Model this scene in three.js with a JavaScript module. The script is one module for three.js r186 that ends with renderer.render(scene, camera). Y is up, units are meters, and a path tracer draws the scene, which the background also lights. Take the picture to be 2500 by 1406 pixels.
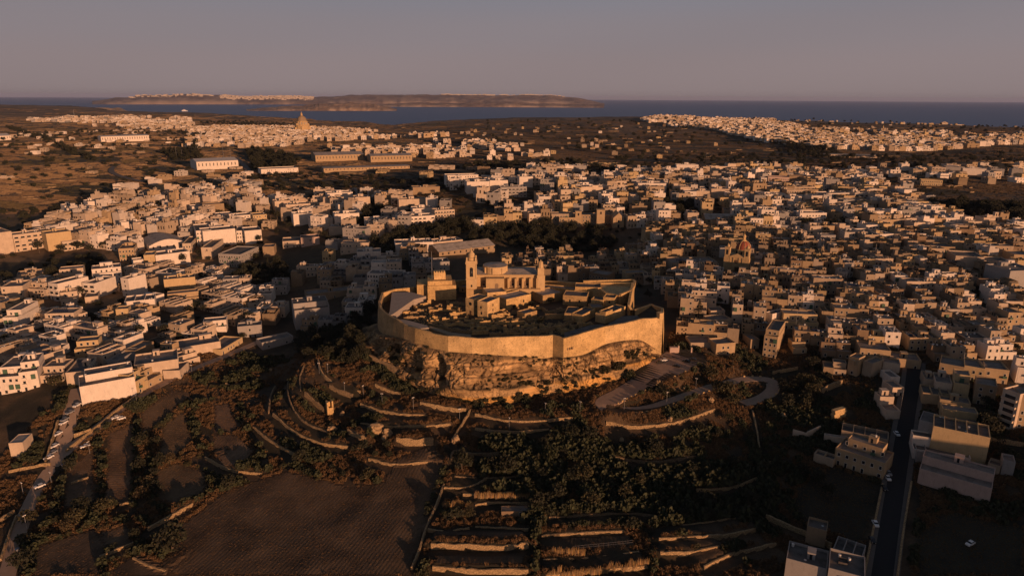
import * as THREE from 'three';
import { mergeGeometries } from 'three/addons/utils/BufferGeometryUtils.js';
import { RoundedBoxGeometry } from 'three/addons/geometries/RoundedBoxGeometry.js';

// ---------------------------------------------------------------- camera, sky, sun, exposure
const FX = 1667, CX = 1250, CY = 703;                      // lens of the photograph in its own pixels
const scene = new THREE.Scene();
const camera = new THREE.PerspectiveCamera(2 * Math.atan(CY / FX) * 180 / Math.PI, 2500 / 1406, 1, 160000);
camera.position.set(0, 135, 0);
camera.rotation.order = 'YXZ';
camera.rotation.set(-15.58 * Math.PI / 180, 0, 0.0050);
camera.updateMatrixWorld(true);

const SUN_AZ = 38 * Math.PI / 180, SUN_EL = 5.8 * Math.PI / 180;
const sunDir = new THREE.Vector3(Math.sin(SUN_AZ) * Math.cos(SUN_EL), Math.sin(SUN_EL), Math.cos(SUN_AZ) * Math.cos(SUN_EL));
{
  const W = 512, H = 256, data = new Float32Array(W * H * 4);
  const sm = (a, b, x) => { const t = Math.min(1, Math.max(0, (x - a) / (b - a))); return t * t * (3 - 2 * t); };
  const tri = (x, y) => .5 + .25 * Math.sin(2 * x + 1.3 * Math.sin(y)) + .25 * Math.sin(3 * x - y * 1.7 + 2);   // uneven haze
  const stops = [[-90, .060, .054, .058], [0, .262, .206, .204], [2.2, .268, .214, .216], [5, .248, .214, .228], [8, .216, .212, .246], [14, .142, .154, .192], [30, .062, .078, .108], [90, .030, .043, .066]];
  for (let r = 0; r < H; r++) {
    const el = ((r + .5) / H - .5) * 180;
    let k = 0; while (k < stops.length - 2 && el > stops[k + 1][0]) k++;
    const a = stops[k], b = stops[k + 1], t = sm(a[0], b[0], el);
    for (let c = 0; c < W; c++) {
      const az = ((c + .5) / W - .5) * 2 * Math.PI, e = el * Math.PI / 180;
      const x = Math.cos(az) * Math.cos(e), y = Math.sin(e), z = Math.sin(az) * Math.cos(e);
      const d = Math.acos(Math.min(1, x * sunDir.x + y * sunDir.y + z * sunDir.z)) * 180 / Math.PI;
      const g = Math.exp(-d * d / 500) * (el > -6 ? 1 : 0), i = (r * W + c) * 4;
      const hz = 1 + .045 * (tri(az * 3.2, el * .55) - .5) * sm(24, 6, Math.abs(el));
      data[i] = (a[1] + (b[1] - a[1]) * t) * hz + .55 * g;
      data[i + 1] = (a[2] + (b[2] - a[2]) * t) * hz + .28 * g;
      data[i + 2] = (a[3] + (b[3] - a[3]) * t) * hz + .10 * g;
      data[i + 3] = 1;
    }
  }
  const sky = new THREE.DataTexture(data, W, H, THREE.RGBAFormat, THREE.FloatType);
  sky.mapping = THREE.EquirectangularReflectionMapping; sky.magFilter = sky.minFilter = THREE.LinearFilter; sky.needsUpdate = true;
  scene.background = sky; scene.environment = sky;
}
const sun = new THREE.DirectionalLight(new THREE.Color().setRGB(1, .515, .27), 4.6);
sun.position.copy(sunDir).multiplyScalar(900).add(new THREE.Vector3(0, 0, -400));
sun.target.position.set(0, 0, -400);
sun.castShadow = true; sun.shadow.mapSize.set(4096, 4096); sun.shadow.radius = 1.2;
Object.assign(sun.shadow.camera, { left: -900, right: 900, top: 500, bottom: -500, near: 1, far: 4000 });
scene.add(sun, sun.target);
scene.fog = new THREE.FogExp2(new THREE.Color().setRGB(.50, .60, .95), 0.000010);

const renderer = new THREE.WebGLRenderer({ antialias: true });
renderer.toneMapping = THREE.LinearToneMapping;
renderer.toneMappingExposure = 1.0;
renderer.shadowMap.enabled = true; renderer.shadowMap.type = THREE.PCFSoftShadowMap;
renderer.setSize(1024, 575);

// ---------------------------------------------------------------- helpers
const rngOf = (s) => () => { s |= 0; s = s + 0x6D2B79F5 | 0; let t = Math.imul(s ^ s >>> 15, 1 | s); t = t + Math.imul(t ^ t >>> 7, 61 | t) ^ t; return ((t ^ t >>> 14) >>> 0) / 4294967296; };
const R0 = rngOf(20240);
const lerp = (a, b, t) => a + (b - a) * t, clamp = (x, a, b) => Math.min(b, Math.max(a, x));
const smooth = (a, b, x) => { const t = clamp((x - a) / (b - a), 0, 1); return t * t * (3 - 2 * t); };
const hash2 = (i, j, s = 0) => { let h = Math.imul(i, 374761393) + Math.imul(j, 668265263) + Math.imul(s, 974634777) | 0; h = Math.imul(h ^ h >>> 13, 1274126177); return ((h ^ h >>> 16) >>> 0) / 4294967296; };
function vnoise(x, y, s = 0) {
  const i = Math.floor(x), j = Math.floor(y), fx = x - i, fy = y - j, u = fx * fx * (3 - 2 * fx), v = fy * fy * (3 - 2 * fy);
  return lerp(lerp(hash2(i, j, s), hash2(i + 1, j, s), u), lerp(hash2(i, j + 1, s), hash2(i + 1, j + 1, s), u), v);
}
function fbm(x, y, o = 4, s = 0) { let a = .5, r = 0, n = 0; for (let k = 0; k < o; k++) { r += a * vnoise(x, y, s + k); n += a; a *= .5; x *= 2.03; y *= 2.03; } return r / n; }
const V = (x, y, z) => new THREE.Vector3(x, y, z);

const camM = camera.matrixWorld, camInv = camM.clone().invert(), EYE = camera.position;
function ray(px, py) { return V((px - CX) / FX, (CY - py) / FX, -1).transformDirection(camM); }
function onPlane(px, py, y) { const d = ray(px, py), t = (y - EYE.y) / d.y; return V(EYE.x + d.x * t, y, EYE.z + d.z * t); }   // where the sight line meets that level
function project(p) { const c = p.clone().applyMatrix4(camInv); return [CX + FX * c.x / -c.z, CY - FX * c.y / -c.z, -c.z]; }
function lift(x, z, py) {                                    // height at which the column over (x, z) reaches that picture row
  const c0 = V(x, 0, z).applyMatrix4(camInv), c1 = V(x, 1, z).applyMatrix4(camInv), k = (CY - py) / FX, ay = c1.y - c0.y, az = c1.z - c0.z;
  return -(k * c0.z + c0.y) / (ay + k * az);
}
function inPoly(x, z, P) { let c = false; for (let i = 0, j = P.length - 1; i < P.length; j = i++) { const a = P[i], b = P[j]; if ((a[1] > z) !== (b[1] > z) && x < (b[0] - a[0]) * (z - a[1]) / (b[1] - a[1]) + a[0]) c = !c; } return c; }
function segDist(x, z, a, b) { const dx = b[0] - a[0], dz = b[1] - a[1], t = clamp(((x - a[0]) * dx + (z - a[1]) * dz) / (dx * dx + dz * dz || 1), 0, 1); return [Math.hypot(x - a[0] - dx * t, z - a[1] - dz * t), t]; }

const used = new Map();
function numbered(n) { const k = used.get(n) ?? 0; used.set(n, k + 1); return k ? `${n}_${String(k).padStart(3, '0')}` : n; }
function tag(o, label, category, group, kind) { o.userData.label = label; if (category) o.userData.category = category; if (group) o.userData.group = group; if (kind) o.userData.kind = kind; return o; }
function top(o, name) { o.name = numbered(name); scene.add(o); return o; }
function shade(o) { o.traverse((m) => { if (m.isMesh) { m.castShadow = true; m.receiveShadow = true; } }); return o; }

class MB {                                                   // collects faces, with uv in metres
  constructor() { this.p = []; this.u = []; this.c = null; this.col = null; }
  tri(a, b, c) {
    const n = V(b[0] - a[0], b[1] - a[1], b[2] - a[2]).cross(V(c[0] - a[0], c[1] - a[1], c[2] - a[2]));
    const ax = Math.abs(n.x), ay = Math.abs(n.y), az = Math.abs(n.z);
    for (const q of [a, b, c]) {
      this.p.push(q[0], q[1], q[2]);
      if (ay > ax && ay > az) this.u.push(q[0], q[2]); else if (ax > az) this.u.push(q[2], q[1]); else this.u.push(q[0], q[1]);
      if (this.col) (this.c ??= []).push(...this.col);
    }
    return this;
  }
  quad(a, b, c, d) { return this.tri(a, b, c).tri(a, c, d); }
  box(x0, x1, y0, y1, z0, z1, bottom = false, topFace = true) {
    const A = [x0, y0, z1], B = [x1, y0, z1], C = [x1, y1, z1], D = [x0, y1, z1], E = [x0, y0, z0], F = [x1, y0, z0], G = [x1, y1, z0], H = [x0, y1, z0];
    this.quad(A, B, C, D).quad(B, F, G, C).quad(F, E, H, G).quad(E, A, D, H);
    if (topFace) this.quad(D, C, G, H);
    if (bottom) this.quad(E, F, B, A);
    return this;
  }
  cyl(x, z, y0, y1, r0, r1, n = 8, cap = true) {
    for (let i = 0; i < n; i++) {
      const a = i / n * 2 * Math.PI, b = (i + 1) / n * 2 * Math.PI, ca = Math.cos(a), sa = Math.sin(a), cb = Math.cos(b), sb = Math.sin(b);
      const P = [x + ca * r0, y0, z + sa * r0], Q = [x + cb * r0, y0, z + sb * r0], S = [x + cb * r1, y1, z + sb * r1], T = [x + ca * r1, y1, z + sa * r1];
      this.quad(Q, P, T, S);
      if (cap) this.tri([x, y1, z], S, T);
    }
    return this;
  }
  limb(a, b, r0, r1, n = 6) {
    const A = V(...a), B = V(...b), d = B.clone().sub(A).normalize(), s = (Math.abs(d.y) < .9 ? V(0, 1, 0) : V(1, 0, 0)).cross(d).normalize(), t = d.clone().cross(s);
    const at = (o, r, k) => { const w = k / n * 2 * Math.PI; return o.clone().addScaledVector(s, r * Math.cos(w)).addScaledVector(t, r * Math.sin(w)).toArray(); };
    for (let i = 0; i < n; i++) this.quad(at(A, r0, i), at(A, r0, i + 1), at(B, r1, i + 1), at(B, r1, i));
    return this;
  }
  geo() {
    const g = new THREE.BufferGeometry();
    g.setAttribute('position', new THREE.Float32BufferAttribute(this.p, 3));
    g.setAttribute('uv', new THREE.Float32BufferAttribute(this.u, 2));
    if (this.c) g.setAttribute('color', new THREE.Float32BufferAttribute(this.c, 3));
    g.computeVertexNormals();
    return g;
  }
  mesh(name, mat, parent, label) {
    const m = new THREE.Mesh(this.geo(), mat); m.name = name; m.castShadow = m.receiveShadow = true;
    if (label) m.userData.label = label;
    if (parent) parent.add(m);
    return m;
  }
  get empty() { return !this.p.length; }
}

// ---------------------------------------------------------------- procedural surfaces
function grain(size, metres, f, opts = {}) {                  // f(x, y) -> 0..1 grey over a tile; returned twice, as tint and as relief
  const d = new Uint8Array(size * size * 4), h = new Uint8Array(size * size * 4);
  for (let j = 0; j < size; j++) for (let i = 0; i < size; i++) {
    const r = f(i / size, j / size), k = (j * size + i) * 4, t = Array.isArray(r) ? r : [r, r, r, r];
    for (let c = 0; c < 3; c++) d[k + c] = clamp(t[c], 0, 1) * 255;
    h[k] = h[k + 1] = h[k + 2] = clamp(t[3] ?? t[0], 0, 1) * 255; d[k + 3] = h[k + 3] = 255;
  }
  const mk = (a, srgb) => { const t = new THREE.DataTexture(a, size, size); t.wrapS = t.wrapT = THREE.RepeatWrapping; t.magFilter = t.minFilter = THREE.LinearFilter; t.repeat.set(1 / metres, 1 / metres); t.needsUpdate = true; return t; };
  return { map: mk(d), bumpMap: mk(h) };
}
function tileNoise(x, y, n, o, s) {                           // noise that repeats at 1
  let a = .5, r = 0, w = 0;
  for (let k = 0; k < o; k++) {
    const X = x * n, Y = y * n, i = Math.floor(X), j = Math.floor(Y), u = smooth(0, 1, X - i), v = smooth(0, 1, Y - j), h = (p, q) => hash2(((p % n) + n) % n, ((q % n) + n) % n, s + k);
    r += a * lerp(lerp(h(i, j), h(i + 1, j), u), lerp(h(i, j + 1), h(i + 1, j + 1), u), v); w += a; a *= .55; n *= 2;
  }
  return r / w;
}
const wallTex = grain(512, 14, (x, y) => {                     // limestone: stains, runs and faint courses
  const st = tileNoise(x, y, 6, 5, 1), run = tileNoise(x, y * .25, 24, 3, 9), fine = tileNoise(x, y, 64, 2, 5), course = (y * 48 % 1) < .1 ? .9 : 1, jn = ((x * 20 + (Math.floor(y * 48) % 2) * .5) % 1) < .05 ? .93 : 1;
  const g = (.62 + .28 * st + .14 * (run - .5) + .12 * fine) * course * jn; return [g, g * .985, g * .965, g];
});
const bastionTex = grain(1024, 42, (x, y) => {                 // ashlar of many repairs: big patches, runs from the top, pitted courses
  const P = tileNoise(x * 1, y * 1, 7, 3, 201), q = Math.floor(P * 6) / 6, st = tileNoise(x, y, 16, 6, 203), run = tileNoise(x, y * .12, 60, 3, 205), f = tileNoise(x, y, 220, 2, 207), row = Math.floor(y * 110), course = (y * 110 % 1) < .14 ? .86 : 1, jn = ((x * 60 + (row % 2) * .5) % 1) < .06 ? .9 : 1, blk = .9 + .2 * hash2(Math.floor(x * 60 + (row % 2) * .5) % 60, row % 110, 211), pit = 1 - .45 * smooth(.7, .78, tileNoise(x, y, 90, 2, 213));
  const g = (.36 + .34 * q + .36 * st + .2 * (run - .5) + .12 * (f - .5)) * course * jn * blk * pit; return [g, g * (.975 + .03 * (q - .5)), g * (.94 + .1 * (q - .5)), g];
});
const plainTex = grain(256, 11, (x, y) => { const g = .74 + .2 * tileNoise(x, y, 4, 5, 21) + .1 * (tileNoise(x, y, 40, 2, 3) - .5) - .1 * smooth(.55, .8, tileNoise(x, y * .3, 18, 3, 33)); return [g, g * .99, g * .98, g]; });
const furrowTex = grain(1024, 46, (x, y) => {                  // plough lines, wheel tracks, damp and stony patches
  const w = x + .004 * (tileNoise(x, y, 6, 3, 301) - .5) * 4, l = .5 + .5 * Math.sin(w * 2 * Math.PI * 30), tr = Math.exp(-Math.pow(((w * 5) % 1 - .5) / .035, 2)), p = tileNoise(x, y, 5, 5, 303), f = tileNoise(x, y * .3, 160, 2, 305), st = smooth(.76, .82, tileNoise(x, y, 130, 1, 307));
  const g = .38 + .022 * l * (.2 + p) + .75 * (p - .35) + .26 * (f - .5) - .06 * tr + .2 * st; return [g, g * .97, g * .92, .6 * l + .4 * f];
});
const roofTex = grain(256, 13, (x, y) => { const g = .55 + .5 * tileNoise(x, y, 5, 5, 41) - .25 * smooth(.55, .7, tileNoise(x, y, 9, 4, 47)); return [g, g * .98, g * .96, g]; });
const rubbleTex = grain(512, 7, (x, y) => {                    // small field stones, too small to tell apart here
  let d1 = 9, d2 = 9, id = 0; const N = 16, X = x * N, Y = y * N * 1.7;
  for (let j = -1; j < 2; j++) for (let i = -1; i < 2; i++) {
    const ci = Math.floor(X) + i, cj = Math.floor(Y) + j, wi = ((ci % N) + N) % N, wj = ((cj % 27) + 27) % 27, dx = ci + hash2(wi, wj, 3) - X, dy = cj + hash2(wi, wj, 4) - Y, d = Math.hypot(dx, dy);
    if (d < d1) { d2 = d1; d1 = d; id = hash2(wi, wj, 7); } else if (d < d2) d2 = d;
  }
  const e = smooth(.02, .22, d2 - d1), g = (.45 + .5 * id) * (.3 + .7 * e) + .12 * (tileNoise(x, y, 60, 2, 8) - .5); return [g, g * .97, g * .92, e * .7 + .3 * id];
});
const soilTex = grain(512, 37, (x, y) => { const a = tileNoise(x, y, 8, 6, 61), b = tileNoise(x, y, 90, 3, 67), g = .35 + .5 * a + .55 * (b - .5); return [g * 1.02, g, g * .96, g]; });
const rockTex = grain(512, 19, (x, y) => {
  const a = tileNoise(x, y, 5, 6, 71), bed = tileNoise(x * .25, y, 22, 4, 73), cr = Math.abs(tileNoise(x, y * .4, 12, 4, 79) - .5), pits = smooth(.62, .72, tileNoise(x, y, 48, 2, 81));
  const g = (.52 + .34 * a + .24 * (bed - .5)) * (.45 + .55 * smooth(0, .05, cr)) * (1 - .35 * pits); return [g, g * .97, g * .92, g];
});
const leafTex = grain(128, 1, (x, y) => .6 + .5 * tileNoise(x, y, 12, 3, 91));
const ashTex = grain(256, 9, (x, y) => .7 + .3 * tileNoise(x, y, 6, 5, 95) + .15 * (tileNoise(x, y, 100, 2, 97) - .5));

const std = (r, g, b, tex, bump = 0, rough = .92, more = {}) => new THREE.MeshStandardMaterial({ color: new THREE.Color().setRGB(r, g, b), roughness: rough, metalness: 0, ...(tex ? { map: tex.map, ...(bump ? { bumpMap: tex.bumpMap, bumpScale: bump } : {}) } : {}), ...more });
const WALLS = {
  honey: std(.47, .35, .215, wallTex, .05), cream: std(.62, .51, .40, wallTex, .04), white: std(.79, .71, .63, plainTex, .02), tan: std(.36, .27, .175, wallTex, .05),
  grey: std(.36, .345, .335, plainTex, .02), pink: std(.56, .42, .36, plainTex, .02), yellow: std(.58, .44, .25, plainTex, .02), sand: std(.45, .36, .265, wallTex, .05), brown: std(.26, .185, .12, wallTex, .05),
};
const M = {
  ...WALLS,
  roof: std(.27, .24, .22, roofTex, .03), roofPale: std(.46, .42, .38, roofTex, .03), roofDark: std(.16, .145, .135, roofTex, .03), membrane: std(.62, .60, .58, plainTex, .02),
  glass: std(.022, .026, .032, null, 0, .18), frame: std(.62, .58, .52, null), timber: std(.10, .055, .03, null, 0, .6), green: std(.05, .11, .07, null, 0, .6), iron: std(.06, .06, .065, null, 0, .5), steel: std(.42, .42, .43, null, 0, .4, { metalness: .5 }),
  tank: std(.72, .72, .70, plainTex, 0, .6), panel: std(.02, .028, .06, null, 0, .2), water: std(.03, .16, .2, null, 0, .08), red: std(.30, .075, .042, plainTex, .02, .75),
  bastion: std(.72, .50, .23, bastionTex, .12), bastionDark: std(.54, .375, .185, bastionTex, .12), bastionPale: std(.80, .575, .29, bastionTex, .10),  // darkest copy carries shade in its colour on the unlit left face
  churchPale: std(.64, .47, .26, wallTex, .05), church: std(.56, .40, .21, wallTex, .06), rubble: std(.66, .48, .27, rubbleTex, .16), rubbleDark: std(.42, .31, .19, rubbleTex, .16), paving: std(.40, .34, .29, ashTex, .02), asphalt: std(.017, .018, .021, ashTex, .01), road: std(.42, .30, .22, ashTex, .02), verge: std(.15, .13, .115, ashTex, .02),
  leafDark: std(.030, .040, .018, null, 0, .8, { vertexColors: true }), bark: std(.10, .075, .055, null, 0, .95), white_line: std(.7, .7, .68, null, 0, .7),
  ground: std(1, 1, 1, soilTex, .25, .98, { vertexColors: true }), field: std(1, 1, 1, furrowTex, .08, .98, { vertexColors: true }), rock: std(1, 1, 1, rockTex, .5, .97, { vertexColors: true }), rockPlain: std(.50, .36, .21, rockTex, .25, .97), vcol: std(1, 1, 1, plainTex, 0, .92, { vertexColors: true }), canopy: std(.5, .48, .45, null, 0, .9),
  paintWhite: std(.72, .72, .72, null, 0, .3, {}), paintBlack: std(.015, .016, .018, null, 0, .25), paintGrey: std(.24, .25, .27, null, 0, .3), paintRed: std(.30, .03, .025, null, 0, .3), paintBlue: std(.03, .06, .16, null, 0, .3), tyre: std(.02, .02, .02, null, 0, .9), lampGlass: std(.8, .76, .7, null, 0, .4),
};

// things that need words of their own are described at the end by their nearest landmark and their place in the order from it
const later = [];
const ANCHORS = [[1876, 780, 'the sharp white house'], [2385, 740, 'the dark canyon street'], [2130, 868, 'the four window facade'], [2375, 915, 'the long lit terrace'], [1690, 690, 'the tall windowed palace'], [1013, 820, 'the sharp left citadel corner'], [1175, 765, 'the cubic citadel house'], [1355, 825, 'the citadel wall step'], [1475, 785, 'the long citadel ranges'], [1640, 890, 'the citadel car park'], [1490, 1000, 'the lower hairpin'], [1890, 945, 'the upper hairpin'], [2235, 885, 'the straight street top'], [2195, 1180, 'the straight street'], [2098, 1125, 'the arched farmhouse'], [2330, 1180, 'the big pinkish end house'], [1805, 640, 'the domed church'], [1893, 840, 'the tall narrow house'], [2340, 635, 'the walled barrack block'], [1757, 540, 'the long sloping roofed hall'], [1430, 535, 'the towered convent'], [270, 960, 'the white stepped house'], [160, 1090, 'the road junction'], [245, 690, 'the white glass hotel'], [540, 590, 'the white school'], [405, 590, 'the barrel roofed hall'], [440, 690, 'the bright yellow block'], [760, 770, 'the big grey block'], [938, 685, 'the shaded white hotel'], [1140, 610, 'the long shed roof'], [1010, 545, 'the curved corner block'], [780, 520, 'the row of cream blocks'], [1165, 460, 'the white slab blocks'], [1590, 455, 'the stepped white blocks'], [1900, 445, 'the long flat roofed school'], [2070, 525, 'the four white blocks'], [2200, 460, 'the tan field blocks'], [750, 1280, 'the large brown field'], [1170, 1280, 'the terraced plots'], [950, 900, 'the crag retaining wall'], [800, 985, 'the ruined tower'], [1010, 1070, 'the split boulders'], [2000, 1330, 'the bottom white house'], [1710, 850, 'the two low houses']];
const ORD = ['nearest', 'second', 'third', 'fourth', 'fifth', 'sixth', 'seventh', 'eighth', 'ninth', 'tenth', 'eleventh', 'twelfth', 'thirteenth', 'fourteenth', 'fifteenth', 'sixteenth', 'seventeenth', 'eighteenth', 'nineteenth', 'twentieth', 'twenty-first', 'twenty-second', 'twenty-third', 'twenty-fourth', 'twenty-fifth', 'twenty-sixth', 'twenty-seventh', 'twenty-eighth', 'twenty-ninth', 'thirtieth', 'thirty-first', 'thirty-second', 'thirty-third', 'thirty-fourth', 'thirty-fifth', 'thirty-sixth', 'thirty-seventh', 'thirty-eighth', 'thirty-ninth', 'fortieth', 'forty-first', 'forty-second', 'forty-third', 'forty-fourth', 'forty-fifth', 'forty-sixth', 'forty-seventh', 'forty-eighth', 'forty-ninth', 'fiftieth'];
function describe() {
  const bins = new Map();
  for (const it of later) {
    const [px, py] = project(it.p); let b = null;
    for (const a of ANCHORS) { const dx = px - a[0], dy = (py - a[1]) * 1.8, d = Math.hypot(dx, dy); if (!b || d < b.d) b = { a, dx, dy, d }; }
    const side = Math.abs(b.dx) > Math.abs(b.dy) ? (b.dx < 0 ? 'left of' : 'right of') : b.dy < 0 ? 'beyond' : 'before', key = it.set + b.a[2] + side;
    (bins.get(key) ?? bins.set(key, []).get(key)).push({ it, d: b.d, side, a: b.a[2] });
  }
  for (const v of bins.values()) { v.sort((p, q) => p.d - q.d); v.forEach((e, i) => { e.it.o.userData.label = `${e.it.lead}, ${ORD[i] ?? `number ${i + 1}`} ${e.side} ${e.a}`; }); }
}

// ---------------------------------------------------------------- the lie of the land (levels in metres; 0 = the town beside the citadel)
const levels = [
  [0, 1400, -32], [300, 1400, -31], [600, 1400, -31], [900, 1400, -31], [1250, 1400, -31], [1600, 1400, -32], [1900, 1400, -31], [2170, 1400, -30], [2500, 1400, -28],
  [0, 1200, -29], [300, 1200, -28.5], [600, 1200, -29], [900, 1200, -28.5], [1250, 1200, -28], [1600, 1200, -29], [1900, 1200, -29], [2190, 1200, -25], [2500, 1200, -22],
  [0, 1080, -24], [170, 1060, -22], [300, 1080, -24], [600, 1080, -26], [900, 1080, -24], [1200, 1080, -23], [1500, 1080, -24], [1800, 1080, -24.5], [2050, 1080, -22], [2210, 1080, -20], [2500, 1080, -15],
  [0, 1000, -19], [200, 1000, -17], [400, 980, -19], [600, 980, -23], [800, 990, -21], [1000, 1000, -19], [1200, 1010, -18.5], [1330, 1000, -17], [1480, 1000, -15.5], [1640, 990, -16.2], [1850, 985, -18.5], [2100, 1000, -16], [2230, 1000, -15], [2500, 1000, -9],
  [870, 830, -7], [890, 880, -10], [985, 938, -16.5], [1085, 975, -17.3], [1235, 990, -17.6], [1345, 962, -15.4], [1440, 950, -14], [1552, 912, -11], [1618, 872, -7.6],
  [1700, 950, -14], [1780, 930, -13.6], [1850, 915, -14.5], [1900, 945, -16.5], [1670, 870, -6.8], [1600, 895, -8.4], [1750, 880, -8.5], [1900, 885, -12], [2000, 930, -14], [2230, 900, -9], [2400, 930, -7],
  [100, 950, -14.5], [340, 962, -16.5], [450, 920, -17], [600, 850, -20], [700, 870, -21], [680, 900, -20], [742, 900, -13], [735, 960, -17], [780, 860, -11], [560, 900, -21], [700, 930, -22], [840, 830, -13], [850, 870, -12], [500, 800, -16.5], [300, 800, -12], [0, 800, -12], [0, 890, -13.5],
  [800, 760, -18], [900, 715, -13], [0, 700, -10], [300, 700, -13], [600, 700, -19], [0, 600, -6], [300, 600, -6], [600, 600, -9], [900, 640, -5], [1100, 640, -3],
  [1250, 640, -9], [1400, 640, -10], [1500, 640, -7], [1380, 600, -7], [1700, 720, 1], [1750, 800, -3], [2000, 800, -4], [2250, 800, -4], [2500, 800, -2], [2000, 650, 3], [2500, 650, 5],
  [0, 500, 4], [300, 500, 6], [600, 500, 8], [900, 500, 12], [1200, 500, 16], [1500, 500, 16], [1800, 500, 16], [2100, 500, 15], [2500, 500, 15],
  [1150, 470, 23], [1600, 440, 23], [1900, 440, 22], [2300, 440, 21], [600, 440, 10], [0, 440, 8], [0, 400, 12], [600, 400, 12], [1000, 400, 15], [1500, 390, 15], [2000, 390, 15], [2500, 390, 15],
  [0, 350, 16], [600, 350, 14], [1000, 350, 16], [1500, 350, 18], [2000, 350, 20], [2500, 350, 20], [0, 315, 18], [740, 320, 12], [600, 290, 17], [960, 312, 7], [1000, 318, 18], [1100, 300, 30], [1600, 290, 42], [2050, 302, 26], [2500, 304, 24], [0, 285, 30], [400, 290, 24], [800, 308, 6], [0, 262, 54], [120, 263, 50], [210, 268, 38], [-200, 262, 50],
];
const POLAR = (x, z) => [Math.atan2(x, Math.max(-z, 1)) * 1.3, Math.log(Math.max(90, Math.hypot(x, z)))];
const rbf = (() => {
  const pts = levels.map(([px, py, y]) => { const p = onPlane(px, py, y); return [...POLAR(p.x, p.z), y]; });
  const n = pts.length, A = pts.map((p, i) => [...pts.map((q, j) => -Math.hypot(p[0] - q[0], p[1] - q[1]) + (i === j ? -.012 : 0)), 1, p[2]]);
  A.push([...pts.map(() => 1), 0, 0]);
  for (let c = 0; c <= n; c++) {
    let b = c; for (let r = c + 1; r <= n; r++) if (Math.abs(A[r][c]) > Math.abs(A[b][c])) b = r;
    [A[c], A[b]] = [A[b], A[c]];
    for (let r = 0; r <= n; r++) if (r !== c) { const f = A[r][c] / A[c][c]; if (f) for (let k = c; k <= n + 1; k++) A[r][k] -= f * A[c][k]; }
  }
  const w = A.map((r, i) => r[n + 1] / r[i]);
  return (x, z) => { const [a, l] = POLAR(x, z); let s = w[n]; for (let i = 0; i < n; i++) { const p = pts[i], da = a - p[0], dl = l - p[1]; s -= w[i] * Math.sqrt(da * da + dl * dl); } return s; };
})();
const crest = [[226, -72, -3], [253, -102, 4], [310, -140, 5], [370, -186, 5], [480, -260, 6]];   // unseen rise out of frame, shaped to shade the lower right
const COAST = [[-300, 8300], [120, 7900], [240, 6800], [320, 5500], [600, 4700], [850, 3650], [960, 3300], [1050, 3450], [1150, 3700], [1600, 3800], [2600, 3700]];
function coastAt(x, z) { const q = 1250 + 1667 * x / Math.max(1, -z); let k = 0; while (k < COAST.length - 2 && q > COAST[k + 1][0]) k++; return lerp(COAST[k][1], COAST[k + 1][1], clamp((q - COAST[k][0]) / (COAST[k + 1][0] - COAST[k][0]), 0, 1)) + 160 * (fbm(x / 300, z / 300, 2, 8) - .5); }
function base(x, z) {
  const d = Math.hypot(x, z);
  let h = z > -60 && d < 2500 ? lerp(rbf(x, Math.min(z, -60)), -31, smooth(-120, 0, z)) : rbf(x, z);
  if (d < 170) h = lerp(-32, h, smooth(120, 170, d));
  if (z > -330 && x > 150) for (let i = 0; i < crest.length - 1; i++) {
    const [s, t] = segDist(x, z, crest[i], crest[i + 1]);
    h = Math.max(h, lerp(h, lerp(crest[i][2], crest[i + 1][2], t), Math.exp(-s * s / 620)));
  }
  const coast = d > 3000 ? smooth(0, 700, d - coastAt(x, z)) : 0;
  h += (fbm(x / 23, z / 23, 3, 5) - .5) * 1.1 + (d > 900 ? (fbm(x / 190, z / 190, 3, 6) - .5) * smooth(900, 2500, d) * 16 : 0);
  return lerp(h, -110, coast);
}
function hit(px, py, H) {
  const d = ray(px, py); let t0 = 60, t = 60;
  while (t < 14000 && EYE.y + d.y * t > H(d.x * t, d.z * t)) { t0 = t; t *= 1.012; }
  for (let k = 0; k < 22; k++) { const m = (t0 + t) / 2; if (EYE.y + d.y * m > H(d.x * m, d.z * m)) t0 = m; else t = m; }
  return V(d.x * t, EYE.y + d.y * t, d.z * t);
}
// roads: centre line, widths; the ground is levelled along them
const roads = {
  right_street: { w: [11], line: [[2150, 1440], [2166, 1330], [2186, 1200], [2204, 1090], [2219, 1000], [2229, 940], [2234, 884]] },
  hairpin_road: { w: [24, 22, 15, 12, 12, 11, 8, 7, 7, 7, 7, 7, 7, 7, 7], line: [[1672, 872], [1622, 900], [1570, 935], [1520, 962], [1482, 984], [1492, 999], [1545, 1003], [1600, 994], [1655, 975], [1710, 955], [1770, 938], [1835, 925], [1880, 929], [1888, 950], [1862, 972], [1815, 986]] },
  left_road: { w: [5.6], line: [[8, 1430], [48, 1290], [92, 1190], [134, 1130], [182, 1084], [238, 1042], [300, 994], [352, 960], [412, 928], [482, 896], [560, 864], [640, 830]] },
  left_lane: { w: [7], line: [[128, 1138], [150, 1085], [166, 1035], [178, 985], [190, 948]] },
};
const roadPts = [];
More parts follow.
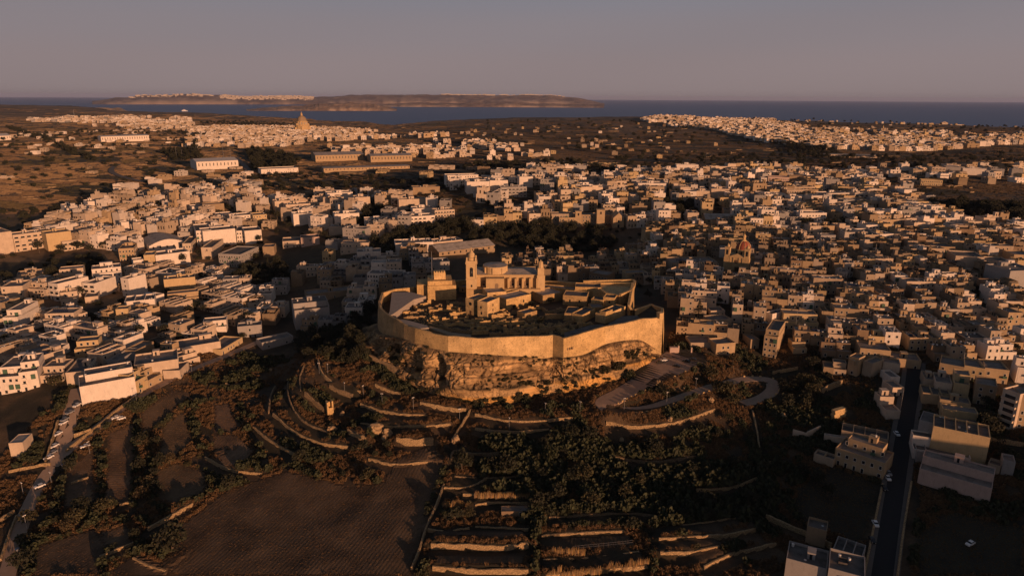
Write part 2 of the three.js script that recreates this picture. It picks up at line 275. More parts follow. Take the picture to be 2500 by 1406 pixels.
for (const [name, r] of Object.entries(roads)) {
  const P = r.line.map(([a, b]) => hit(a, b, base)), curve = new THREE.CatmullRomCurve3(P, false, 'centripetal'), n = Math.round(curve.getLength() / 1.6);
  r.pts = Array.from({ length: n + 1 }, (_, i) => { const t = i / n, p = curve.getPoint(t), q = t * (P.length - 1), k = Math.min(Math.floor(q), P.length - 2); const wa = r.w[Math.min(k, r.w.length - 1)], wb = r.w[Math.min(k + 1, r.w.length - 1)]; return { x: p.x, z: p.z, y: 0, w: lerp(wa, wb, q - k) }; });
  r.pts.forEach((p) => { p.y = base(p.x, p.z); });
  for (let k = 0; k < 6; k++) r.pts.forEach((p, i, a) => { if (i && i < a.length - 1) p.y = (a[i - 1].y + a[i].y * 2 + a[i + 1].y) / 4; });
  r.pts.forEach((p, i) => roadPts.push({ ...p, name }));
}
const cellKey = (x, z) => `${Math.floor(x / 16)},${Math.floor(z / 16)}`, roadCells = new Map();
for (const p of roadPts) { const k = cellKey(p.x, p.z); (roadCells.get(k) ?? roadCells.set(k, []).get(k)).push(p); }
function nearRoad(x, z) {
  let best = null, bd = 99;
  for (let i = -1; i < 2; i++) for (let j = -1; j < 2; j++) for (const p of roadCells.get(`${Math.floor(x / 16) + i},${Math.floor(z / 16) + j}`) ?? []) { const d = Math.hypot(x - p.x, z - p.z) - p.w / 2; if (d < bd) { bd = d; best = p; } }
  return best && [bd, best];
}
function roaded(x, z) {
  const h = base(x, z), r = Math.abs(x) < 330 && z > -440 && z < -150 ? nearRoad(x, z) : null;
  return r && r[0] < 4.5 ? lerp(r[1].y, h, smooth(.8, 4.5, r[0])) : h;
}
// dry-stone and retaining walls: picture line of the foot, height, how far the ground is stepped up behind, words
const stoneWalls = [
  [[[1052, 1340], [1110, 1343], [1190, 1347], [1250, 1346], [1290, 1340]], 2.8, 1, 'tall ochre rubble retaining wall across the terraced plots, widest at the bottom centre'],
  [[[1044, 1298], [1090, 1303], [1146, 1294]], 1.3, 1, 'low curved rubble wall in the plot just right of the long diagonal boundary wall'],
  [[[1084, 1186], [1066, 1235], [1042, 1288], [1022, 1350], [1005, 1392]], 1.3, 0, 'long thin boundary wall running diagonally between dry field and terraced plots'],
  [[[1084, 1196], [1112, 1196], [1152, 1192], [1190, 1172]], 1.3, 1, 'small bent rubble wall at the upper end of the diagonal boundary wall'],
  [[[1100, 1132], [1107, 1108], [1160, 1114], [1226, 1110]], 1.6, 1, 'rubble wall with a bend above the round dark bush on the middle slope'],
  [[[1160, 1236], [1200, 1231], [1292, 1232]], 1.1, 1, 'short rubble terrace wall above the reed fence in the middle plots'],
  [[[1608, 1328], [1668, 1322], [1720, 1320], [1782, 1316], [1850, 1300]], 2.4, 1, 'bright curved rubble wall, upper one of the three at bottom right of the scrub'],
  [[[1612, 1358], [1650, 1358], [1700, 1353], [1758, 1343]], 1.9, 1, 'short bright rubble wall just under the upper curved one'],
  [[[1718, 1391], [1760, 1370], [1800, 1354], [1850, 1344], [1895, 1333]], 1.5, 1, 'slanting rubble wall leading up toward the walled yard, lowest of three'],
  [[[1322, 1312], [1400, 1306], [1525, 1300]], 1.1, 1, 'thin rubble wall above the wire trellis plot at bottom centre'],
  [[[1326, 1370], [1400, 1368], [1500, 1360], [1560, 1350]], .9, 1, 'low rubble kerb wall below the wire trellis plot'],
  [[[1332, 1412], [1420, 1404], [1500, 1396], [1580, 1390]], 1.6, 1, 'rubble wall behind the row of dry canes at the bottom edge'],
  [[[360, 1296], [410, 1270], [470, 1236]], 1.7, 1, 'slanting lit rubble wall at the upper left of the large brown field'],
  [[[242, 1362], [280, 1348], [325, 1330]], 1.1, 1, 'small slanting rubble wall between two bottom-left fields'],
  [[[325, 1366], [360, 1384], [404, 1398]], 1.0, 1, 'short low wall falling to the right in the bottom-left corner fields'],
  [[[1026, 990], [1060, 998], [1100, 1004], [1138, 1007]], 2.2, 2, 'upper rubble terrace wall ending at the steps under the left end of the cliff'],
  [[[880, 992], [930, 1008], [985, 1017], [1044, 1020]], 1.7, 2, 'long curved rubble terrace wall under the row of lamp posts'],
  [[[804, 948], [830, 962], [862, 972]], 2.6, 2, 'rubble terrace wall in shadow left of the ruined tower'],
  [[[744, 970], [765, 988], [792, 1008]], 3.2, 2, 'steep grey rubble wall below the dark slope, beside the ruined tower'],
  [[[916, 944], [945, 956], [978, 966]], 1.7, 1, 'short rubble wall above the lamp posts on the left slope'],
  [[[849, 1062], [870, 1072], [893, 1080]], 3.0, 2, 'weathered rubble wall with a slanting top on the middle left slope'],
  [[[968, 1086], [1010, 1088], [1058, 1086]], 3.6, 2, 'broad pale rubble wall beside the split boulders on the middle slope'],
  [[[1104, 1078], [1120, 1052], [1134, 1030], [1148, 1006]], 1.5, 0, 'narrow wall climbing the slope to the foot of the cliff'],
  [[[110, 1132], [124, 1088], [140, 1032]], 1.6, 0, 'wall along the lane of parked cars on the left'],
  [[[160, 1104], [222, 1056], [276, 1012], [334, 970]], 1.4, 0, 'long low wall along the road that climbs to the big white house'],
  [[[180, 1070], [202, 1063], [222, 1056]], 2.4, 1, 'high retaining wall of the triangular plot at the road junction'],
  [[[20, 1154], [70, 1144], [122, 1136]], 1.3, 0, 'field wall running left from the road junction'],
  [[[0, 1274], [18, 1262], [34, 1252]], 1.6, 0, 'thick wall stub beside the road at the left edge'],
  [[[0, 1370], [20, 1310], [40, 1262]], 1.1, 0, 'wall hugging the outer edge of the road in the bottom-left corner'],
  [[[656, 1010], [660, 975], [672, 948]], 1.6, 0, 'crooked dry-stone wall climbing the dark left slope'],
  [[[734, 960], [732, 925], [742, 900]], 1.6, 0, 'crooked dry-stone wall on the dark slope, nearer the cliff'],
  [[[1886, 914], [1915, 908], [1948, 902]], 1.7, 1, 'short lit wall right of the upper hairpin'],
  [[[2004, 962], [2030, 950], [2056, 940]], 3.2, 1, 'ragged lit wall among the trees right of the hairpin'],
  [[[2112, 1400], [2132, 1300], [2156, 1185]], 1.0, 0, 'left kerb wall of the straight street'],
  [[[2192, 1410], [2208, 1290], [2226, 1180]], 1.2, 0, 'right kerb wall of the straight street'],
  [[[1838, 1005], [1850, 1060], [1855, 1100]], 1.0, 0, 'broken white rock line down the scrub slope'],
  [[[1160, 1290], [1220, 1292], [1290, 1296]], .9, 1, 'low rubble edge in front of the garden shed'],
  [[[290, 1236], [322, 1226]], .9, 0, 'tiny lit wall stub between the narrow left fields'],
  [[[172, 1182], [215, 1168]], .9, 0, 'lit wall stub across the narrow field beside the road'],
  [[[2290, 1060], [2400, 1075], [2500, 1090]], 2.0, 0, 'long garden wall behind the big house on the right edge'],
  [[[666, 1016], [720, 1060], [790, 1088], [850, 1096]], 1.5, 2, 'lowest curved terrace wall on the left flank, above the prickly pears'],
  [[[618, 1046], [660, 1080], [725, 1116]], 1.3, 2, 'short dim terrace wall at the far left of the hill slope'],
  [[[900, 1124], [965, 1138], [1045, 1132]], 1.3, 2, 'half buried terrace wall above the large brown field'],
  [[[1160, 1016], [1220, 1030], [1300, 1034], [1400, 1026]], 1.7, 2, 'stepped rubble bank directly under the middle of the cliff'],
  [[[1480, 1036], [1560, 1046], [1650, 1036], [1745, 1004]], 1.5, 2, 'rubble bank on the slope just below the lower hairpin ramp'],
  [[[1500, 1120], [1600, 1132], [1700, 1118]], 1.3, 2, 'overgrown bank across the middle of the dark scrub slope'],
  [[[1130, 1210], [1180, 1212], [1262, 1204]], 1.2, 1, 'thin terrace wall above the reed rows'],
  [[[1700, 1200], [1780, 1196], [1850, 1170]], 1.2, 2, 'overgrown bank at the right of the scrub slope'],
  [[[776, 884], [788, 918], [824, 946], [880, 962]], 1.8, 2, 'upper curved rubble terrace wall wrapping the left flank of the hill'],
  [[[704, 930], [708, 985], [738, 1032], [800, 1062]], 1.7, 2, 'long curved terrace wall low on the left flank, under the dark slope'],
  [[[880, 1040], [960, 1046], [1050, 1044], [1100, 1040]], 1.5, 2, 'shaded terrace wall above the split boulders'],
  [[[1160, 1050], [1250, 1058], [1340, 1052]], 1.2, 1, 'faint terrace edge under the middle of the cliff'],
  [[[1110, 1168], [1200, 1172], [1270, 1166]], 1.3, 1, 'overgrown terrace wall below the round dark bush'],
  [[[1340, 1268], [1430, 1262], [1540, 1258], [1600, 1264]], 1.2, 1, 'overgrown terrace wall under the dark scrub, above the trellis plot'],
  [[[1600, 1296], [1700, 1284], [1800, 1270]], 1.2, 1, 'rubble terrace strewn with white stones above the upper curved wall'],
  [[[1056, 1392], [1150, 1400], [1290, 1402]], 2.0, 1, 'retaining wall at the bottom edge under the widest ochre wall'],
  [[[500, 1120], [560, 1150], [640, 1160]], 1.2, 1, 'low wall between the small square left fields'],
  [[[2030, 1340], [1990, 1318], [1960, 1305], [1905, 1282], [1870, 1268]], 2.2, 0, 'yard wall running up left from the rooftop room at bottom right'],
];
const wallLines = stoneWalls.map(([line, h, step]) => {
  const P = line.map(([a, b]) => hit(a, b, roaded)), c = new THREE.CatmullRomCurve3(P, false, 'centripetal'), n = Math.max(2, Math.round(c.getLength() / 2.2));
  return { pts: c.getPoints(n).map((p) => [p.x, p.z]), h: step ? h * 1.2 : h, step };
});
const steps = wallLines.filter((w) => w.step).map((w) => ({ ...w, box: [Math.min(...w.pts.map((p) => p[0])) - 16, Math.max(...w.pts.map((p) => p[0])) + 16, Math.min(...w.pts.map((p) => p[1])) - 18, Math.max(...w.pts.map((p) => p[1])) + 3] }));
function ground(x, z) {
  let h = roaded(x, z);
  if (z > -360 && z < -180 && x > -140 && x < 170) for (const w of steps) {
    const b = w.box; if (x < b[0] || x > b[1] || z < b[2] || z > b[3]) continue;
    for (let i = 0; i < w.pts.length - 1; i++) {
      const a = w.pts[i], c = w.pts[i + 1], [d, t] = segDist(x, z, a, c), side = (c[0] - a[0]) * (z - a[1]) - (c[1] - a[1]) * (x - a[0]);
      if (side < 0 && d < 15 && (t > 0 || i === 0) && (t < 1 || i === w.pts.length - 2)) { const e = (i === 0 && t === 0) || (i === w.pts.length - 2 && t === 1) ? smooth(6, 0, d) : 1; h = Math.max(h, roaded(x, z) + w.h * .8 * smooth(15, 1.5, d) * e * (d > .2 ? 1 : 0)); break; }
    }
  }
  return h;
}
const wallCells = new Map();
for (const w of wallLines) for (let i = 0; i < w.pts.length - 1; i++) { const a = w.pts[i], c = w.pts[i + 1]; for (const t of [0, .5]) { const x = lerp(a[0], c[0], t), z = lerp(a[1], c[1], t), k = `${Math.floor(x / 8)},${Math.floor(z / 8)}`; (wallCells.get(k) ?? wallCells.set(k, []).get(k)).push([x, z]); } }
function byWall(x, z, front = 5.5, side = 1.6) { for (let i = -1; i < 2; i++) for (let j = -1; j < 2; j++) for (const p of wallCells.get(`${Math.floor(x / 8) + i},${Math.floor(z / 8) + j}`) ?? []) { const dx = x - p[0], dz = z - p[1]; if (Math.abs(dx) < side && dz > -1.2 && dz < front) return true; } return false; }
const at = (px, py) => hit(px, py, ground);

// ---------------------------------------------------------------- fields: outline in the picture, colour of the soil, furrow direction
const FIELDS = [
  [[[430, 1290], [560, 1190], [700, 1150], [860, 1190], [1075, 1150], [1060, 1240], [1000, 1406], [380, 1406]], [.175, .118, .072], .35],
  [[[250, 1235], [262, 1060], [330, 1030], [330, 1100], [318, 1230]], [.25, .16, .098], 1.5], [[[150, 1240], [160, 1150], [230, 1090], [228, 1200], [235, 1240]], [.22, .145, .09], 1.2],
  [[[380, 1220], [375, 1150], [430, 1130], [500, 1150], [505, 1200], [440, 1240]], [.20, .14, .082], .3], [[[520, 1060], [575, 1060], [620, 1100], [590, 1140], [545, 1150], [515, 1105]], [.24, .16, .10], .2],
  [[[520, 990], [560, 985], [582, 1050], [520, 1060]], [.25, .16, .10], 1.4], [[[70, 1406], [90, 1330], [230, 1290], [270, 1340], [240, 1406]], [.18, .125, .078], .5], [[[395, 1040], [450, 1000], [470, 1080], [420, 1120], [385, 1110]], [.19, .13, .075], 1.3], [[[340, 1010], [420, 950], [470, 960], [400, 1030], [345, 1060]], [.17, .115, .07], .9],
  [[[240, 1300], [310, 1280], [330, 1330], [250, 1356]], [.19, .13, .08], .4], [[[250, 1406], [330, 1350], [420, 1400], [420, 1406]], [.19, .13, .08], .6],
  [[[1090, 1140], [1070, 1180], [930, 1190], [960, 1130], [1060, 1080]], [.19, .13, .08], .2], [[[2240, 1406], [2240, 1300], [2330, 1250], [2500, 1290], [2500, 1406]], [.09, .085, .052], 0],
  [[[1930, 1260], [1950, 1190], [2040, 1140], [2150, 1185], [2110, 1330]], [.075, .072, .045], 0], [[[1060, 1300], [1290, 1300], [1290, 1326], [1060, 1322]], [.16, .11, .07], .1], [[[1060, 1358], [1280, 1362], [1280, 1390], [1058, 1386]], [.13, .095, .06], .1], [[[1350, 1316], [1540, 1306], [1550, 1340], [1340, 1350]], [.14, .10, .06], .1],
  [[[0, 640], [120, 640], [240, 610], [250, 660], [170, 690], [60, 690], [0, 670]], [.06, .055, .03], 0], [[[2230, 480], [2500, 470], [2500, 560], [2330, 540]], [.14, .10, .065], 0],
].map(([p, c, f]) => ({ poly: p.map(([a, b]) => { const q = hit(a, b, base); return [q.x, q.z]; }), c, f }));
for (const f of FIELDS) f.box = [Math.min(...f.poly.map((p) => p[0])), Math.max(...f.poly.map((p) => p[0])), Math.min(...f.poly.map((p) => p[1])), Math.max(...f.poly.map((p) => p[1]))];
const inField = (x, z) => FIELDS.find((f) => x > f.box[0] && x < f.box[1] && z > f.box[2] && z < f.box[3] && inPoly(x, z, f.poly));
function plot(x, z) {                                          // patchwork of long terraced plots further out
  const a = .25 + .5 * fbm(x / 900, z / 900, 2, 31), u = x * Math.cos(a) + z * Math.sin(a), v = -x * Math.sin(a) + z * Math.cos(a), X = u / 120 + .6 * fbm(x / 160, z / 160, 2, 32), Y = v / 34 + 1.2 * fbm(x / 120, z / 120, 2, 33);
  const i = Math.floor(X), j = Math.floor(Y), k = hash2(i, j, 35), e = Math.min(X - i, 1 - X + i, (Y - j) * .35, (1 - Y + j) * .35); return [k, e];
}
function soil(x, z) {
  const d = Math.hypot(x, z), n = fbm(x / 9, z / 9, 4, 11), m = fbm(x / 45, z / 45, 3, 12);
  if (d < 560) {
    const f = inField(x, z); if (f) { const k = .8 + .4 * n; return [f.c[0] * k * .5, f.c[1] * k * .48, f.c[2] * k * .45]; }
    const g = smooth(.42, .62, m * .6 + n * .4); return [lerp(.044, .112, g) * (.7 + .6 * n), lerp(.037, .074, g) * (.7 + .6 * n), lerp(.020, .042, g) * (.7 + .6 * n)];
  }
  const f = inField(x, z); if (f) return f.c.map((c) => c * (.8 + .4 * n));
  const [k, e] = plot(x, z), dry = x < -250 ? 1.1 : .72, t = .75 + .5 * n;
  let c = k < .36 ? [.30, .20, .11] : k < .62 ? [.21, .14, .08] : k < .82 ? [.13, .098, .052] : [.06, .054, .027];
  c = c.map((v) => v * dry * t); const edge = smooth(.03, .0, e) * (d > 700 ? 1 : 0);
  return [lerp(c[0], .05, edge), lerp(c[1], .045, edge), lerp(c[2], .025, edge)];
}
{
  const axis = (parts) => { const a = []; for (const [from, to, s] of parts) { const n = Math.round(Math.abs(to - from) / s); for (let i = 0; i < n; i++) a.push(lerp(from, to, i / n)); } a.push(parts.at(-1)[1]); return a; };
  const X = axis([[-11000, -2500, 160], [-2500, -700, 24], [-700, -260, 5.5], [-260, 260, 1.5], [260, 700, 5.5], [700, 2500, 24], [2500, 7500, 160]]);
  const Z = axis([[900, -40, 30], [-40, -185, 5], [-185, -425, 1.4], [-425, -620, 4], [-620, -1050, 9], [-1050, -2200, 22], [-2200, -8600, 80]]);
  const nx = X.length, nz = Z.length, pos = new Float32Array(nx * nz * 3), uv = new Float32Array(nx * nz * 2), col = new Float32Array(nx * nz * 3), idx = new Uint32Array((nx - 1) * (nz - 1) * 6);
  for (let j = 0; j < nz; j++) for (let i = 0; i < nx; i++) {
    const k = j * nx + i, x = X[i], z = Z[j], seen = Math.abs(x) < 60 - z * .95; 
    pos.set([x, seen || z > -400 ? ground(x, z) : base(x, z), z], k * 3); uv.set([x, z], k * 2); col.set(seen ? soil(x, z) : [.1, .075, .045], k * 3);
  }
  let q = 0; for (let j = 0; j < nz - 1; j++) for (let i = 0; i < nx - 1; i++) { const a = j * nx + i, b = a + 1, c = a + nx, d = c + 1; idx.set([a, b, c, b, d, c], q); q += 6; }
  const g = new THREE.BufferGeometry(); g.setAttribute('position', new THREE.BufferAttribute(pos, 3)); g.setAttribute('uv', new THREE.BufferAttribute(uv, 2)); g.setAttribute('color', new THREE.BufferAttribute(col, 3)); g.setIndex(new THREE.BufferAttribute(idx, 1)); g.computeVertexNormals();
  const m = top(new THREE.Mesh(g, M.ground), 'ground'); tag(m, 'dry island countryside of slopes, fields and town ground', null, null, 'structure'); shade(m);
}
for (const f of FIELDS) {                                      // tilled fields, each its own sheet with its plough lines
  if (!f.f) continue; const s = 1.5, m = new MB(), ca = Math.cos(f.f), sa = Math.sin(f.f), uv = [];
  const P = (x, z) => [x, ground(x, z) + .13, z], ok = (x, z) => inPoly(x, z, f.poly) && !((nearRoad(x, z) ?? [9])[0] < 1);
  for (let x = f.box[0]; x < f.box[1]; x += s) for (let z = f.box[2]; z < f.box[3]; z += s) { if (!ok(x, z) || !ok(x + s, z) || !ok(x, z + s) || !ok(x + s, z + s)) continue; const k = .75 + .5 * fbm(x / 13, z / 13, 3, 77); m.col = [f.c[0] * k, f.c[1] * k, f.c[2] * k]; m.quad(P(x, z + s), P(x + s, z + s), P(x + s, z), P(x, z)); }
  if (m.empty) continue; for (let i = 0; i < m.p.length; i += 3) { const x = m.p[i], z = m.p[i + 2]; uv.push(x * ca + z * sa, -x * sa + z * ca); } m.u = uv;
  const o = top(m.mesh('field', M.field), 'field'); tag(o, 'ploughed brown field on the lower slope', null, null, 'structure');
}
{ // the sea
  const g = new THREE.RingGeometry(1500, 95000, 96, 24).rotateX(-Math.PI / 2), t = grain(256, 260, (x, y) => tileNoise(x, y, 10, 5, 141));
  const m = top(new THREE.Mesh(g, new THREE.MeshPhysicalMaterial({ color: new THREE.Color().setRGB(.028, .070, .19), roughness: .42, specularIntensity: .75, specularColor: new THREE.Color().setRGB(.24, .52, 1), bumpMap: t.bumpMap, bumpScale: 1.2 })), 'sea'); m.position.set(0, -90, 0);
  const uv = g.attributes.uv, p = g.attributes.position; for (let i = 0; i < uv.count; i++) uv.setXY(i, p.getX(i), p.getZ(i));
  tag(m, 'calm dark blue sea reaching to the horizon', null, null, 'structure'); m.receiveShadow = true;
}
// islands over the water: each a strip of hills given by picture columns, shore row and crest rows
function island(label, D, depth, knots, tint, villages = 0) {
  const nu = 260, nv = 22, pos = [], col = [], uv = [], idx = [], hts = [];
  for (let j = 0; j <= nv; j++) for (let i = 0; i <= nu; i++) {
    const px = lerp(knots[0][0], knots.at(-1)[0], i / nu); let k = 0; while (k < knots.length - 2 && px > knots[k + 1][0]) k++;
    const py = 4.4 * (fbm(px / 46, D / 900, 4, 50) - .5) + lerp(knots[k][1], knots[k + 1][1], smooth(0, 1, (px - knots[k][0]) / (knots[k + 1][0] - knots[k][0])));
    const v = j / nv, far = D + depth * v, d = ray(px, 260), s = far / Math.hypot(d.x, d.z), x = d.x * s, z = d.z * s, hTop = lift(d.x / Math.hypot(d.x, d.z) * (D + depth * .55), d.z / Math.hypot(d.x, d.z) * (D + depth * .55), py) + 90;
    const prof = v < .04 ? 0 : v < .55 ? Math.pow(smooth(-.25, .55, v), 1.1) : 1 - smooth(.55, 1, v), rough = fbm(px / 22, v * 9, 4, 51), gul = Math.abs(fbm(px / 9, v * 3, 3, 55) - .5);
    const h = -91 + Math.max(0, hTop) * prof * (.93 + .14 * (rough - .5)) + (v > .03 && v < .9 ? (rough - .4) * 26 * Math.min(1, hTop / 60) - gul * 20 : 0);
    pos.push(x, h, z); uv.push(x, z);
    const cl = smooth(.42, .65, rough) * .55 + smooth(.24, .06, v) * 1.5 * smooth(.42, .6, fbm(px / 34, 3, 3, 57)) + .8 * smooth(.62, .7, fbm(px / 14, v * 16, 3, 59));
    col.push(lerp(tint[0], .62, clamp(cl * .5, 0, 1)), lerp(tint[1], .46, clamp(cl * .5, 0, 1)), lerp(tint[2], .33, clamp(cl * .5, 0, 1)));
  }
  for (let j = 0; j < nv; j++) for (let i = 0; i < nu; i++) { const a = j * (nu + 1) + i, b = a + 1, c = a + nu + 1, d = c + 1; idx.push(a, b, d, a, d, c); }
  const g = new THREE.BufferGeometry(); g.setAttribute('position', new THREE.Float32BufferAttribute(pos, 3)); g.setAttribute('uv', new THREE.Float32BufferAttribute(uv, 2)); g.setAttribute('color', new THREE.Float32BufferAttribute(col, 3)); g.setIndex(idx); g.computeVertexNormals();
  const m = top(new THREE.Mesh(g, M.vcol), 'hills'); tag(m, label, null, null, 'structure'); shade(m);
  return (px, v) => { const i = clamp(Math.round((px - knots[0][0]) / (knots.at(-1)[0] - knots[0][0]) * nu), 0, nu), j = Math.round(v * nv), k = (j * (nu + 1) + i) * 3; return V(pos[k], pos[k + 1], pos[k + 2]); };
}
const farIsle = island('far hazy island ridge across the channel', 21500, 4500, [[225, 246], [300, 236], [380, 231], [470, 229], [560, 232], [700, 234], [780, 235], [860, 231], [950, 229], [1090, 230], [1230, 230], [1340, 231], [1400, 236], [1440, 244], [1476, 252]], [.20, .145, .115]);
const nearIsle = island('low nearer islet with pale cliffs in the channel', 12000, 1000, [[600, 266], [660, 262], [720, 258], [780, 252], [850, 249], [905, 252], [940, 259], [968, 265]], [.24, .17, .125]);
const midIsle = island('low middle islet under the far ridge', 17000, 1500, [[780, 262], [880, 254], [1000, 250], [1100, 251], [1200, 247], [1270, 248], [1320, 253], [1400, 253], [1475, 254]], [.22, .155, .12]);
const leftCape = island('pale limestone cape at the left end of the channel', 10300, 900, [[60, 272], [130, 266], [190, 262], [240, 261], [290, 264], [316, 271]], [.36, .25, .15]);

// ---------------------------------------------------------------- the citadel: curtain wall, rock, floor, buildings
const WT = 14.5;                                              // level of the wall walk
const KEYS = [ // wall top px, py | wall foot row | cliff foot px, py, level
  [931, 714, 790, 872, 800, -6], [923, 737, 800, 866, 818, -7], [928, 753, 812, 870, 842, -9], [944, 769, 820, 884, 866, -11], [960, 778, 822, 897, 890, -13], [986, 791, 830, 930, 912, -15],
  [1013, 802, 838, 985, 938, -16.8], [1054, 813, 852, 1035, 962, -17.2], [1094, 822, 861, 1085, 978, -17.5], [1152, 826, 866, 1150, 994, -17.8], [1235, 826, 871, 1235, 992, -17.6], [1350, 818, 874, 1345, 966, -15.6],
  [1376, 826, 876, 1385, 960, -15], [1424, 813, 868, 1440, 952, -14], [1478, 799, 843, 1500, 934, -12.2], [1526, 790, 834, 1552, 914, -11], [1568, 778, 834, 1590, 895, -9.4], [1606, 775, 854, 1618, 874, -8], [1619, 775, 859, 1632, 862, -7.2],
];
const wallTop = KEYS.map(([a, b]) => onPlane(a, b, WT)), wallFootY = KEYS.map(([a, b, f], i) => lift(wallTop[i].x, wallTop[i].z, f)), rockFoot = KEYS.map((k) => onPlane(k[3], k[4], k[5]));
const backWall = [[1621, 752, 11], [1590, 742, 8], [1545, 756, 12], [1538, 744, 14], [1548, 690, 16], [1500, 688, 15], [1424, 690, 14], [1330, 684, 12], [1180, 680, 12], [1110, 684, 13], [1050, 690, 13], [1010, 700, 13], [960, 705, 13]].map(([a, b, y]) => onPlane(a, b, y));
{
  const cw = top(new THREE.Group(), 'citadel_wall'); tag(cw, 'great honey stone curtain wall ringing the hilltop citadel', 'fortress wall');
  const out = (P, i) => { const a = P[Math.max(0, i - 1)], b = P[Math.min(P.length - 1, i + 1)], d = V(b.x - a.x, 0, b.z - a.z).normalize(); return V(-d.z, 0, d.x); };
  const section = (i0, i1, mat, label, seed) => {
    const m = new MB(), rows = 7;
    for (let i = i0; i < i1; i++) {
      const A = wallTop[i], B = wallTop[i + 1], nA = i === i0 && KEYS[i][0] === 1013 ? out(wallTop, i) : out(wallTop, i), nB = out(wallTop, i + 1), n = Math.max(2, Math.round(A.distanceTo(B) / 3.2));
      const P = (k, r) => {
        const t = k / n, v = r / rows, x = lerp(A.x, B.x, t), z = lerp(A.z, B.z, t), y0 = lerp(wallFootY[i], wallFootY[i + 1], t) - 3, nx = lerp(nA.x, nB.x, t), nz = lerp(nA.z, nB.z, t), y = lerp(WT + .9 * (Math.round(vnoise((x + z) / 7, 1, 3) * 4) / 4 - .5) + .3 * (vnoise((x + z) / 2, 1, 4) - .5), y0, v), o = (WT - y) * .075 + (v > 0 ? .3 * (fbm((x + z) / 6, y / 4, 3, 17) - .5) : 0);
        return [x + nx * o, y, z + nz * o];
      };
      for (let k = 0; k < n; k++) for (let r = 0; r < rows; r++) m.quad(P(k, r + 1), P(k + 1, r + 1), P(k + 1, r), P(k, r));
      for (let k = 0; k < n; k++) { // parapet top and its inner face down to the walk
        const a = P(k, 0), b = P(k + 1, 0), w = 1.3, ia = [a[0] - nA.x * w, a[1], a[2] - nA.z * w], ib = [b[0] - nB.x * w, b[1], b[2] - nB.z * w];
        m.quad(a, b, ib, ia); m.quad(ia, ib, [ib[0], 7, ib[2]], [ia[0], 7, ia[2]]);
      }
    }
    return m.mesh('wall_section', mat, cw, label);
  };
  section(0, 6, M.bastionDark, 'left bastion face turned away from the sun, shade put into its colour'); section(6, 8, M.bastion, 'front section right of the sharp left corner'); section(8, 11, M.bastionPale, 'long pale front section');  // left face takes the darker stone: its shade is partly painted in
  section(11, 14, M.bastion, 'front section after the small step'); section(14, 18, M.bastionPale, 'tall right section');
  const bw = new MB(), loop = [wallTop.at(-1), ...backWall, wallTop[0]];
  for (let i = 0; i < loop.length - 1; i++) {
    const a = loop[i], b = loop[i + 1], n = Math.max(2, Math.round(a.distanceTo(b) / 4)), d = V(b.x - a.x, 0, b.z - a.z).normalize(), o = V(-d.z, 0, d.x), bot = -9;
    for (let k = 0; k < n; k++) {
      const P = (t, s, y) => [lerp(a.x, b.x, t) + o.x * s, y, lerp(a.z, b.z, t) + o.z * s], t0 = k / n, t1 = (k + 1) / n, y0 = lerp(a.y, b.y, t0), y1 = lerp(a.y, b.y, t1);
      bw.quad(P(t0, 1.6, bot), P(t1, 1.6, bot), P(t1, 0, y1), P(t0, 0, y0)).quad(P(t0, 0, y0), P(t1, 0, y1), P(t1, -1.5, y1), P(t0, -1.5, y0)).quad(P(t0, -1.5, y0), P(t1, -1.5, y1), P(t1, -1.5, 5), P(t0, -1.5, 5));
    }
  }
  bw.mesh('wall_section', M.bastion, cw, 'rear walls and right bastion');
  // sentry box on the right corner
  const c = wallTop.at(-1), sb = new MB(); sb.box(-2.6, .2, -.5, 2.6, -2.6, .2).box(-2.75, .35, 2.6, 2.85, -2.75, .35).box(-1.6, -1.1, 1.1, 1.9, .18, .26);
  const s = sb.mesh('sentry_box', M.bastionPale, cw); s.position.set(c.x, WT, c.z); s.rotation.y = .5;
  const dk = new MB(); for (let k = 0; k < 3; k++) dk.box(k * 1.5 - .35, k * 1.5 + .35, -1, .1, 0, .5); const g = dk.mesh('drain_holes', M.brown, cw); g.userData.kind = 'stuff'; const q = wallTop[12].clone().lerp(wallTop[13], .2); g.position.set(q.x, 8.6, q.z + .45); g.rotation.y = .45;
}
const resample = (P, n) => { const c = new THREE.CatmullRomCurve3(P, false, 'centripetal'); return Array.from({ length: n + 1 }, (_, i) => { const t = i / n; return c.getPoint(t); }); };
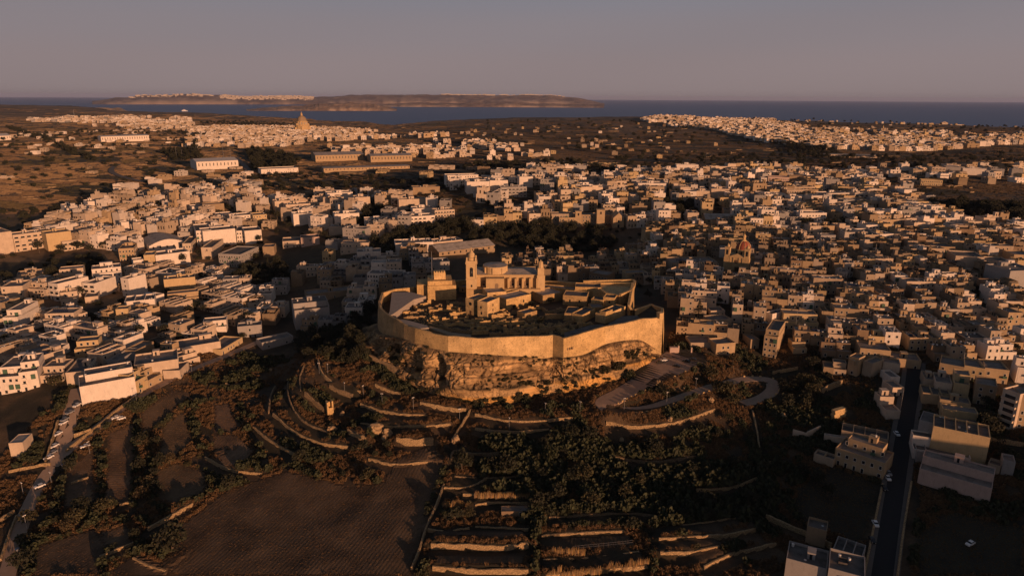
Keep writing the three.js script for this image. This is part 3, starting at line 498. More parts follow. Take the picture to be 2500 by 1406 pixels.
{ // the rock under the wall
  const nu = 620, nv = 96, topC = [], botC = [], pos = [], uv = [], col = [], idx = [];
  const keyT = KEYS.map((_, i) => i / (KEYS.length - 1));
  const topP = wallTop.map((p, i, w) => { const q = w[Math.max(0, i - 1)], r = w[Math.min(w.length - 1, i + 1)], d = V(r.x - q.x, 0, r.z - q.z).normalize(); return V(p.x - d.z * 1.2, wallFootY[i] + .9, p.z + d.x * 1.2); }), tc = new THREE.CatmullRomCurve3(topP, false, 'centripetal'), bc = new THREE.CatmullRomCurve3(rockFoot, false, 'centripetal');
  const groove = (u, c, w) => Math.exp(-Math.pow((u - c) / w, 2));
  for (let i = 0; i <= nu; i++) {
    const u = i / nu, a = tc.getPoint(u), b = bc.getPoint(u), e = .004, q0 = bc.getPoint(Math.max(0, u - e)), q1 = bc.getPoint(Math.min(1, u + e)), d = V(q1.x - q0.x, 0, q1.z - q0.z).normalize(), nx = -d.z, nz = d.x, s = u * 150;
    const low = smooth(.3, .42, u), kk = 18 * u;
    const ledge = .56 + .05 * (vnoise(u * 14, 2, 3) - .5) + .04 * low, led0 = .03 + .05 * vnoise(u * 30, 1, 4);
    for (let j = 0; j <= nv; j++) {
      const v = j / nv;
      // profile: shelf at the wall, upper face, middle shelf, lower face, talus
      const P = [[0, 0], [.06, .20], [ledge - .08, .40], [ledge, .50 + .14 * low], [ledge + .05, .66], [.90, .80], [1, 1]]; let k = 0; while (k < P.length - 2 && v > P[k + 1][0]) k++;
      const hx = lerp(P[k][1], P[k + 1][1], (v - P[k][0]) / (P[k + 1][0] - P[k][0])), y = lerp(a.y, b.y - 1.6, v);
      const smoothLow = smooth(.60, .66, v) * smooth(.40, .44, u) * (1 - smooth(.94, .99, v)) * (1 - smooth(.93, .97, u)), rough = 1 - .8 * smoothLow;
      const rg = fbm(s / 3.1, y / 3.4, 4, 101), big = fbm(s / 11, y / 9, 3, 103), strata = fbm(s / 26, y / 1.1, 3, 105), crack = Math.max(smooth(.035, 0, Math.abs(fbm(s / 5.5 + y / 30, y / 17, 3, 107) - .5)), .7 * smooth(.03, 0, Math.abs(fbm(s / 2.6, y / 6, 3, 108) - .5))), mid = Math.sin(Math.PI * clamp(v, 0, 1));
      const slabs = Math.floor(fbm(s / 7.5, y / 9, 2, 109) * 7) / 7, pit = fbm(s / 1.3, y / 1.0, 3, 110), bedY = y + 1.6 * (fbm(s / 30, 5, 2, 116) - .5) + .05 * s, bi = Math.floor(bedY / 2.6), bf = bedY / 2.6 - bi, bed = (hash2(bi, Math.floor(s / 23), 118) - .5) * 1.5 + 1.0 * smooth(.7, 1, bf) - .8 * smooth(.18, 0, bf);
      const vstep = Math.abs((s / 5.2 + .6 * fbm(s / 9, y / 14, 2, 119)) % 1 - .5), joint = smooth(.05, 0, vstep) * (hash2(Math.floor(s / 5.2), bi >> 1, 120) < .6 ? 1 : 0);
      let o = ((rg - .5) * 1.5 + (slabs - .5) * 4.0 + (pit - .5) * .8 + (big - .5) * 6.5 + bed * .55 - crack * 1.6 - joint * .8) * rough * Math.min(1, mid * 2.4);
      const g1 = groove(u, .352 + .014 * Math.sin(v * 4), .0068), g2 = groove(u, .418 + .016 * Math.sin(v * 3.4), .0085), g3 = groove(u, .27, .016), fade = smooth(.04, .15, v) * smooth(.86, .5, v);
      o -= (g1 * 5.5 + g2 * 8 + g3 * 6) * fade; o += (groove(u, .312, .03) * 2.4 + groove(u, .385, .022) * 3.2 + groove(u, .47, .034) * 4.2) * fade;
      const x = lerp(a.x, b.x, hx) + nx * o, z = lerp(a.z, b.z, hx) + nz * o;
      pos.push(x, y + (strata - .5) * .5 * mid, z); uv.push(s + .3 * o, y + hx * 12);
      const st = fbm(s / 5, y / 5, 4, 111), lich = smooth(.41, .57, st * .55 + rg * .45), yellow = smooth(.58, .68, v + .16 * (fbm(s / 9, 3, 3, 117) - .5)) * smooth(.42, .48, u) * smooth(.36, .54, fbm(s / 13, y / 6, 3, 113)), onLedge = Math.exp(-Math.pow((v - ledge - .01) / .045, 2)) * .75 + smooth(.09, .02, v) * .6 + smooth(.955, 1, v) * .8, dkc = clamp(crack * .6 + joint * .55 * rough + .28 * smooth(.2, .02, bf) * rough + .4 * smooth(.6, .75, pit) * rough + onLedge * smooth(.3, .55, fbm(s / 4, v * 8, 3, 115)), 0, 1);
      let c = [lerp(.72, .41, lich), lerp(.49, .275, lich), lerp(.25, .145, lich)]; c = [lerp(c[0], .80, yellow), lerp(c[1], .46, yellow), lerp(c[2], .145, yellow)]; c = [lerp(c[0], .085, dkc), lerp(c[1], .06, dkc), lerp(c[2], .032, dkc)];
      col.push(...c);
    }
  }
  for (let i = 0; i < nu; i++) for (let j = 0; j < nv; j++) { const p = i * (nv + 1) + j, q = p + nv + 1; idx.push(p, p + 1, q, q, p + 1, q + 1); }
  const g = new THREE.BufferGeometry(); g.setAttribute('position', new THREE.Float32BufferAttribute(pos, 3)); g.setAttribute('uv', new THREE.Float32BufferAttribute(uv, 2)); g.setAttribute('color', new THREE.Float32BufferAttribute(col, 3)); g.setIndex(idx); g.computeVertexNormals();
  const m = top(new THREE.Mesh(g, M.rock), 'cliff'); tag(m, 'weathered limestone crag and yellow clay face under the citadel', null, null, 'structure'); shade(m);
  m.userData.kind = 'structure';
}
const CLIFF_ZONE = [...rockFoot.map((p) => [p.x, p.z]), ...[[1640, 760, 0], [1600, 690, 0], [1480, 670, 0], [1150, 650, 0], [960, 680, 0]].map(([a, b, y]) => { const p = onPlane(a, b, y); return [p.x, p.z]; })];
{ // sloping retaining wall at the left of the crag
  const m = new MB(), T = [[900, 866, -7], [930, 879, -8.6], [965, 895, -10.2], [1000, 910, -12]].map(([a, b, y]) => onPlane(a, b, y)), F = [[893, 894], [922, 910], [958, 922], [998, 930]];
  const Bt = F.map(([a, b], i) => { const y = lift(T[i].x - 1.2, T[i].z + 2.6, b); return V(T[i].x - 1.2, y, T[i].z + 2.6); });
  for (let i = 0; i < 3; i++) { for (let k = 0; k < 4; k++) { const f = (P, Q, t) => P.clone().lerp(Q, t).toArray(); m.quad(f(Bt[i], Bt[i + 1], k / 4), f(Bt[i], Bt[i + 1], (k + 1) / 4), f(T[i], T[i + 1], (k + 1) / 4), f(T[i], T[i + 1], k / 4)); const a = T[i].clone().lerp(T[i + 1], k / 4), b = T[i].clone().lerp(T[i + 1], (k + 1) / 4); m.quad(a.toArray(), b.toArray(), [b.x + .8, b.y - .6, b.z - 2], [a.x + .8, a.y - .6, a.z - 2]); } }
  const w = top(m.mesh('retaining_wall', M.rubbleDark), 'retaining_wall'); tag(w, 'grey sloping retaining wall at the left foot of the citadel crag', 'retaining wall');
}
{ // floor inside
  const S = new THREE.Shape(), P = [...wallTop, ...backWall].map((p) => V(p.x, 0, p.z)); P.forEach((p, i) => (i ? S.lineTo(p.x, -p.z) : S.moveTo(p.x, -p.z)));
  const g = new THREE.ShapeGeometry(S).rotateX(-Math.PI / 2); const uv = g.attributes.uv, p = g.attributes.position; for (let i = 0; i < uv.count; i++) uv.setXY(i, p.getX(i), p.getZ(i));
  g.setAttribute('color', new THREE.Float32BufferAttribute(Array.from({ length: p.count }, () => [.10, .072, .045]).flat(), 3));
  const m = top(new THREE.Mesh(g, M.ground), 'citadel_ground'); m.position.y = 7.6; tag(m, 'earth floor inside the citadel walls', null, null, 'structure'); shade(m);
}
const CITY = 7.6;                                              // level of that floor
function frameOn(A, B) { const d = V(B.x - A.x, 0, B.z - A.z), w = d.length(); return { o: A.clone().lerp(B, .5), w, a: Math.atan2(-d.z, d.x) }; }
function slab(px, y0, y1, mat, name, label, cat) {              // prism on picture outline
  const P = px.map(([a, b, yy]) => onPlane(a, b, yy ?? y1)), m = new MB();
  for (let i = 0; i < P.length; i++) { const a = P[i], b = P[(i + 1) % P.length]; m.quad([a.x, y0, a.z], [b.x, y0, b.z], [b.x, px[(i + 1) % P.length][2] ?? y1, b.z], [a.x, px[i][2] ?? y1, a.z]); }
  const t = THREE.ShapeUtils.triangulateShape(P.map((p) => new THREE.Vector2(p.x, -p.z)), []);
  for (const f of t) m.tri(...f.map((i) => [P[i].x, px[i][2] ?? y1, P[i].z]));
  const o = top(m.mesh(name, mat), name); return tag(o, label, cat);
}
slab([[945, 772], [957, 768], [1010, 731], [1040, 723], [1003, 713], [956, 713], [951, 760]], 7, 12.2, M.paving, 'bastion_platform', 'broad paved sloping platform at the left end of the citadel', 'platform');
slab([[958, 779], [985, 792], [1014, 803], [1047, 800], [1043, 795], [1000, 783], [985, 780]], 7, 13.2, M.paving, 'bastion_platform', 'small paved gun platform above the sharp left corner', 'platform');
slab([[1046, 800], [1095, 818], [1150, 823], [1150, 817], [1100, 811], [1050, 796]], 7, 12.4, M.tan, 'wall_walk', 'narrow walk behind the left front wall', 'walkway');
slab([[1380, 826], [1478, 800], [1472, 792], [1440, 794], [1400, 806], [1378, 812]], 7, 11.5, M.roofDark, 'bastion_platform', 'platform behind the middle of the front wall, shade put into its dark colour', 'platform');  // this and the next dark surface carry the shade behind the front wall
slab([[1490, 797], [1530, 789], [1565, 779], [1556, 770], [1520, 772], [1486, 790]], 7, 12.4, M.roofDark, 'bastion_platform', 'flat terrace behind the right front wall, shade put into its dark colour', 'platform');
slab([[1424, 692], [1500, 690], [1545, 689], [1550, 693], [1547, 704], [1538, 716], [1514, 725], [1478, 717], [1466, 708], [1420, 700]], -7, 13.4, M.bastionPale, 'rear_bastion', 'tall solid bastion at the rear right corner with a sunlit curved face', 'bastion');
{ // its parapet
  const P = [[1466, 708], [1478, 717], [1514, 725], [1538, 716], [1547, 704], [1550, 693], [1545, 689], [1500, 690], [1424, 692]].map(([a, b]) => onPlane(a, b, 13.4)), g = top(new THREE.Group(), 'bastion_parapet'); tag(g, 'thick sloping parapet round the top of the rear right bastion', 'parapet');
  P.slice(0, -1).forEach((p, i) => { const f = frameOn(p, P[i + 1]), m = new MB(); m.box(-f.w / 2, f.w / 2, -.2, i < 2 ? 1.1 : 2.1, -.8, .8); const k = m.mesh('wall_section', M.bastion, g); k.position.copy(f.o); k.rotation.y = f.a; });
}
{ // long low garden and ruin walls on the floor
  const W = [[[[1046, 796], [1100, 808], [1165, 817]], 'long lit garden wall just behind the left front wall'], [[[985, 781], [1040, 777]], 'straight low wall between the left platforms'], [[[1000, 769], [1056, 756], [1078, 748]], 'low wall stepping up beside the broad left platform'], [[[1195, 822], [1262, 814], [1305, 801]], 'bent ruin wall in front of the centre court'], [[[1176, 797], [1245, 808]], 'low broken wall below the cubic house'], [[[1300, 817], [1362, 802], [1402, 787]], 'long slanting wall left of the narrow ranges'], [[[1290, 788], [1334, 776]], 'short lit wall beside the ruined cell'], [[[1212, 791], [1290, 781]], 'thin wall across the middle of the ruins'], [[[1396, 803], [1442, 792]], 'short wall before the first narrow range'], [[[1228, 770], [1288, 764]], 'garden wall behind the ruined cell'], [[[1330, 765], [1400, 758]], 'low wall bounding the shaded court'], [[[1090, 742], [1134, 746]], 'low wall at the foot of the bell tower']], R = rngOf(41);
  for (const [L, words] of W) { const c = new THREE.CatmullRomCurve3(L.map(([a, b]) => onPlane(a, b, CITY)), false, 'centripetal'), n = Math.max(3, Math.round(c.getLength() / 2)), m = new MB(); for (let i = 0; i < n; i++) { const a = c.getPoint(i / n), q = c.getPoint((i + 1) / n), d = V(q.x - a.x, 0, q.z - a.z).normalize(), h = CITY + 1.3 + 1.2 * R(), P = (p, s, y) => [p.x - d.z * s, y, p.z + d.x * s]; m.quad(P(a, .4, 6), P(q, .4, 6), P(q, .3, h), P(a, .3, h)).quad(P(q, -.4, 6), P(a, -.4, 6), P(a, -.3, h), P(q, -.3, h)).quad(P(a, .3, h), P(q, .3, h), P(q, -.3, h), P(a, -.3, h)); m.quad(P(q, .4, 6), P(q, -.4, 6), P(q, -.3, h), P(q, .3, h)).quad(P(a, -.4, 6), P(a, .4, 6), P(a, .3, h), P(a, -.3, h)); } tag(top(m.mesh('ruin_wall', M.rubble), 'ruin_wall'), words, 'stone wall'); }
}

// ---- cathedral
{
  const c = top(new THREE.Group(), 'cathedral'); tag(c, 'baroque stone cathedral with bell tower and flat round drum inside the citadel', 'church');
  const o = onPlane(1139, 728, CITY), e = onPlane(1322, 727, CITY), f = frameOn(o, e); c.position.set(o.x, CITY, o.z); c.rotation.y = f.a; const L = f.w;
  const yAt = (py) => lift(o.x, o.z, py) - CITY, roofY = yAt(675), tw = 6.9, corn = yAt(642), finial = yAt(604);
  const b = new MB(); b.box(0, L * .94, -2, roofY, -24, -1.5); b.box(0, L * .98, -2, yAt(703), -1.5, 3.5);
  b.box(L * .26, L * .5, -2, roofY - .6, -1.5, 3.6);
  for (const t of [.545, .64, .735, .83, .925]) b.box(L * t, L * t + 1.1, yAt(703), roofY - 1.2, -1.5, 1.4);
  b.box(-.3, L * .95, roofY, roofY + .7, -1.9, -1.2).box(-.3, L * .95, roofY, roofY + .7, -24.2, -23.5); b.mesh('wall', M.church, c);
  const r = new MB(); r.quad([0, roofY + .1, -1.6], [L * .94, roofY + .1, -1.6], [L * .94, roofY + 2.2, -12], [0, roofY + 2.2, -12]).quad([L * .94, roofY + .1, -24], [0, roofY + .1, -24], [0, roofY + 2.2, -12], [L * .94, roofY + 2.2, -12]); r.mesh('roof', M.roofPale, c);
  const t = new MB(); t.box(0, tw, -2, corn - 10.5, -tw + 2.5, 2.7).box(.15, tw - .15, corn - 10.5, corn, -tw + 2.65, 2.55); t.box(-.25, tw + .25, corn - 10.6, corn - 10, -tw + 2.25, 2.95).box(-.4, tw + .4, corn, corn + .9, -tw + 2.1, 3.1).box(-.15, tw + .15, corn + .9, corn + 1.9, -tw + 2.4, 2.85);
  for (const [i, j] of [[0, 0], [1, 0], [0, 1], [1, 1]]) t.box(.1 + i * (tw - 1.1), 1 + i * (tw - 1.1), corn + 1.9, corn + 4.2, -tw + 2.6 + j * (tw - 1), -tw + 3.5 + j * (tw - 1));
  for (const q of [0, tw - .8]) t.box(q, q + .8, corn - 10, corn, 2.5, 2.78);
  const tower = t.mesh('bell_tower', M.churchPale, c); const oct = new MB(), H = finial - corn, cx = tw / 2, cz = -tw / 2 + 2.6;
  for (const [y0, y1, r0, r1] of [[.1, .32, 2.5, 2.4], [.32, .36, 2.9, 2.9], [.36, .52, 2.1, 1.9], [.52, .66, 2.3, 1.5], [.66, .72, 1.2, .9], [.72, .78, 1.0, .55], [.78, .84, .5, .35]]) oct.cyl(cx, cz, corn + H * y0, corn + H * y1, r0, r1, 12);
  oct.box(cx - .09, cx + .09, corn + H * .84, corn + H, cz - .09, cz + .09).box(cx - .6, cx + .6, corn + H * .93, corn + H * .95, cz - .09, cz + .09); oct.mesh('cupola', M.churchPale, tower);
  const arch = (x, y0, w, h, z, name, mat, parent) => { const S = new THREE.Shape(); S.moveTo(-w / 2, 0); S.lineTo(w / 2, 0); S.lineTo(w / 2, h - w / 2); S.absarc(0, h - w / 2, w / 2, 0, Math.PI, false); S.lineTo(-w / 2, 0); const m = new THREE.Mesh(new THREE.ExtrudeGeometry(S, { depth: .12, bevelEnabled: false }), mat); m.position.set(x, y0, z); m.name = name; shade(m); parent.add(m); return m; };
  arch(tw / 2, corn - 8.6, 2.1, 6.2, 2.56, 'bell_opening', M.glass, tower); const bell = new MB(); bell.cyl(0, 0, 0, 1.3, .75, .35, 10); const bm = bell.mesh('bell', M.iron, tower); bm.position.set(tw / 2, corn - 6, 2.9);
  const w0 = new MB(); w0.box(tw / 2 - .5, tw / 2 + .5, corn - 15.5, corn - 14, 2.65, 2.8); w0.mesh('window', M.glass, tower);
  for (const q of [.205, .595, .69, .785]) { const a = arch(L * q + 1.1, yAt(702), 3.6, 4.6, -1.46, 'niche_window', M.brown, c); const g = new MB(); g.box(-.55, .55, .9, 2.3, .12, .3); g.mesh('window', M.glass, a); const p = new MB(); p.box(-.9, .9, .2, .7, .12, .9); p.mesh('pedestal', M.cream, a); }
  arch(L * .4, yAt(704), 2.2, 4.2, 3.62, 'blind_arch', M.brown, c);
  const d = new MB(); const dx = L * .385, dz = -10; d.cyl(dx, dz, roofY, yAt(658), 7.9, 7.7, 28).cyl(dx, dz, yAt(658), yAt(658) + .7, 8.2, 8.2, 28); for (let k = 0; k < 8; k++) { const a = k / 8 * Math.PI * 2 + .2; d.box(dx + Math.cos(a) * 7.9 - .4, dx + Math.cos(a) * 7.9 + .4, roofY, yAt(658), dz + Math.sin(a) * 7.9 - .4, dz + Math.sin(a) * 7.9 + .4); } d.mesh('drum', M.churchPale, c);
  const cap = new MB(); cap.cyl(dx, dz, yAt(658) + .7, yAt(658) + 1.3, 7.8, 1.2, 28); cap.mesh('drum_roof', M.roofPale, c);
  const s = new MB(); s.box(L * .935, L * .935 + 5.2, -2, yAt(672), -4, 1.2).box(L * .945, L * .945 + 4.2, yAt(672), yAt(655), -3.4, .6).cyl(L * .985, -1.4, yAt(655), yAt(640), 1.9, 1.3, 8).cyl(L * .985, -1.4, yAt(640), yAt(636), .5, .2, 6); s.mesh('facade_turret', M.churchPale, c);
}
{ // keep with flagpole on the left
  const k = top(new THREE.Group(), 'cavalier_tower'); tag(k, 'square stone cavalier tower with flagpole, left of the cathedral', 'tower'); const A = onPlane(1045, 732, CITY), B = onPlane(1108, 730, CITY), f = frameOn(A, B); k.position.copy(f.o); k.rotation.y = f.a; const y = (py) => lift(f.o.x, f.o.z, py) - CITY;
  const b = new MB(), w = f.w; b.box(-w / 2, w / 2 - 1, -2, y(686), -16, 0).box(-w / 2 - .2, w / 2 + 1.5, -2, y(696), -13, 1.4).box(-w / 2 - 7, -w / 2, -2, y(697), -18, -3); b.mesh('wall', M.bastion, k);
  const u = new MB(); u.box(-w / 2 + 4.2, w / 2 - 5, y(686), y(669), -11, -4); for (let i = 0; i < 5; i++) u.box(-w / 2 + 4.2 + i * 1.6, -w / 2 + 5 + i * 1.6, y(669), y(669) + .9, -4.7, -4); u.mesh('upper_block', M.bastionPale, k);
  const p = new MB(); p.cyl(-w / 2 + 3, -6, y(690), y(618), .13, .08, 6); p.mesh('flagpole', M.steel, k);
}
// ---- simple stone blocks inside: front edge left foot, right foot, top row, depth, words
function cityHouse(A, B, topPy, depth, mat, label, feat = '', roofM = M.roof) {
  const g = top(new THREE.Group(), 'stone_building'); tag(g, label, 'building'); const a = onPlane(A[0], A[1], CITY), b = onPlane(B[0], B[1], CITY), f = frameOn(a, b), w = f.w, h = lift(f.o.x, f.o.z, topPy) - CITY; g.position.copy(f.o); g.rotation.y = f.a;
  const m = new MB(); m.box(-w / 2, w / 2, -2, h, -depth, 0, false, false); const p = .55; m.box(-w / 2, w / 2, h, h + p, -.35, 0).box(-w / 2, w / 2, h, h + p, -depth, -depth + .35).box(-w / 2, -w / 2 + .35, h, h + p, -depth + .35, -.35).box(w / 2 - .35, w / 2, h, h + p, -depth + .35, -.35); m.mesh('wall', mat, g);
  const r = new MB(); r.quad([-w / 2, h, 0], [w / 2, h, 0], [w / 2, h, -depth], [-w / 2, h, -depth]); r.mesh('roof', roofM, g);
  for (const q of feat.split(' ').filter(Boolean)) { const [t, u, v] = q.split(':'), x = -w / 2 + w * +u, y = h * +v, n = new MB(); if (t === 'w') n.box(x - .5, x + .5, y - .8, y + .8, -.06, .07); if (t === 'd') n.box(x - .7, x + .7, 0, 2.5, -.06, .07); if (t === 'o') { n.cyl(0, 0, 0, .14, 1, 1, 16); } if (t === 'W') n.box(w / 2 - .06, w / 2 + .07, y - .8, y + .8, -depth * +u - .45, -depth * +u + .45); const e = n.mesh(t === 'd' ? 'door' : 'window', t === 'd' ? M.timber : M.glass, g); if (t === 'o') { e.rotation.x = Math.PI / 2; e.position.set(x, y, 0); } }
  return g;
}
cityHouse([1166, 774], [1190, 779], 738, 13, M.bastionPale, 'tall cubic stone house at the centre of the citadel, near block', 'w:.35:.66 w:.4:.3 W:.45:.75 W:.45:.42');
cityHouse([1137, 765], [1157, 770], 731, 12, M.bastionPale, 'narrow block with a round window left of the tall cubic stone house', 'o:.6:.72 d:.6:0');
cityHouse([1156, 767], [1168, 770], 734, 8, M.bastionDark, 'recessed link between the two blocks of the cubic stone house, shade in its colour', 'w:.5:.6');  // darker stone stands in for the shadow in this gap
cityHouse([1404, 724], [1467, 726], 703, 11, M.bastion, 'wide stone house with tall windows near the rear right bastion', 'w:.25:.5 w:.47:.5 w:.75:.5', M.roofDark);
cityHouse([1322, 717], [1404, 724], 705, 7, M.bastion, 'long low stone range right of the cathedral', 'w:.2:.5 w:.45:.5 w:.7:.5 w:.9:.5');
cityHouse([1240, 724], [1320, 722], 699, 8, M.bastionPale, 'plain sunlit stone wall block below the cathedral niches', 'w:.1:.5');
cityHouse([1190, 745], [1236, 741], 715, 12, M.bastionPale, 'stepped stone house between the cathedral and the cubic house', 'w:.8:.6 w:.5:.4', M.roofPale);
cityHouse([1236, 756], [1296, 742], 726, 12, M.bastion, 'low flat stone house right of the cubic house', 'd:.3:0 w:.7:.5', M.roofPale);
cityHouse([1212, 738], [1262, 728], 710, 9, M.bastion, 'small stone house close under the cathedral drum', 'w:.5:.6');
cityHouse([1325, 742], [1374, 733], 719, 14, M.bastionDark, 'pale flat roofed house in the shade behind the garden court', 'w:.4:.5', M.roofPale);
cityHouse([1374, 744], [1432, 748], 724, 12, M.bastionDark, 'long flat roofed house in shade left of the small gabled house', 'w:.3:.5 w:.7:.5', M.roofDark);
cityHouse([1443, 748], [1472, 752], 733, 8, M.bastion, 'low house left half of the small gabled pair', 'w:.4:.5', M.roofDark);
cityHouse([1472, 750], [1500, 753], 728, 8, M.bastion, 'small square house with one window under the rear bastion', 'w:.55:.6', M.roofDark);
cityHouse([1421, 790], [1453, 773], 763, 7, M.bastion, 'left one of two long narrow stone ranges near the front wall', '', M.roofDark);
cityHouse([1478, 791], [1527, 769], 760, 7, M.bastionPale, 'tall right one of two long narrow stone ranges near the front wall', 'W:.4:.6', M.roofDark);
cityHouse([1463, 787], [1478, 791], 762, 7, M.bastion, 'narrow pilastered end block between the two long ranges', 'w:.6:.5', M.roofDark);
cityHouse([1378, 783], [1406, 785], 767, 14, M.bastionDark, 'small dark roofed house left of the long stone ranges', '', M.roofDark);
cityHouse([1444, 763], [1474, 762], 752, 9, M.bastionDark, 'low square pavilion roof above the long ranges', '', M.roof);
cityHouse([1281, 783], [1311, 775], 764, 7, M.bastionDark, 'tiny ruined cell near the centre court', '', M.roof);
cityHouse([1331, 779], [1378, 778], 770, 2, M.bastionDark, 'free standing ruined wall in the middle court', '');
cityHouse([1120, 712], [1139, 716], 702, 9, M.bastionDark, 'small annex at the foot of the bell tower', 'w:.5:.5');
{ // roofless ruins: low broken walls, each ruin one thing
  const spots = [[1000, 762, 11, .5], [1035, 752, 12, .45], [1075, 766, 13, .1], [1105, 757, 9, -.2], [1120, 775, 10, .3], [1060, 786, 8, .2], [1100, 790, 12, .5], [1150, 792, 12, -.3], [1190, 800, 11, .4], [1230, 786, 13, .2], [1265, 797, 10, .3], [1300, 803, 11, .4], [1345, 797, 12, -.15], [1250, 812, 9, .1], [1310, 760, 9, .3], [1220, 770, 10, .35], [1380, 806, 9, .4], [1290, 770, 9, -.1], [1430, 800, 8, .4], [1170, 812, 9, .2]];
  const words = ['with one tall end wall', 'with three broken sides', 'with a fallen corner', 'with a gap in its front', 'with a stub of cross wall'], R = rngOf(77);
  spots.forEach(([px, py, s, a], i) => {
    const g = top(new THREE.Group(), 'ruined_house'), p = onPlane(px, py, CITY); g.position.copy(p); g.rotation.y = a;
    tag(g, '', 'ruin'); later.push({ o: g, p, lead: `roofless ruin ${words[i % 5]}`, set: 'ruin' });
    for (let k = 0; k < 4; k++) {
      if (k === i % 4 && R() < .6) continue; const m = new MB(), along = k % 2 ? s * .7 : s, n = 5; 
      for (let q = 0; q < n; q++) { const h = .6 + 2.4 * R() * (k === 0 ? 1.2 : .8), x0 = -along / 2 + along * q / n, x1 = x0 + along / n; m.box(x0, x1, -1, h, -.35, .35); }
      const w = m.mesh('ruin_wall', k % 2 ? M.bastionDark : M.bastion, g); w.position.set(k === 1 ? s / 2 : k === 3 ? -s / 2 : 0, 0, k === 0 ? -s * .35 : k === 2 ? s * .35 : 0); w.rotation.y = k % 2 ? Math.PI / 2 : 0;
    }
  });
  const c = new THREE.DodecahedronGeometry(1, 0), n = 900, im = new THREE.InstancedMesh(c, M.bastionDark, n), mt = new THREE.Matrix4(), q = new THREE.Quaternion(); let k = 0;
  while (k < n) { const px = lerp(1000, 1420, R()), py = lerp(752, 818, Math.pow(R(), .8)); if (fbm(px / 45, py / 16, 3, 9) < .5) { if (R() < .92) continue; } const p = onPlane(px, py, CITY), s = .25 + 1.1 * R() * R(); q.setFromEuler(new THREE.Euler(R() * 6, R() * 6, R() * 6)); im.setMatrixAt(k++, mt.compose(p, q, V(s * 1.3, s * .9, s))); }
  tag(top(im, 'rubble'), 'scattered fallen stones among the citadel ruins', null, null, 'stuff'); shade(im);
}

// ---------------------------------------------------------------- houses
const footprints = [];                                        // [x, z, cos, sin, half width, half depth] of what already stands
function occupied(x, z, r) { for (const f of footprints) { const dx = x - f[0], dz = z - f[1], u = dx * f[2] - dz * f[3], v = dx * f[3] + dz * f[2]; if (Math.abs(u) < f[4] + r && Math.abs(v) < f[5] + r) return true; } return false; }
function reserve(x, z, a, hw, hd) { footprints.push([x, z, Math.cos(a), Math.sin(a), hw, hd]); }

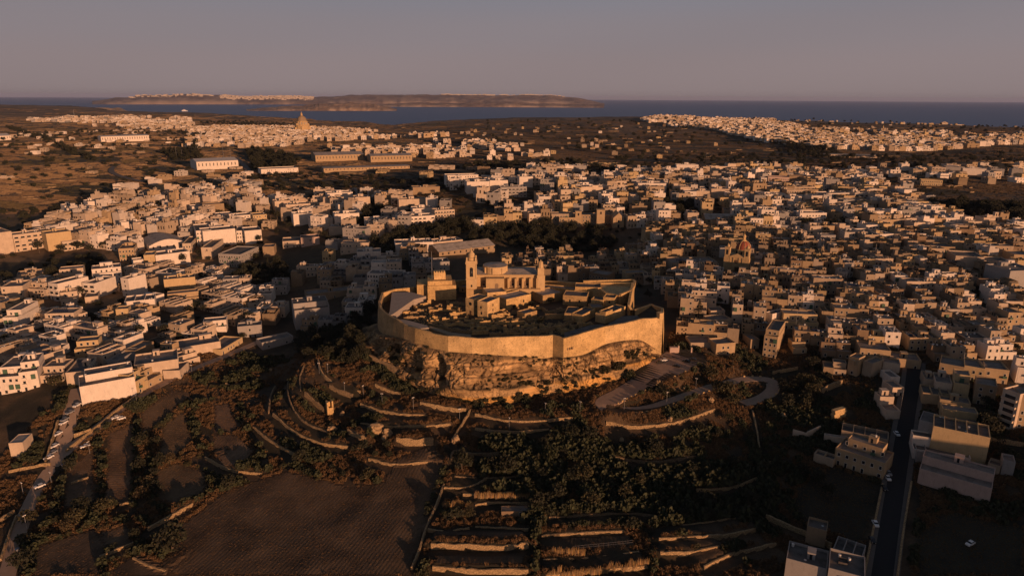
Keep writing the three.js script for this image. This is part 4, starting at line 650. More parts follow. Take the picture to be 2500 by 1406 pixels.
// one flat-roofed house in its own axes: front at z = 0, body towards -z. S(name) gives the collector for that part.
function houseBody(S, R, o) {
  const { w, d, h } = o, st = Math.max(1, Math.round(h / 3.5)), fh = h / st, base = o.base ?? -5, P = o.parapet ?? .95, t = .26;
  const shell = (x0, x1, z0, z1, y0, y1, p, roof = 'roof') => {
    const W = S('wall'); W.box(x0, x1, y0, y1, z0, z1, false, false);
    W.box(x0, x1, y1, y1 + p, z1 - t, z1).box(x0, x1, y1, y1 + p, z0, z0 + t).box(x0, x0 + t, y1, y1 + p, z0 + t, z1 - t).box(x1 - t, x1, y1, y1 + p, z0 + t, z1 - t);
    S(roof).quad([x0 + t, y1, z1 - t], [x1 - t, y1, z1 - t], [x1 - t, y1, z0 + t], [x0 + t, y1, z0 + t]);
  };
  let topZ = 0;
  if (o.setback && st > 1) { topZ = -d * o.setback; shell(-w / 2, w / 2, -d, 0, base, h - fh, P * .9); shell(-w / 2 + (o.inset ?? 0), w / 2 - (o.inset2 ?? 0), -d, topZ, h - fh + .01, h, P * .6); } else shell(-w / 2, w / 2, -d, 0, base, h, P);
  const win = (x, y, ww, wh, z, side) => {                      // opening: surround and sunk pane, on front (0), right (1), left (-1), back (2)
    const G = S('window'), F = S('window_frame', true), e = .06, b = .12;
    const put = (m, x0, x1, y0, y1, z0, z1) => { if (side === 0) m.box(x0, x1, y0, y1, z + z0, z + z1); else if (side === 2) m.box(-x1, -x0, y0, y1, z - z1, z - z0); else if (side === 1) m.box(z + z0, z + z1, y0, y1, -x1, -x0); else m.box(z - z1, z - z0, y0, y1, -x1, -x0); };
    put(G, x - ww / 2, x + ww / 2, y, y + wh, -.05, .025);
    if (F) { put(F, x - ww / 2 - b, x + ww / 2 + b, y - .16, y, -.05, .14); put(F, x - ww / 2 - b, x + ww / 2 + b, y + wh, y + wh + .12, -.05, e + .03); put(F, x - ww / 2 - b, x - ww / 2, y, y + wh, -.05, e); put(F, x + ww / 2, x + ww / 2 + b, y, y + wh, -.05, e); }
  };
  const face = (len, z, side, f0, f1, dens, zAt) => {
    const n = Math.max(1, Math.floor(len / (o.bay ?? 2.9)));
    for (let f = f0; f < f1; f++) for (let i = 0; i < n; i++) {
      if (R() > dens) continue; const x = (side === 1 || side === -1 ? (i + .5) / n * len : -len / 2 + (i + .5) / n * len) + (R() - .5) * .3, y = f * fh + .9;
      if (y + 2 > h) continue;
      if (f === 0 && side === 0 && R() < .5) { win(x, .05, 1.05, 2.2, z, side); continue; }
      if (o.loggia && side === 0) { win(x, f * fh + .25, len / n * .62, 2.1, z, side); const B = S('balcony'), q = len / n * .44; B.box(x - q, x + q, f * fh - .05, f * fh + .12, z, z + 1.25, true); B.box(x - q, x + q, f * fh + .12, f * fh + 1.0, z + 1.15, z + 1.25).box(x - q, x - q + .1, f * fh + .12, f * fh + 1.0, z, z + 1.15).box(x + q - .1, x + q, f * fh + .12, f * fh + 1.0, z, z + 1.15); continue; }
      win(x, y, 1.0 + R() * .25, 1.35 + R() * .35, z, side);
      if (f > 0 && side === 0 && R() < (o.balc ?? .15)) { const B = S(R() < .5 ? 'balcony' : 'enclosed_balcony'); B.box(x - .95, x + .95, y - .95, y - .8, z, z + .95, true).box(x - .95, x + .95, y - .8, y + (R() < .5 ? 1.5 : .15), z + .05, z + .88); }
    }
  };
  const low = o.setback && st > 1 ? st - 1 : st, dens = o.dens ?? .8;
  if (o.front !== 0) { face(w, 0, 0, 0, low, dens); if (low < st) face(w - 2, topZ, 0, low, st, .9); }
  if (o.right) face(d, w / 2, 1, 0, st, o.right); if (o.left) face(d, w / 2, -1, 0, st, o.left); if (o.back) face(w, -d, 2, 0, st, o.back);
  // what stands on the roof
  const onRoof = (fx, fz) => [-w / 2 + .7 + fx * (w - 1.4), -d + .7 + fz * (d + topZ - 1.4)];
  if (o.room) { const [x, z] = onRoof(o.roomX ?? .5, R() < .6 ? .1 : .45), rw = Math.min(w * .55, o.roomW ?? 3.4), rd = Math.min(3.4, d * .4), Q = S('rooftop_room'), x0 = clamp(x - rw / 2, -w / 2 + .3, w / 2 - rw - .3), z0 = Math.max(-d + .3, z - rd / 2); Q.box(x0, x0 + rw, h, h + 2.6, z0, z0 + rd); Q.box(x0 - .12, x0 + rw + .12, h + 2.6, h + 2.78, z0 - .12, z0 + rd + .12); S('window').box(x0 + rw * .3, x0 + rw * .3 + .9, h + .05, h + 2.1, z0 + rd - .05, z0 + rd + .03); if (R() < .3) S('water_tank').cyl(x0 + rw * .7, z0 + rd * .5, h + 2.78, h + 3.7, .42, .42, 7); }
  for (let i = 0; i < (o.tanks ?? 0); i++) { const [x, z] = onRoof(R(), R()); if (R() < .5) S('water_tank').cyl(x, z, h, h + 1.15, .48, .48, 7); else if (R() < .6) S('air_unit').box(x - .45, x + .45, h, h + .8, z - .3, z + .3); else S('satellite_dish').cyl(x, z, h + .9, h + 1.2, .12, .5, 8); }
  if (o.solar) { const [x0, z0] = onRoof(.15, .5); for (let i = 0; i < o.solar; i++) { const T = S('solar_panel'), x = x0 + i * 1.15; if (x + 1 > w / 2 - .5) break; T.quad([x, h + .35, z0 + 1.5], [x + 1, h + .35, z0 + 1.5], [x + 1, h + 1.2, z0], [x, h + 1.2, z0]); } }
  if (o.dividers) for (let i = 1; i < o.dividers; i++) { const x = -w / 2 + w * i / o.dividers; S('wall').box(x - .12, x + .12, h + .02, h + P + .35, -d + t, topZ - t); }
  if (o.well) { const Q = S('light_well'), x = w * (R() - .5) * .4, z = -d * .55; Q.box(x - 1.4, x + 1.4, h + .01, h + .9, z - 1.4, z + 1.4, false, false); Q.quad([x - 1.4, h + .06, z + 1.4], [x + 1.4, h + .06, z + 1.4], [x + 1.4, h + .06, z - 1.4], [x - 1.4, h + .06, z - 1.4]); }
  if (o.mast) { const [x, z] = onRoof(R(), R()); S('aerial').cyl(x, z, h, h + 2.6 + R() * 2, .05, .04, 4); }
}
const PART_MAT = { window: M.glass, window_frame: M.frame, roof: M.roof, rooftop_room: null, water_tank: M.tank, air_unit: M.tank, satellite_dish: M.steel, balcony: null, enclosed_balcony: M.green, solar_panel: M.panel, light_well: M.roofDark, aerial: M.steel };
function makeHouse(name, o, R, wallMat, roofMat) {
  const g = top(new THREE.Group(), name), parts = {};
  houseBody((n) => (parts[n] ??= new MB()), R, o);
  for (const [n, m] of Object.entries(parts)) { if (m.empty) continue; const q = m.mesh(n, n === 'roof' ? roofMat : PART_MAT[n] ?? wallMat, g); if (['window', 'window_frame', 'water_tank', 'air_unit', 'satellite_dish', 'solar_panel', 'balcony', 'enclosed_balcony'].includes(n)) q.userData.kind = 'stuff'; }
  return g;
}

// ---- the buildings one can pick out: front foot left, front foot right, roof row, depth, wall, options, words, category
const PR = rngOf(555);
function footing(A, C) {                                      // the two feet of a front; far off, where a row of the picture spans much ground, both at one distance
  const m = at((A[0] + C[0]) / 2, (A[1] + C[1]) / 2), D = Math.hypot(m.x, m.z), k = smooth(480, 800, D), put = (q, s) => { const p = at(...q); if (!k) return p; const d = ray(...q), h = Math.hypot(d.x, d.z), turn = .16 * D * (C[0] - A[0]) / FX * s, e = V(d.x / h * (D + turn), m.y, d.z / h * (D + turn)); return p.lerp(e, k).setY(m.y); };
  return [put(A, -.5), put(C, .5)];
}
const B = (A, C, topPy, depth, mat, o, label, cat = 'building', name = 'town_building', roofM = M.roof) => {
  const [a, b] = footing(A, C), f = frameOn(a, b), y = Math.min(a.y, b.y); f.o.y = y;
  const h = Math.max(3, lift(f.o.x, f.o.z, topPy) - y - .95);
  const g = makeHouse(name, { w: f.w, d: depth, h, base: -7, ...o }, PR, M[mat], roofM); g.position.copy(f.o); g.rotation.y = f.a; tag(g, label, cat);
  const cx = f.o.x - Math.sin(f.a) * depth / 2, cz = f.o.z - Math.cos(f.a) * depth / 2; reserve(cx, cz, f.a, f.w / 2 + .6, depth / 2 + .6); return g;
};
const AP = { loggia: 1, room: 1, tanks: 5, mast: 1, bay: 4.4, dens: .92 }, BL = { front: 0, room: 1, tanks: 4, right: .75, mast: 1, roomW: 6 }, TH = { setback: .4, room: 1, tanks: 2, balc: .25 };
// left foreground
B([200, 992], [334, 966], 917, 17, 'white', { front: 0, setback: .42, room: 0, right: .8, tanks: 3, inset: 3 }, 'big white stepped house with a blank side wall beside the left road', 'house', 'house');
B([336, 965], [362, 948], 908, 13, 'yellow', { balc: .9, room: 1, setback: .3 }, 'yellow fronted house with balconies joined to the big white stepped house', 'house', 'house');
B([362, 948], [396, 930], 905, 12, 'honey', { balc: .6, room: 1, setback: .5 }, 'honey coloured house up the road from the yellow fronted one', 'house', 'house');
B([331, 928], [438, 917], 884, 18, 'cream', { front: 0, room: 1, right: .7, tanks: 2 }, 'long blank cream house with a deep parapet above the left road', 'house', 'house');
B([440, 925], [462, 905], 893, 9, 'cream', { room: 0, dens: .6 }, 'small cream end house stepping down to the left road', 'house', 'house');
B([428, 868], [540, 862], 842, 16, 'cream', { front: 0, room: 1, right: .8, roomX: .75, roomW: 7 }, 'long cream house with two rooftop rooms and a wide blank wall', 'house', 'house');
B([541, 868], [592, 836], 838, 13, 'yellow', { room: 1, roomX: .5 }, 'yellow house with windows at the right end of the cream row', 'house', 'house');
B([425, 893], [488, 884], 868, 10, 'cream', { room: 1, roomX: .8, roomW: 5, setback: .3 }, 'lower cream house with a flat awning in front of the long cream house', 'house', 'house');
B([163, 942], [212, 938], 908, 22, 'cream', { front: 0, right: .7, room: 1, roomX: .8 }, 'pale house with one square blank end and a long right side', 'house', 'house', M.roofDark);
B([99, 936], [152, 932], 900, 15, 'cream', { setback: .3, room: 1, right: .4, dens: .6 }, 'cream house with arched lower front behind a garden tree', 'house', 'house');
B([-8, 966], [52, 955], 906, 24, 'white', { right: .3, setback: .3, dens: .9, room: 1, balc: .5 }, 'white house with balconies at the left edge above the scrub', 'house', 'house');
B([52, 957], [96, 944], 892, 20, 'white', { setback: .35, room: 1, right: 0, balc: .7 }, 'tall white stepped house with a long blank right side, left edge', 'house', 'house');
B([184, 880], [238, 876], 838, 14, 'yellow', { setback: .4, dens: .9, room: 0, right: .4 }, 'cream corner house with three windows under its flat roof', 'house', 'house');
B([75, 873], [147, 872], 851, 9, 'white', { front: 0, room: 0 }, 'long low white parapet house in the left middle', 'house', 'house');
B([262, 905], [290, 908], 880, 20, 'grey', { front: 0, right: .4 }, 'grey plastered house with a plain front, partly in shade', 'house', 'house');
B([304, 880], [333, 884], 855, 16, 'tan', { dens: .9, room: 0 }, 'shaded house with an arched porch left of the long cream row', 'house', 'house');
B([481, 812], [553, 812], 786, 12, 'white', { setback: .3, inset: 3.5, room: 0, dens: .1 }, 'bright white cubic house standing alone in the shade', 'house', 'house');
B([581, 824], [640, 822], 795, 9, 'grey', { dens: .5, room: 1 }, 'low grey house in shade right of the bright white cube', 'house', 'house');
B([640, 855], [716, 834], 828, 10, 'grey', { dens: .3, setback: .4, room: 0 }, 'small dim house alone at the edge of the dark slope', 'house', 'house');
B([26, 1118], [60, 1114], 1078, 9, 'cream', { front: 0, room: 0, parapet: .3 }, 'small stone farm hut with a flat metal roof in the left field', 'hut', 'farm_hut', M.roofPale);
// left middle
B([122, 729], [146, 737], 691, 24, 'white', { dens: 1, bay: 3.6, right: 0, room: 1, loggia: 1 }, 'left one of three tall white apartment blocks, blank tan side', 'apartment block', 'apartment_block');
B([204, 724], [235, 729], 691, 22, 'white', { dens: 1, bay: 4, loggia: 1, room: 1 }, 'middle one of three tall white apartment blocks with four rows of balconies', 'apartment block', 'apartment_block');
B([299, 722], [318, 727], 679, 16, 'white', { dens: 1, bay: 4, room: 1 }, 'narrow right one of three tall white apartment blocks with orange shutters', 'apartment block', 'apartment_block');
B([228, 700], [300, 698], 655, 18, 'white', { dens: .95, bay: 3.2, setback: .18, room: 1, roomW: 9, tanks: 6, right: .3 }, 'white hotel with a glass stair front and a terrace floor', 'hotel', 'hotel');
B([402, 714], [479, 713], 679, 12, 'yellow', { front: 0, room: 1, tanks: 2 }, 'bright yellow blank block beside the dark street', 'building', 'apartment_block');
B([410, 744], [486, 741], 716, 12, 'honey', { setback: .3, dens: .5 }, 'terraced honey house under the bright yellow blank block', 'house', 'house');
B([306, 764], [380, 760], 733, 16, 'white', { front: 0, room: 0, tanks: 3, dividers: 3 }, 'wide white blank wall block with three roof bays, left of the dark street', 'building', 'apartment_block');
B([281, 790], [312, 789], 757, 12, 'yellow', { setback: .35, balc: .9, dens: .9 }, 'yellow house with a covered roof terrace and two arches', 'house', 'house');
B([107, 806], [178, 803], 767, 15, 'cream', { setback: .22, dens: .9, room: 0, solar: 8 }, 'cream two tier terrace house with solar panels', 'house', 'house');
B([178, 800], [222, 790], 768, 13, 'cream', { setback: .3, dens: .8, balc: .5 }, 'cream house stepping back right of the two tier terrace house', 'house', 'house');
B([10, 803], [46, 803], 761, 26, 'white', { dens: .9, balc: .8, setback: .2, right: 0, room: 1 }, 'white house with a large blank right wall at the left edge, mid town', 'house', 'house');
B([148, 745], [190, 742], 716, 14, 'cream', { setback: .45, dens: .6, room: 1 }, 'cream house with a roof terrace between two tall white blocks', 'house', 'house');
B([207, 740], [240, 738], 724, 20, 'cream', { setback: .4, dens: .7 }, 'low long cream house under the middle tall white block', 'house', 'house');
B([145, 690], [205, 690], 658, 16, 'cream', { setback: .3, dens: .7, right: .4 }, 'cream house with a dark window band behind the left white block', 'house', 'house');
B([43, 692], [108, 690], 668, 15, 'sand', { front: 0, room: 1, roomW: 8 }, 'sand coloured house in front of the dark field on the left', 'house', 'house');
B([6, 735], [60, 736], 699, 18, 'cream', { dens: .3, room: 1 }, 'pale sloping topped house at the left edge below the field', 'house', 'house');
B([-60, 630], [36, 618], 570, 30, 'cream', { front: 0, room: 1, tanks: 4, right: .9 }, 'large cream apartment block cut by the left edge', 'apartment block', 'apartment_block');
B([37, 617], [112, 603], 569, 16, 'cream', { ...AP, right: .4 }, 'cream apartment block with many balconies right of the edge block', 'apartment block', 'apartment_block');
B([117, 611], [178, 608], 567, 18, 'yellow', { front: 0, room: 1 }, 'blank yellow wall apartment block behind garden trees', 'apartment block', 'apartment_block');
B([155, 612], [203, 607], 588, 8, 'cream', { dens: .9, loggia: 1, setback: .4 }, 'stepped cream annex in front of the blank yellow wall', 'building', 'apartment_block');
B([216, 516], [244, 517], 491, 20, 'white', { front: 0, right: .8, room: 1 }, 'white gable block at the town edge below brown fields, left one', 'apartment block', 'apartment_block');
B([159, 522], [190, 520], 501, 18, 'white', { front: 0, room: 1 }, 'white block standing alone before the brown fields', 'apartment block', 'apartment_block');
B([346, 496], [376, 498], 477, 20, 'grey', { front: 0, right: .9, room: 1 }, 'grey and white block at the upper edge of the left town', 'apartment block', 'apartment_block');
B([298, 570], [317, 570], 542, 10, 'white', { front: 0 }, 'slim white tower block left of the pale blue block', 'apartment block', 'apartment_block');
B([320, 566], [364, 566], 545, 22, 'white', { front: 0, dens: .3, room: 1 }, 'pale bluish white block with a stepped roof', 'apartment block', 'apartment_block');
B([372, 540], [392, 539], 513, 12, 'white', { front: 0 }, 'white upright block among small cream houses', 'apartment block', 'apartment_block');
B([291, 634], [330, 642], 606, 22, 'honey', { dens: 1, bay: 2.4, right: .8, room: 1, roomW: 10 }, 'honey coloured hall with close pilasters left of the white long wall', 'hall', 'public_hall', M.roofDark);
B([353, 653], [380, 655], 622, 16, 'yellow', { dens: .9, balc: .9 }, 'yellow house with balconies at the left end of the long white wall', 'house', 'house');
B([382, 655], [465, 642], 618, 18, 'white', { front: 0, room: 1, tanks: 2 }, 'long bright white wall building with a rounded right end', 'building', 'apartment_block');
B([327, 660], [352, 658], 634, 10, 'white', { front: 0 }, 'small white block left of the long bright white wall', 'building', 'apartment_block');
B([481, 598], [520, 604], 562, 40, 'white', { dens: 1, bay: 2.6, right: .2, room: 0 }, 'white school wing with a row of fins on its left side', 'school', 'school_wing', M.roofDark);
B([498, 606], [577, 597], 561, 20, 'white', { front: 0, room: 0, right: .2 }, 'white school wing with a long blank south wall', 'school', 'school_wing', M.roofDark);
B([578, 588], [598, 596], 563, 24, 'white', { dens: 1, bay: 2.2, right: 0 }, 'white school end wing with tall dark windows', 'school', 'school_wing', M.roofDark);
B([599, 596], [640, 594], 562, 22, 'white', { front: 0, room: 0 }, 'bright blank white end wall of the school', 'school', 'school_wing', M.roofDark);
B([446, 614], [468, 622], 594, 36, 'cream', { dens: 1, bay: 2.4, right: .9 }, 'low cream classroom wing with two rows of windows', 'school', 'school_wing', M.roofDark);
B([492, 628], [520, 636], 604, 40, 'cream', { dens: .2, right: .2 }, 'school hall wing with a big dark glazed side', 'school', 'school_wing', M.roofDark);
B([534, 642], [590, 661], 620, 34, 'grey', { dens: 1, bay: 2.2, right: .6 }, 'low dark roofed classroom wing with pilasters, half in shade', 'school', 'school_wing', M.roofDark);
B([532, 546], [572, 546], 523, 18, 'white', { dens: .3, room: 0 }, 'white two storey house left part of the long cream row above the school', 'house', 'house');
B([572, 547], [618, 546], 525, 18, 'white', { dens: .35, room: 0, tanks: 4 }, 'white middle part of the long cream row above the school', 'house', 'house');
B([618, 546], [652, 546], 524, 18, 'yellow', { dens: .9, room: 0, tanks: 3 }, 'cream arched end of the long row above the school', 'house', 'house');
B([500, 524], [548, 520], 498, 16, 'tan', { front: 0, left: .4 }, 'big tan blank walled block above the school', 'apartment block', 'apartment_block');
B([469, 521], [500, 524], 503, 16, 'white', { dens: .2 }, 'white block joined to the left of the tan blank one', 'apartment block', 'apartment_block');
B([642, 626], [670, 628], 570, 14, 'tan', { front: 0, dens: .4, h: 9 }, 'tan office block right of the school', 'building', 'apartment_block');
B([690, 605], [736, 604], 588, 20, 'cream', { dens: .6, room: 0 }, 'modern church hall with a curved cream front', 'church hall', 'public_hall', M.roofDark);
B([735, 602], [780, 598], 579, 16, 'pink', { dens: .5, room: 0 }, 'square pinkish hall with a louvred front', 'hall', 'public_hall', M.roofDark);
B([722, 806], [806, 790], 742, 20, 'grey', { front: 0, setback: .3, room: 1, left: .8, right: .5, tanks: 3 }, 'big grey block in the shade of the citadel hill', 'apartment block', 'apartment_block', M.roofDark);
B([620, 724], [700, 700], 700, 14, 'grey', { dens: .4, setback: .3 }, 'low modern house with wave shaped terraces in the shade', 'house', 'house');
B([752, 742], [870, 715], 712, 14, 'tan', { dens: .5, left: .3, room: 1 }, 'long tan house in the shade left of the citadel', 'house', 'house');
B([897, 703], [979, 700], 668, 14, 'white', { dens: 1, bay: 2.3, room: 0, loggia: 0, tanks: 6 }, 'white hotel with four rows of windows in the shade below the citadel', 'hotel', 'hotel');
// centre
const MID = [
  [[672, 520], [712, 518], 490, 16, 'cream', BL, 'leftmost of the row of cream blocks above the football ground'], [[699, 527], [759, 525], 498, 18, 'cream', { ...BL, left: .9 }, 'cream block with dark balconies on its left side'],
  [[717, 550], [763, 549], 521, 16, 'white', BL, 'stepped white block beside the football ground'], [[757, 556], [813, 554], 532, 16, 'white', BL, 'long low white block right of the football ground'],
  [[818, 552], [878, 550], 521, 18, 'white', { ...BL, left: .9 }, 'square white block with shade on its lower half'], [[800, 497], [862, 494], 470, 18, 'white', BL, 'white staircase shaped block in the cream quarter'],
  [[868, 514], [905, 512], 481, 18, 'cream', BL, 'cream block with a stepped parapet, above the park'], [[826, 518], [868, 516], 498, 14, 'white', BL, 'low white block joined left of the stepped cream one'],
  [[891, 559], [950, 557], 534, 14, 'white', BL, 'long pale block with a shade line before the park'], [[803, 572], [862, 572], 552, 14, 'cream', BL, 'low cream block with rooms in front of the long white one'],
  [[965, 548], [1000, 562], 525, 20, 'white', { ...AP, right: .8 }, 'curved corner apartment block with many white balconies, left face'], [[1000, 562], [1062, 546], 527, 16, 'white', AP, 'curved corner apartment block with many white balconies, right face'],
  [[1008, 530], [1060, 524], 508, 16, 'white', BL, 'white block behind the curved corner block'], [[1062, 545], [1110, 530], 512, 14, 'cream', { ...AP, bay: 3 }, 'cream apartment row running along the park to the right'],
  [[974, 512], [1042, 507], 486, 14, 'cream', BL, 'pale long block above the curved corner block'], [[922, 500], [961, 498], 475, 14, 'honey', BL, 'honey coloured blank block above the pale long one'],
  [[1089, 455], [1168, 452], 427, 18, 'white', { dens: .9, bay: 3, room: 0, tanks: 4 }, 'long white block with two rows of small windows, topmost slab'], [[1140, 473], [1195, 472], 443, 18, 'white', { ...BL, left: .9 }, 'square white blank slab in the middle of the slab blocks'],
  [[1196, 470], [1240, 468], 440, 20, 'white', { ...BL, left: .9 }, 'white slab with balconies right of the square blank one'], [[1222, 486], [1286, 476], 456, 18, 'grey', { ...AP, dens: 1 }, 'grey slab with shaded balconies nearest of the slab blocks'],
  [[1008, 473], [1074, 471], 456, 16, 'tan', BL, 'tan stone block left of the slab blocks'], [[1268, 457], [1301, 458], 431, 20, 'white', { ...BL, right: .95 }, 'white tower slab with a balcony side, standing alone on the right'],
  [[637, 424], [728, 421], 411, 30, 'white', { dens: .5, room: 0 }, 'long low white factory behind a dark reservoir'], [[831, 620], [898, 618], 594, 16, 'cream', { dens: .5, room: 1, setback: .3 }, 'pink and cream houses block below the dark trees'],
  [[872, 642], [930, 636], 614, 14, 'white', BL, 'white stepped blocks left of the long shed'], [[930, 638], [975, 634], 623, 10, 'white', BL, 'low white box right of the stepped white blocks'],
  [[966, 622], [1058, 615], 592, 18, 'white', { ...AP, front: 0, room: 1, tanks: 9 }, 'long apartment row with cluttered white roof, left part'], [[1058, 614], [1130, 606], 588, 16, 'cream', { ...BL, tanks: 8 }, 'long apartment row with cluttered roof, right part'],
  [[1364, 467], [1424, 464], 445, 20, 'white', BL, 'pale blank block at the left of the right-hand town'], [[1400, 420], [1432, 419], 404, 16, 'grey', BL, 'grey block at the far edge of town before dark fields'],
  [[1370, 421], [1400, 420], 404, 14, 'white', { ...BL, dens: .8 }, 'white block joined left of the grey far edge block'], [[1484, 456], [1531, 454], 436, 14, 'cream', { ...AP, bay: 3 }, 'cream house block with many windows on the ridge'],
  [[1507, 421], [1530, 420], 404, 12, 'white', { dens: 1, bay: 2.6 }, 'white upright block with four windows on the far edge'], [[1557, 473], [1627, 470], 447, 22, 'white', BL, 'wide white blank block with two setbacks'],
  [[1617, 431], [1652, 430], 410, 20, 'white', BL, 'left lower wing of the stepped white blocks'], [[1652, 432], [1706, 430], 402, 20, 'white', { ...BL, setback: .3 }, 'highest of the stepped white blocks on the ridge'],
  [[1692, 449], [1732, 447], 430, 18, 'white', BL, 'white block in front of the highest stepped one'], [[1671, 492], [1700, 491], 467, 16, 'white', { dens: .6 }, 'white upright block with a row of windows'], [[1700, 492], [1732, 488], 466, 18, 'cream', BL, 'pale block beside the sunken road'],
  [[1736, 486], [1780, 484], 461, 20, 'cream', BL, 'broad pale block right of the sunken road'], [[1874, 456], [1926, 454], 432, 16, 'pink', { dens: 1, bay: 2.6, room: 0 }, 'long flat roofed school with three rows of windows'],
  [[1926, 453], [1972, 451], 430, 16, 'tan', { front: 0, room: 0 }, 'tan blank extension of the long flat roofed school'], [[1857, 461], [1871, 460], 434, 10, 'white', { dens: 1, bay: 2 }, 'slim white stair tower beside the long school'],
  [[1845, 488], [1866, 488], 469, 10, 'white', { dens: 1, bay: 2.2 }, 'small white block with six windows'], [[1481, 519], [1501, 519], 498, 12, 'white', { dens: 1, bay: 2.4 }, 'white house with a grid of windows above the convent'],
  [[2016, 461], [2049, 462], 437, 20, 'grey', BL, 'large blank grey white block in the right middle'], [[2034, 536], [2062, 536], 513, 14, 'white', { dens: .9, bay: 2.6 }, 'leftmost of the four white blocks'], [[2062, 537], [2086, 537], 515, 14, 'white', { dens: .9, bay: 2.6 }, 'second of the four white blocks'],
  [[2086, 538], [2110, 537], 514, 14, 'white', { dens: .5, bay: 3 }, 'third and widest of the four white blocks'], [[2185, 471], [2221, 470], 458, 16, 'tan', { front: 0 }, 'tan blank block at the edge of the right-hand fields'], [[2166, 470], [2185, 470], 457, 12, 'yellow', { dens: .5 }, 'yellow house joined to the tan block by the fields'],
  [[2248, 456], [2302, 450], 439, 12, 'yellow', { dens: .9, bay: 2.4 }, 'long yellow terrace alone above the right-hand fields'], [[2274, 428], [2308, 427], 408, 16, 'cream', { ...AP }, 'cream balcony block on the right ridge'], [[2308, 424], [2345, 426], 407, 20, 'grey', { front: 0 }, 'grey hall right of the cream balcony block'],
  [[2350, 428], [2408, 427], 411, 20, 'white', BL, 'broad white block on the right ridge'], [[2418, 430], [2452, 429], 412, 20, 'grey', BL, 'grey blank block right of the broad white one'], [[2470, 430], [2498, 430], 412, 18, 'grey', BL, 'grey block at the right edge of the ridge'],
  [[2015, 598], [2040, 597], 580, 14, 'yellow', BL, 'small bright yellow block before the long hall roof'], [[1960, 574], [2029, 571], 557, 24, 'honey', { dens: .2, room: 0, parapet: 1.6 }, 'honey coloured hall with a yellow band along its front'],
  [[2275, 628], [2330, 626], 602, 18, 'honey', { dens: .8, room: 0 }, 'long honey block behind the walled barrack'], [[2330, 655], [2400, 658], 626, 22, 'cream', { front: 0, room: 0, left: .2 }, 'walled barrack block with a corrugated dark roof'],
  [[2398, 668], [2466, 666], 637, 16, 'cream', { dens: .7, room: 0 }, 'cream two storey block right of the barrack'], [[2471, 656], [2520, 654], 622, 18, 'honey', { dens: .5 }, 'honey block cut by the right edge, mid height'], [[2458, 716], [2530, 706], 660, 22, 'grey', BL, 'big grey blank block cut by the right edge'],
  [[1626, 690], [1731, 704], 668, 16, 'cream', { dens: 1, bay: 2.6, room: 1, tanks: 4 }, 'long palace block with tall windows near the domed church'], [[1640, 664], [1752, 654], 640, 20, 'sand', { dens: .4, room: 1, tanks: 8, solar: 5 }, 'broad block with a cluttered roof behind the palace block'],
  [[1438, 692], [1482, 696], 668, 14, 'brown', { dens: 1, bay: 2.4, room: 0 }, 'dark arcaded court building behind the rear bastion'], [[1530, 690], [1580, 682], 665, 10, 'honey', { dens: .4, room: 0 }, 'honey coloured range behind the right bastion'],
  [[1346, 548], [1400, 550], 522, 14, 'sand', { dens: .7, room: 0 }, 'left wing of the towered convent'], [[1400, 552], [1498, 548], 524, 14, 'tan', { dens: .8, room: 0 }, 'long wing of the towered convent'], [[1365, 556], [1405, 556], 531, 10, 'honey', { dens: .7 }, 'lower front block of the towered convent'],
];
for (const [a, b, t, d, m, o, l] of MID) B(a, b, t, d, m, o, l, 'building', /slab|block/.test(l) ? 'apartment_block' : 'town_building', /school|hall|barrack/.test(l) ? M.roofDark : M.roof);
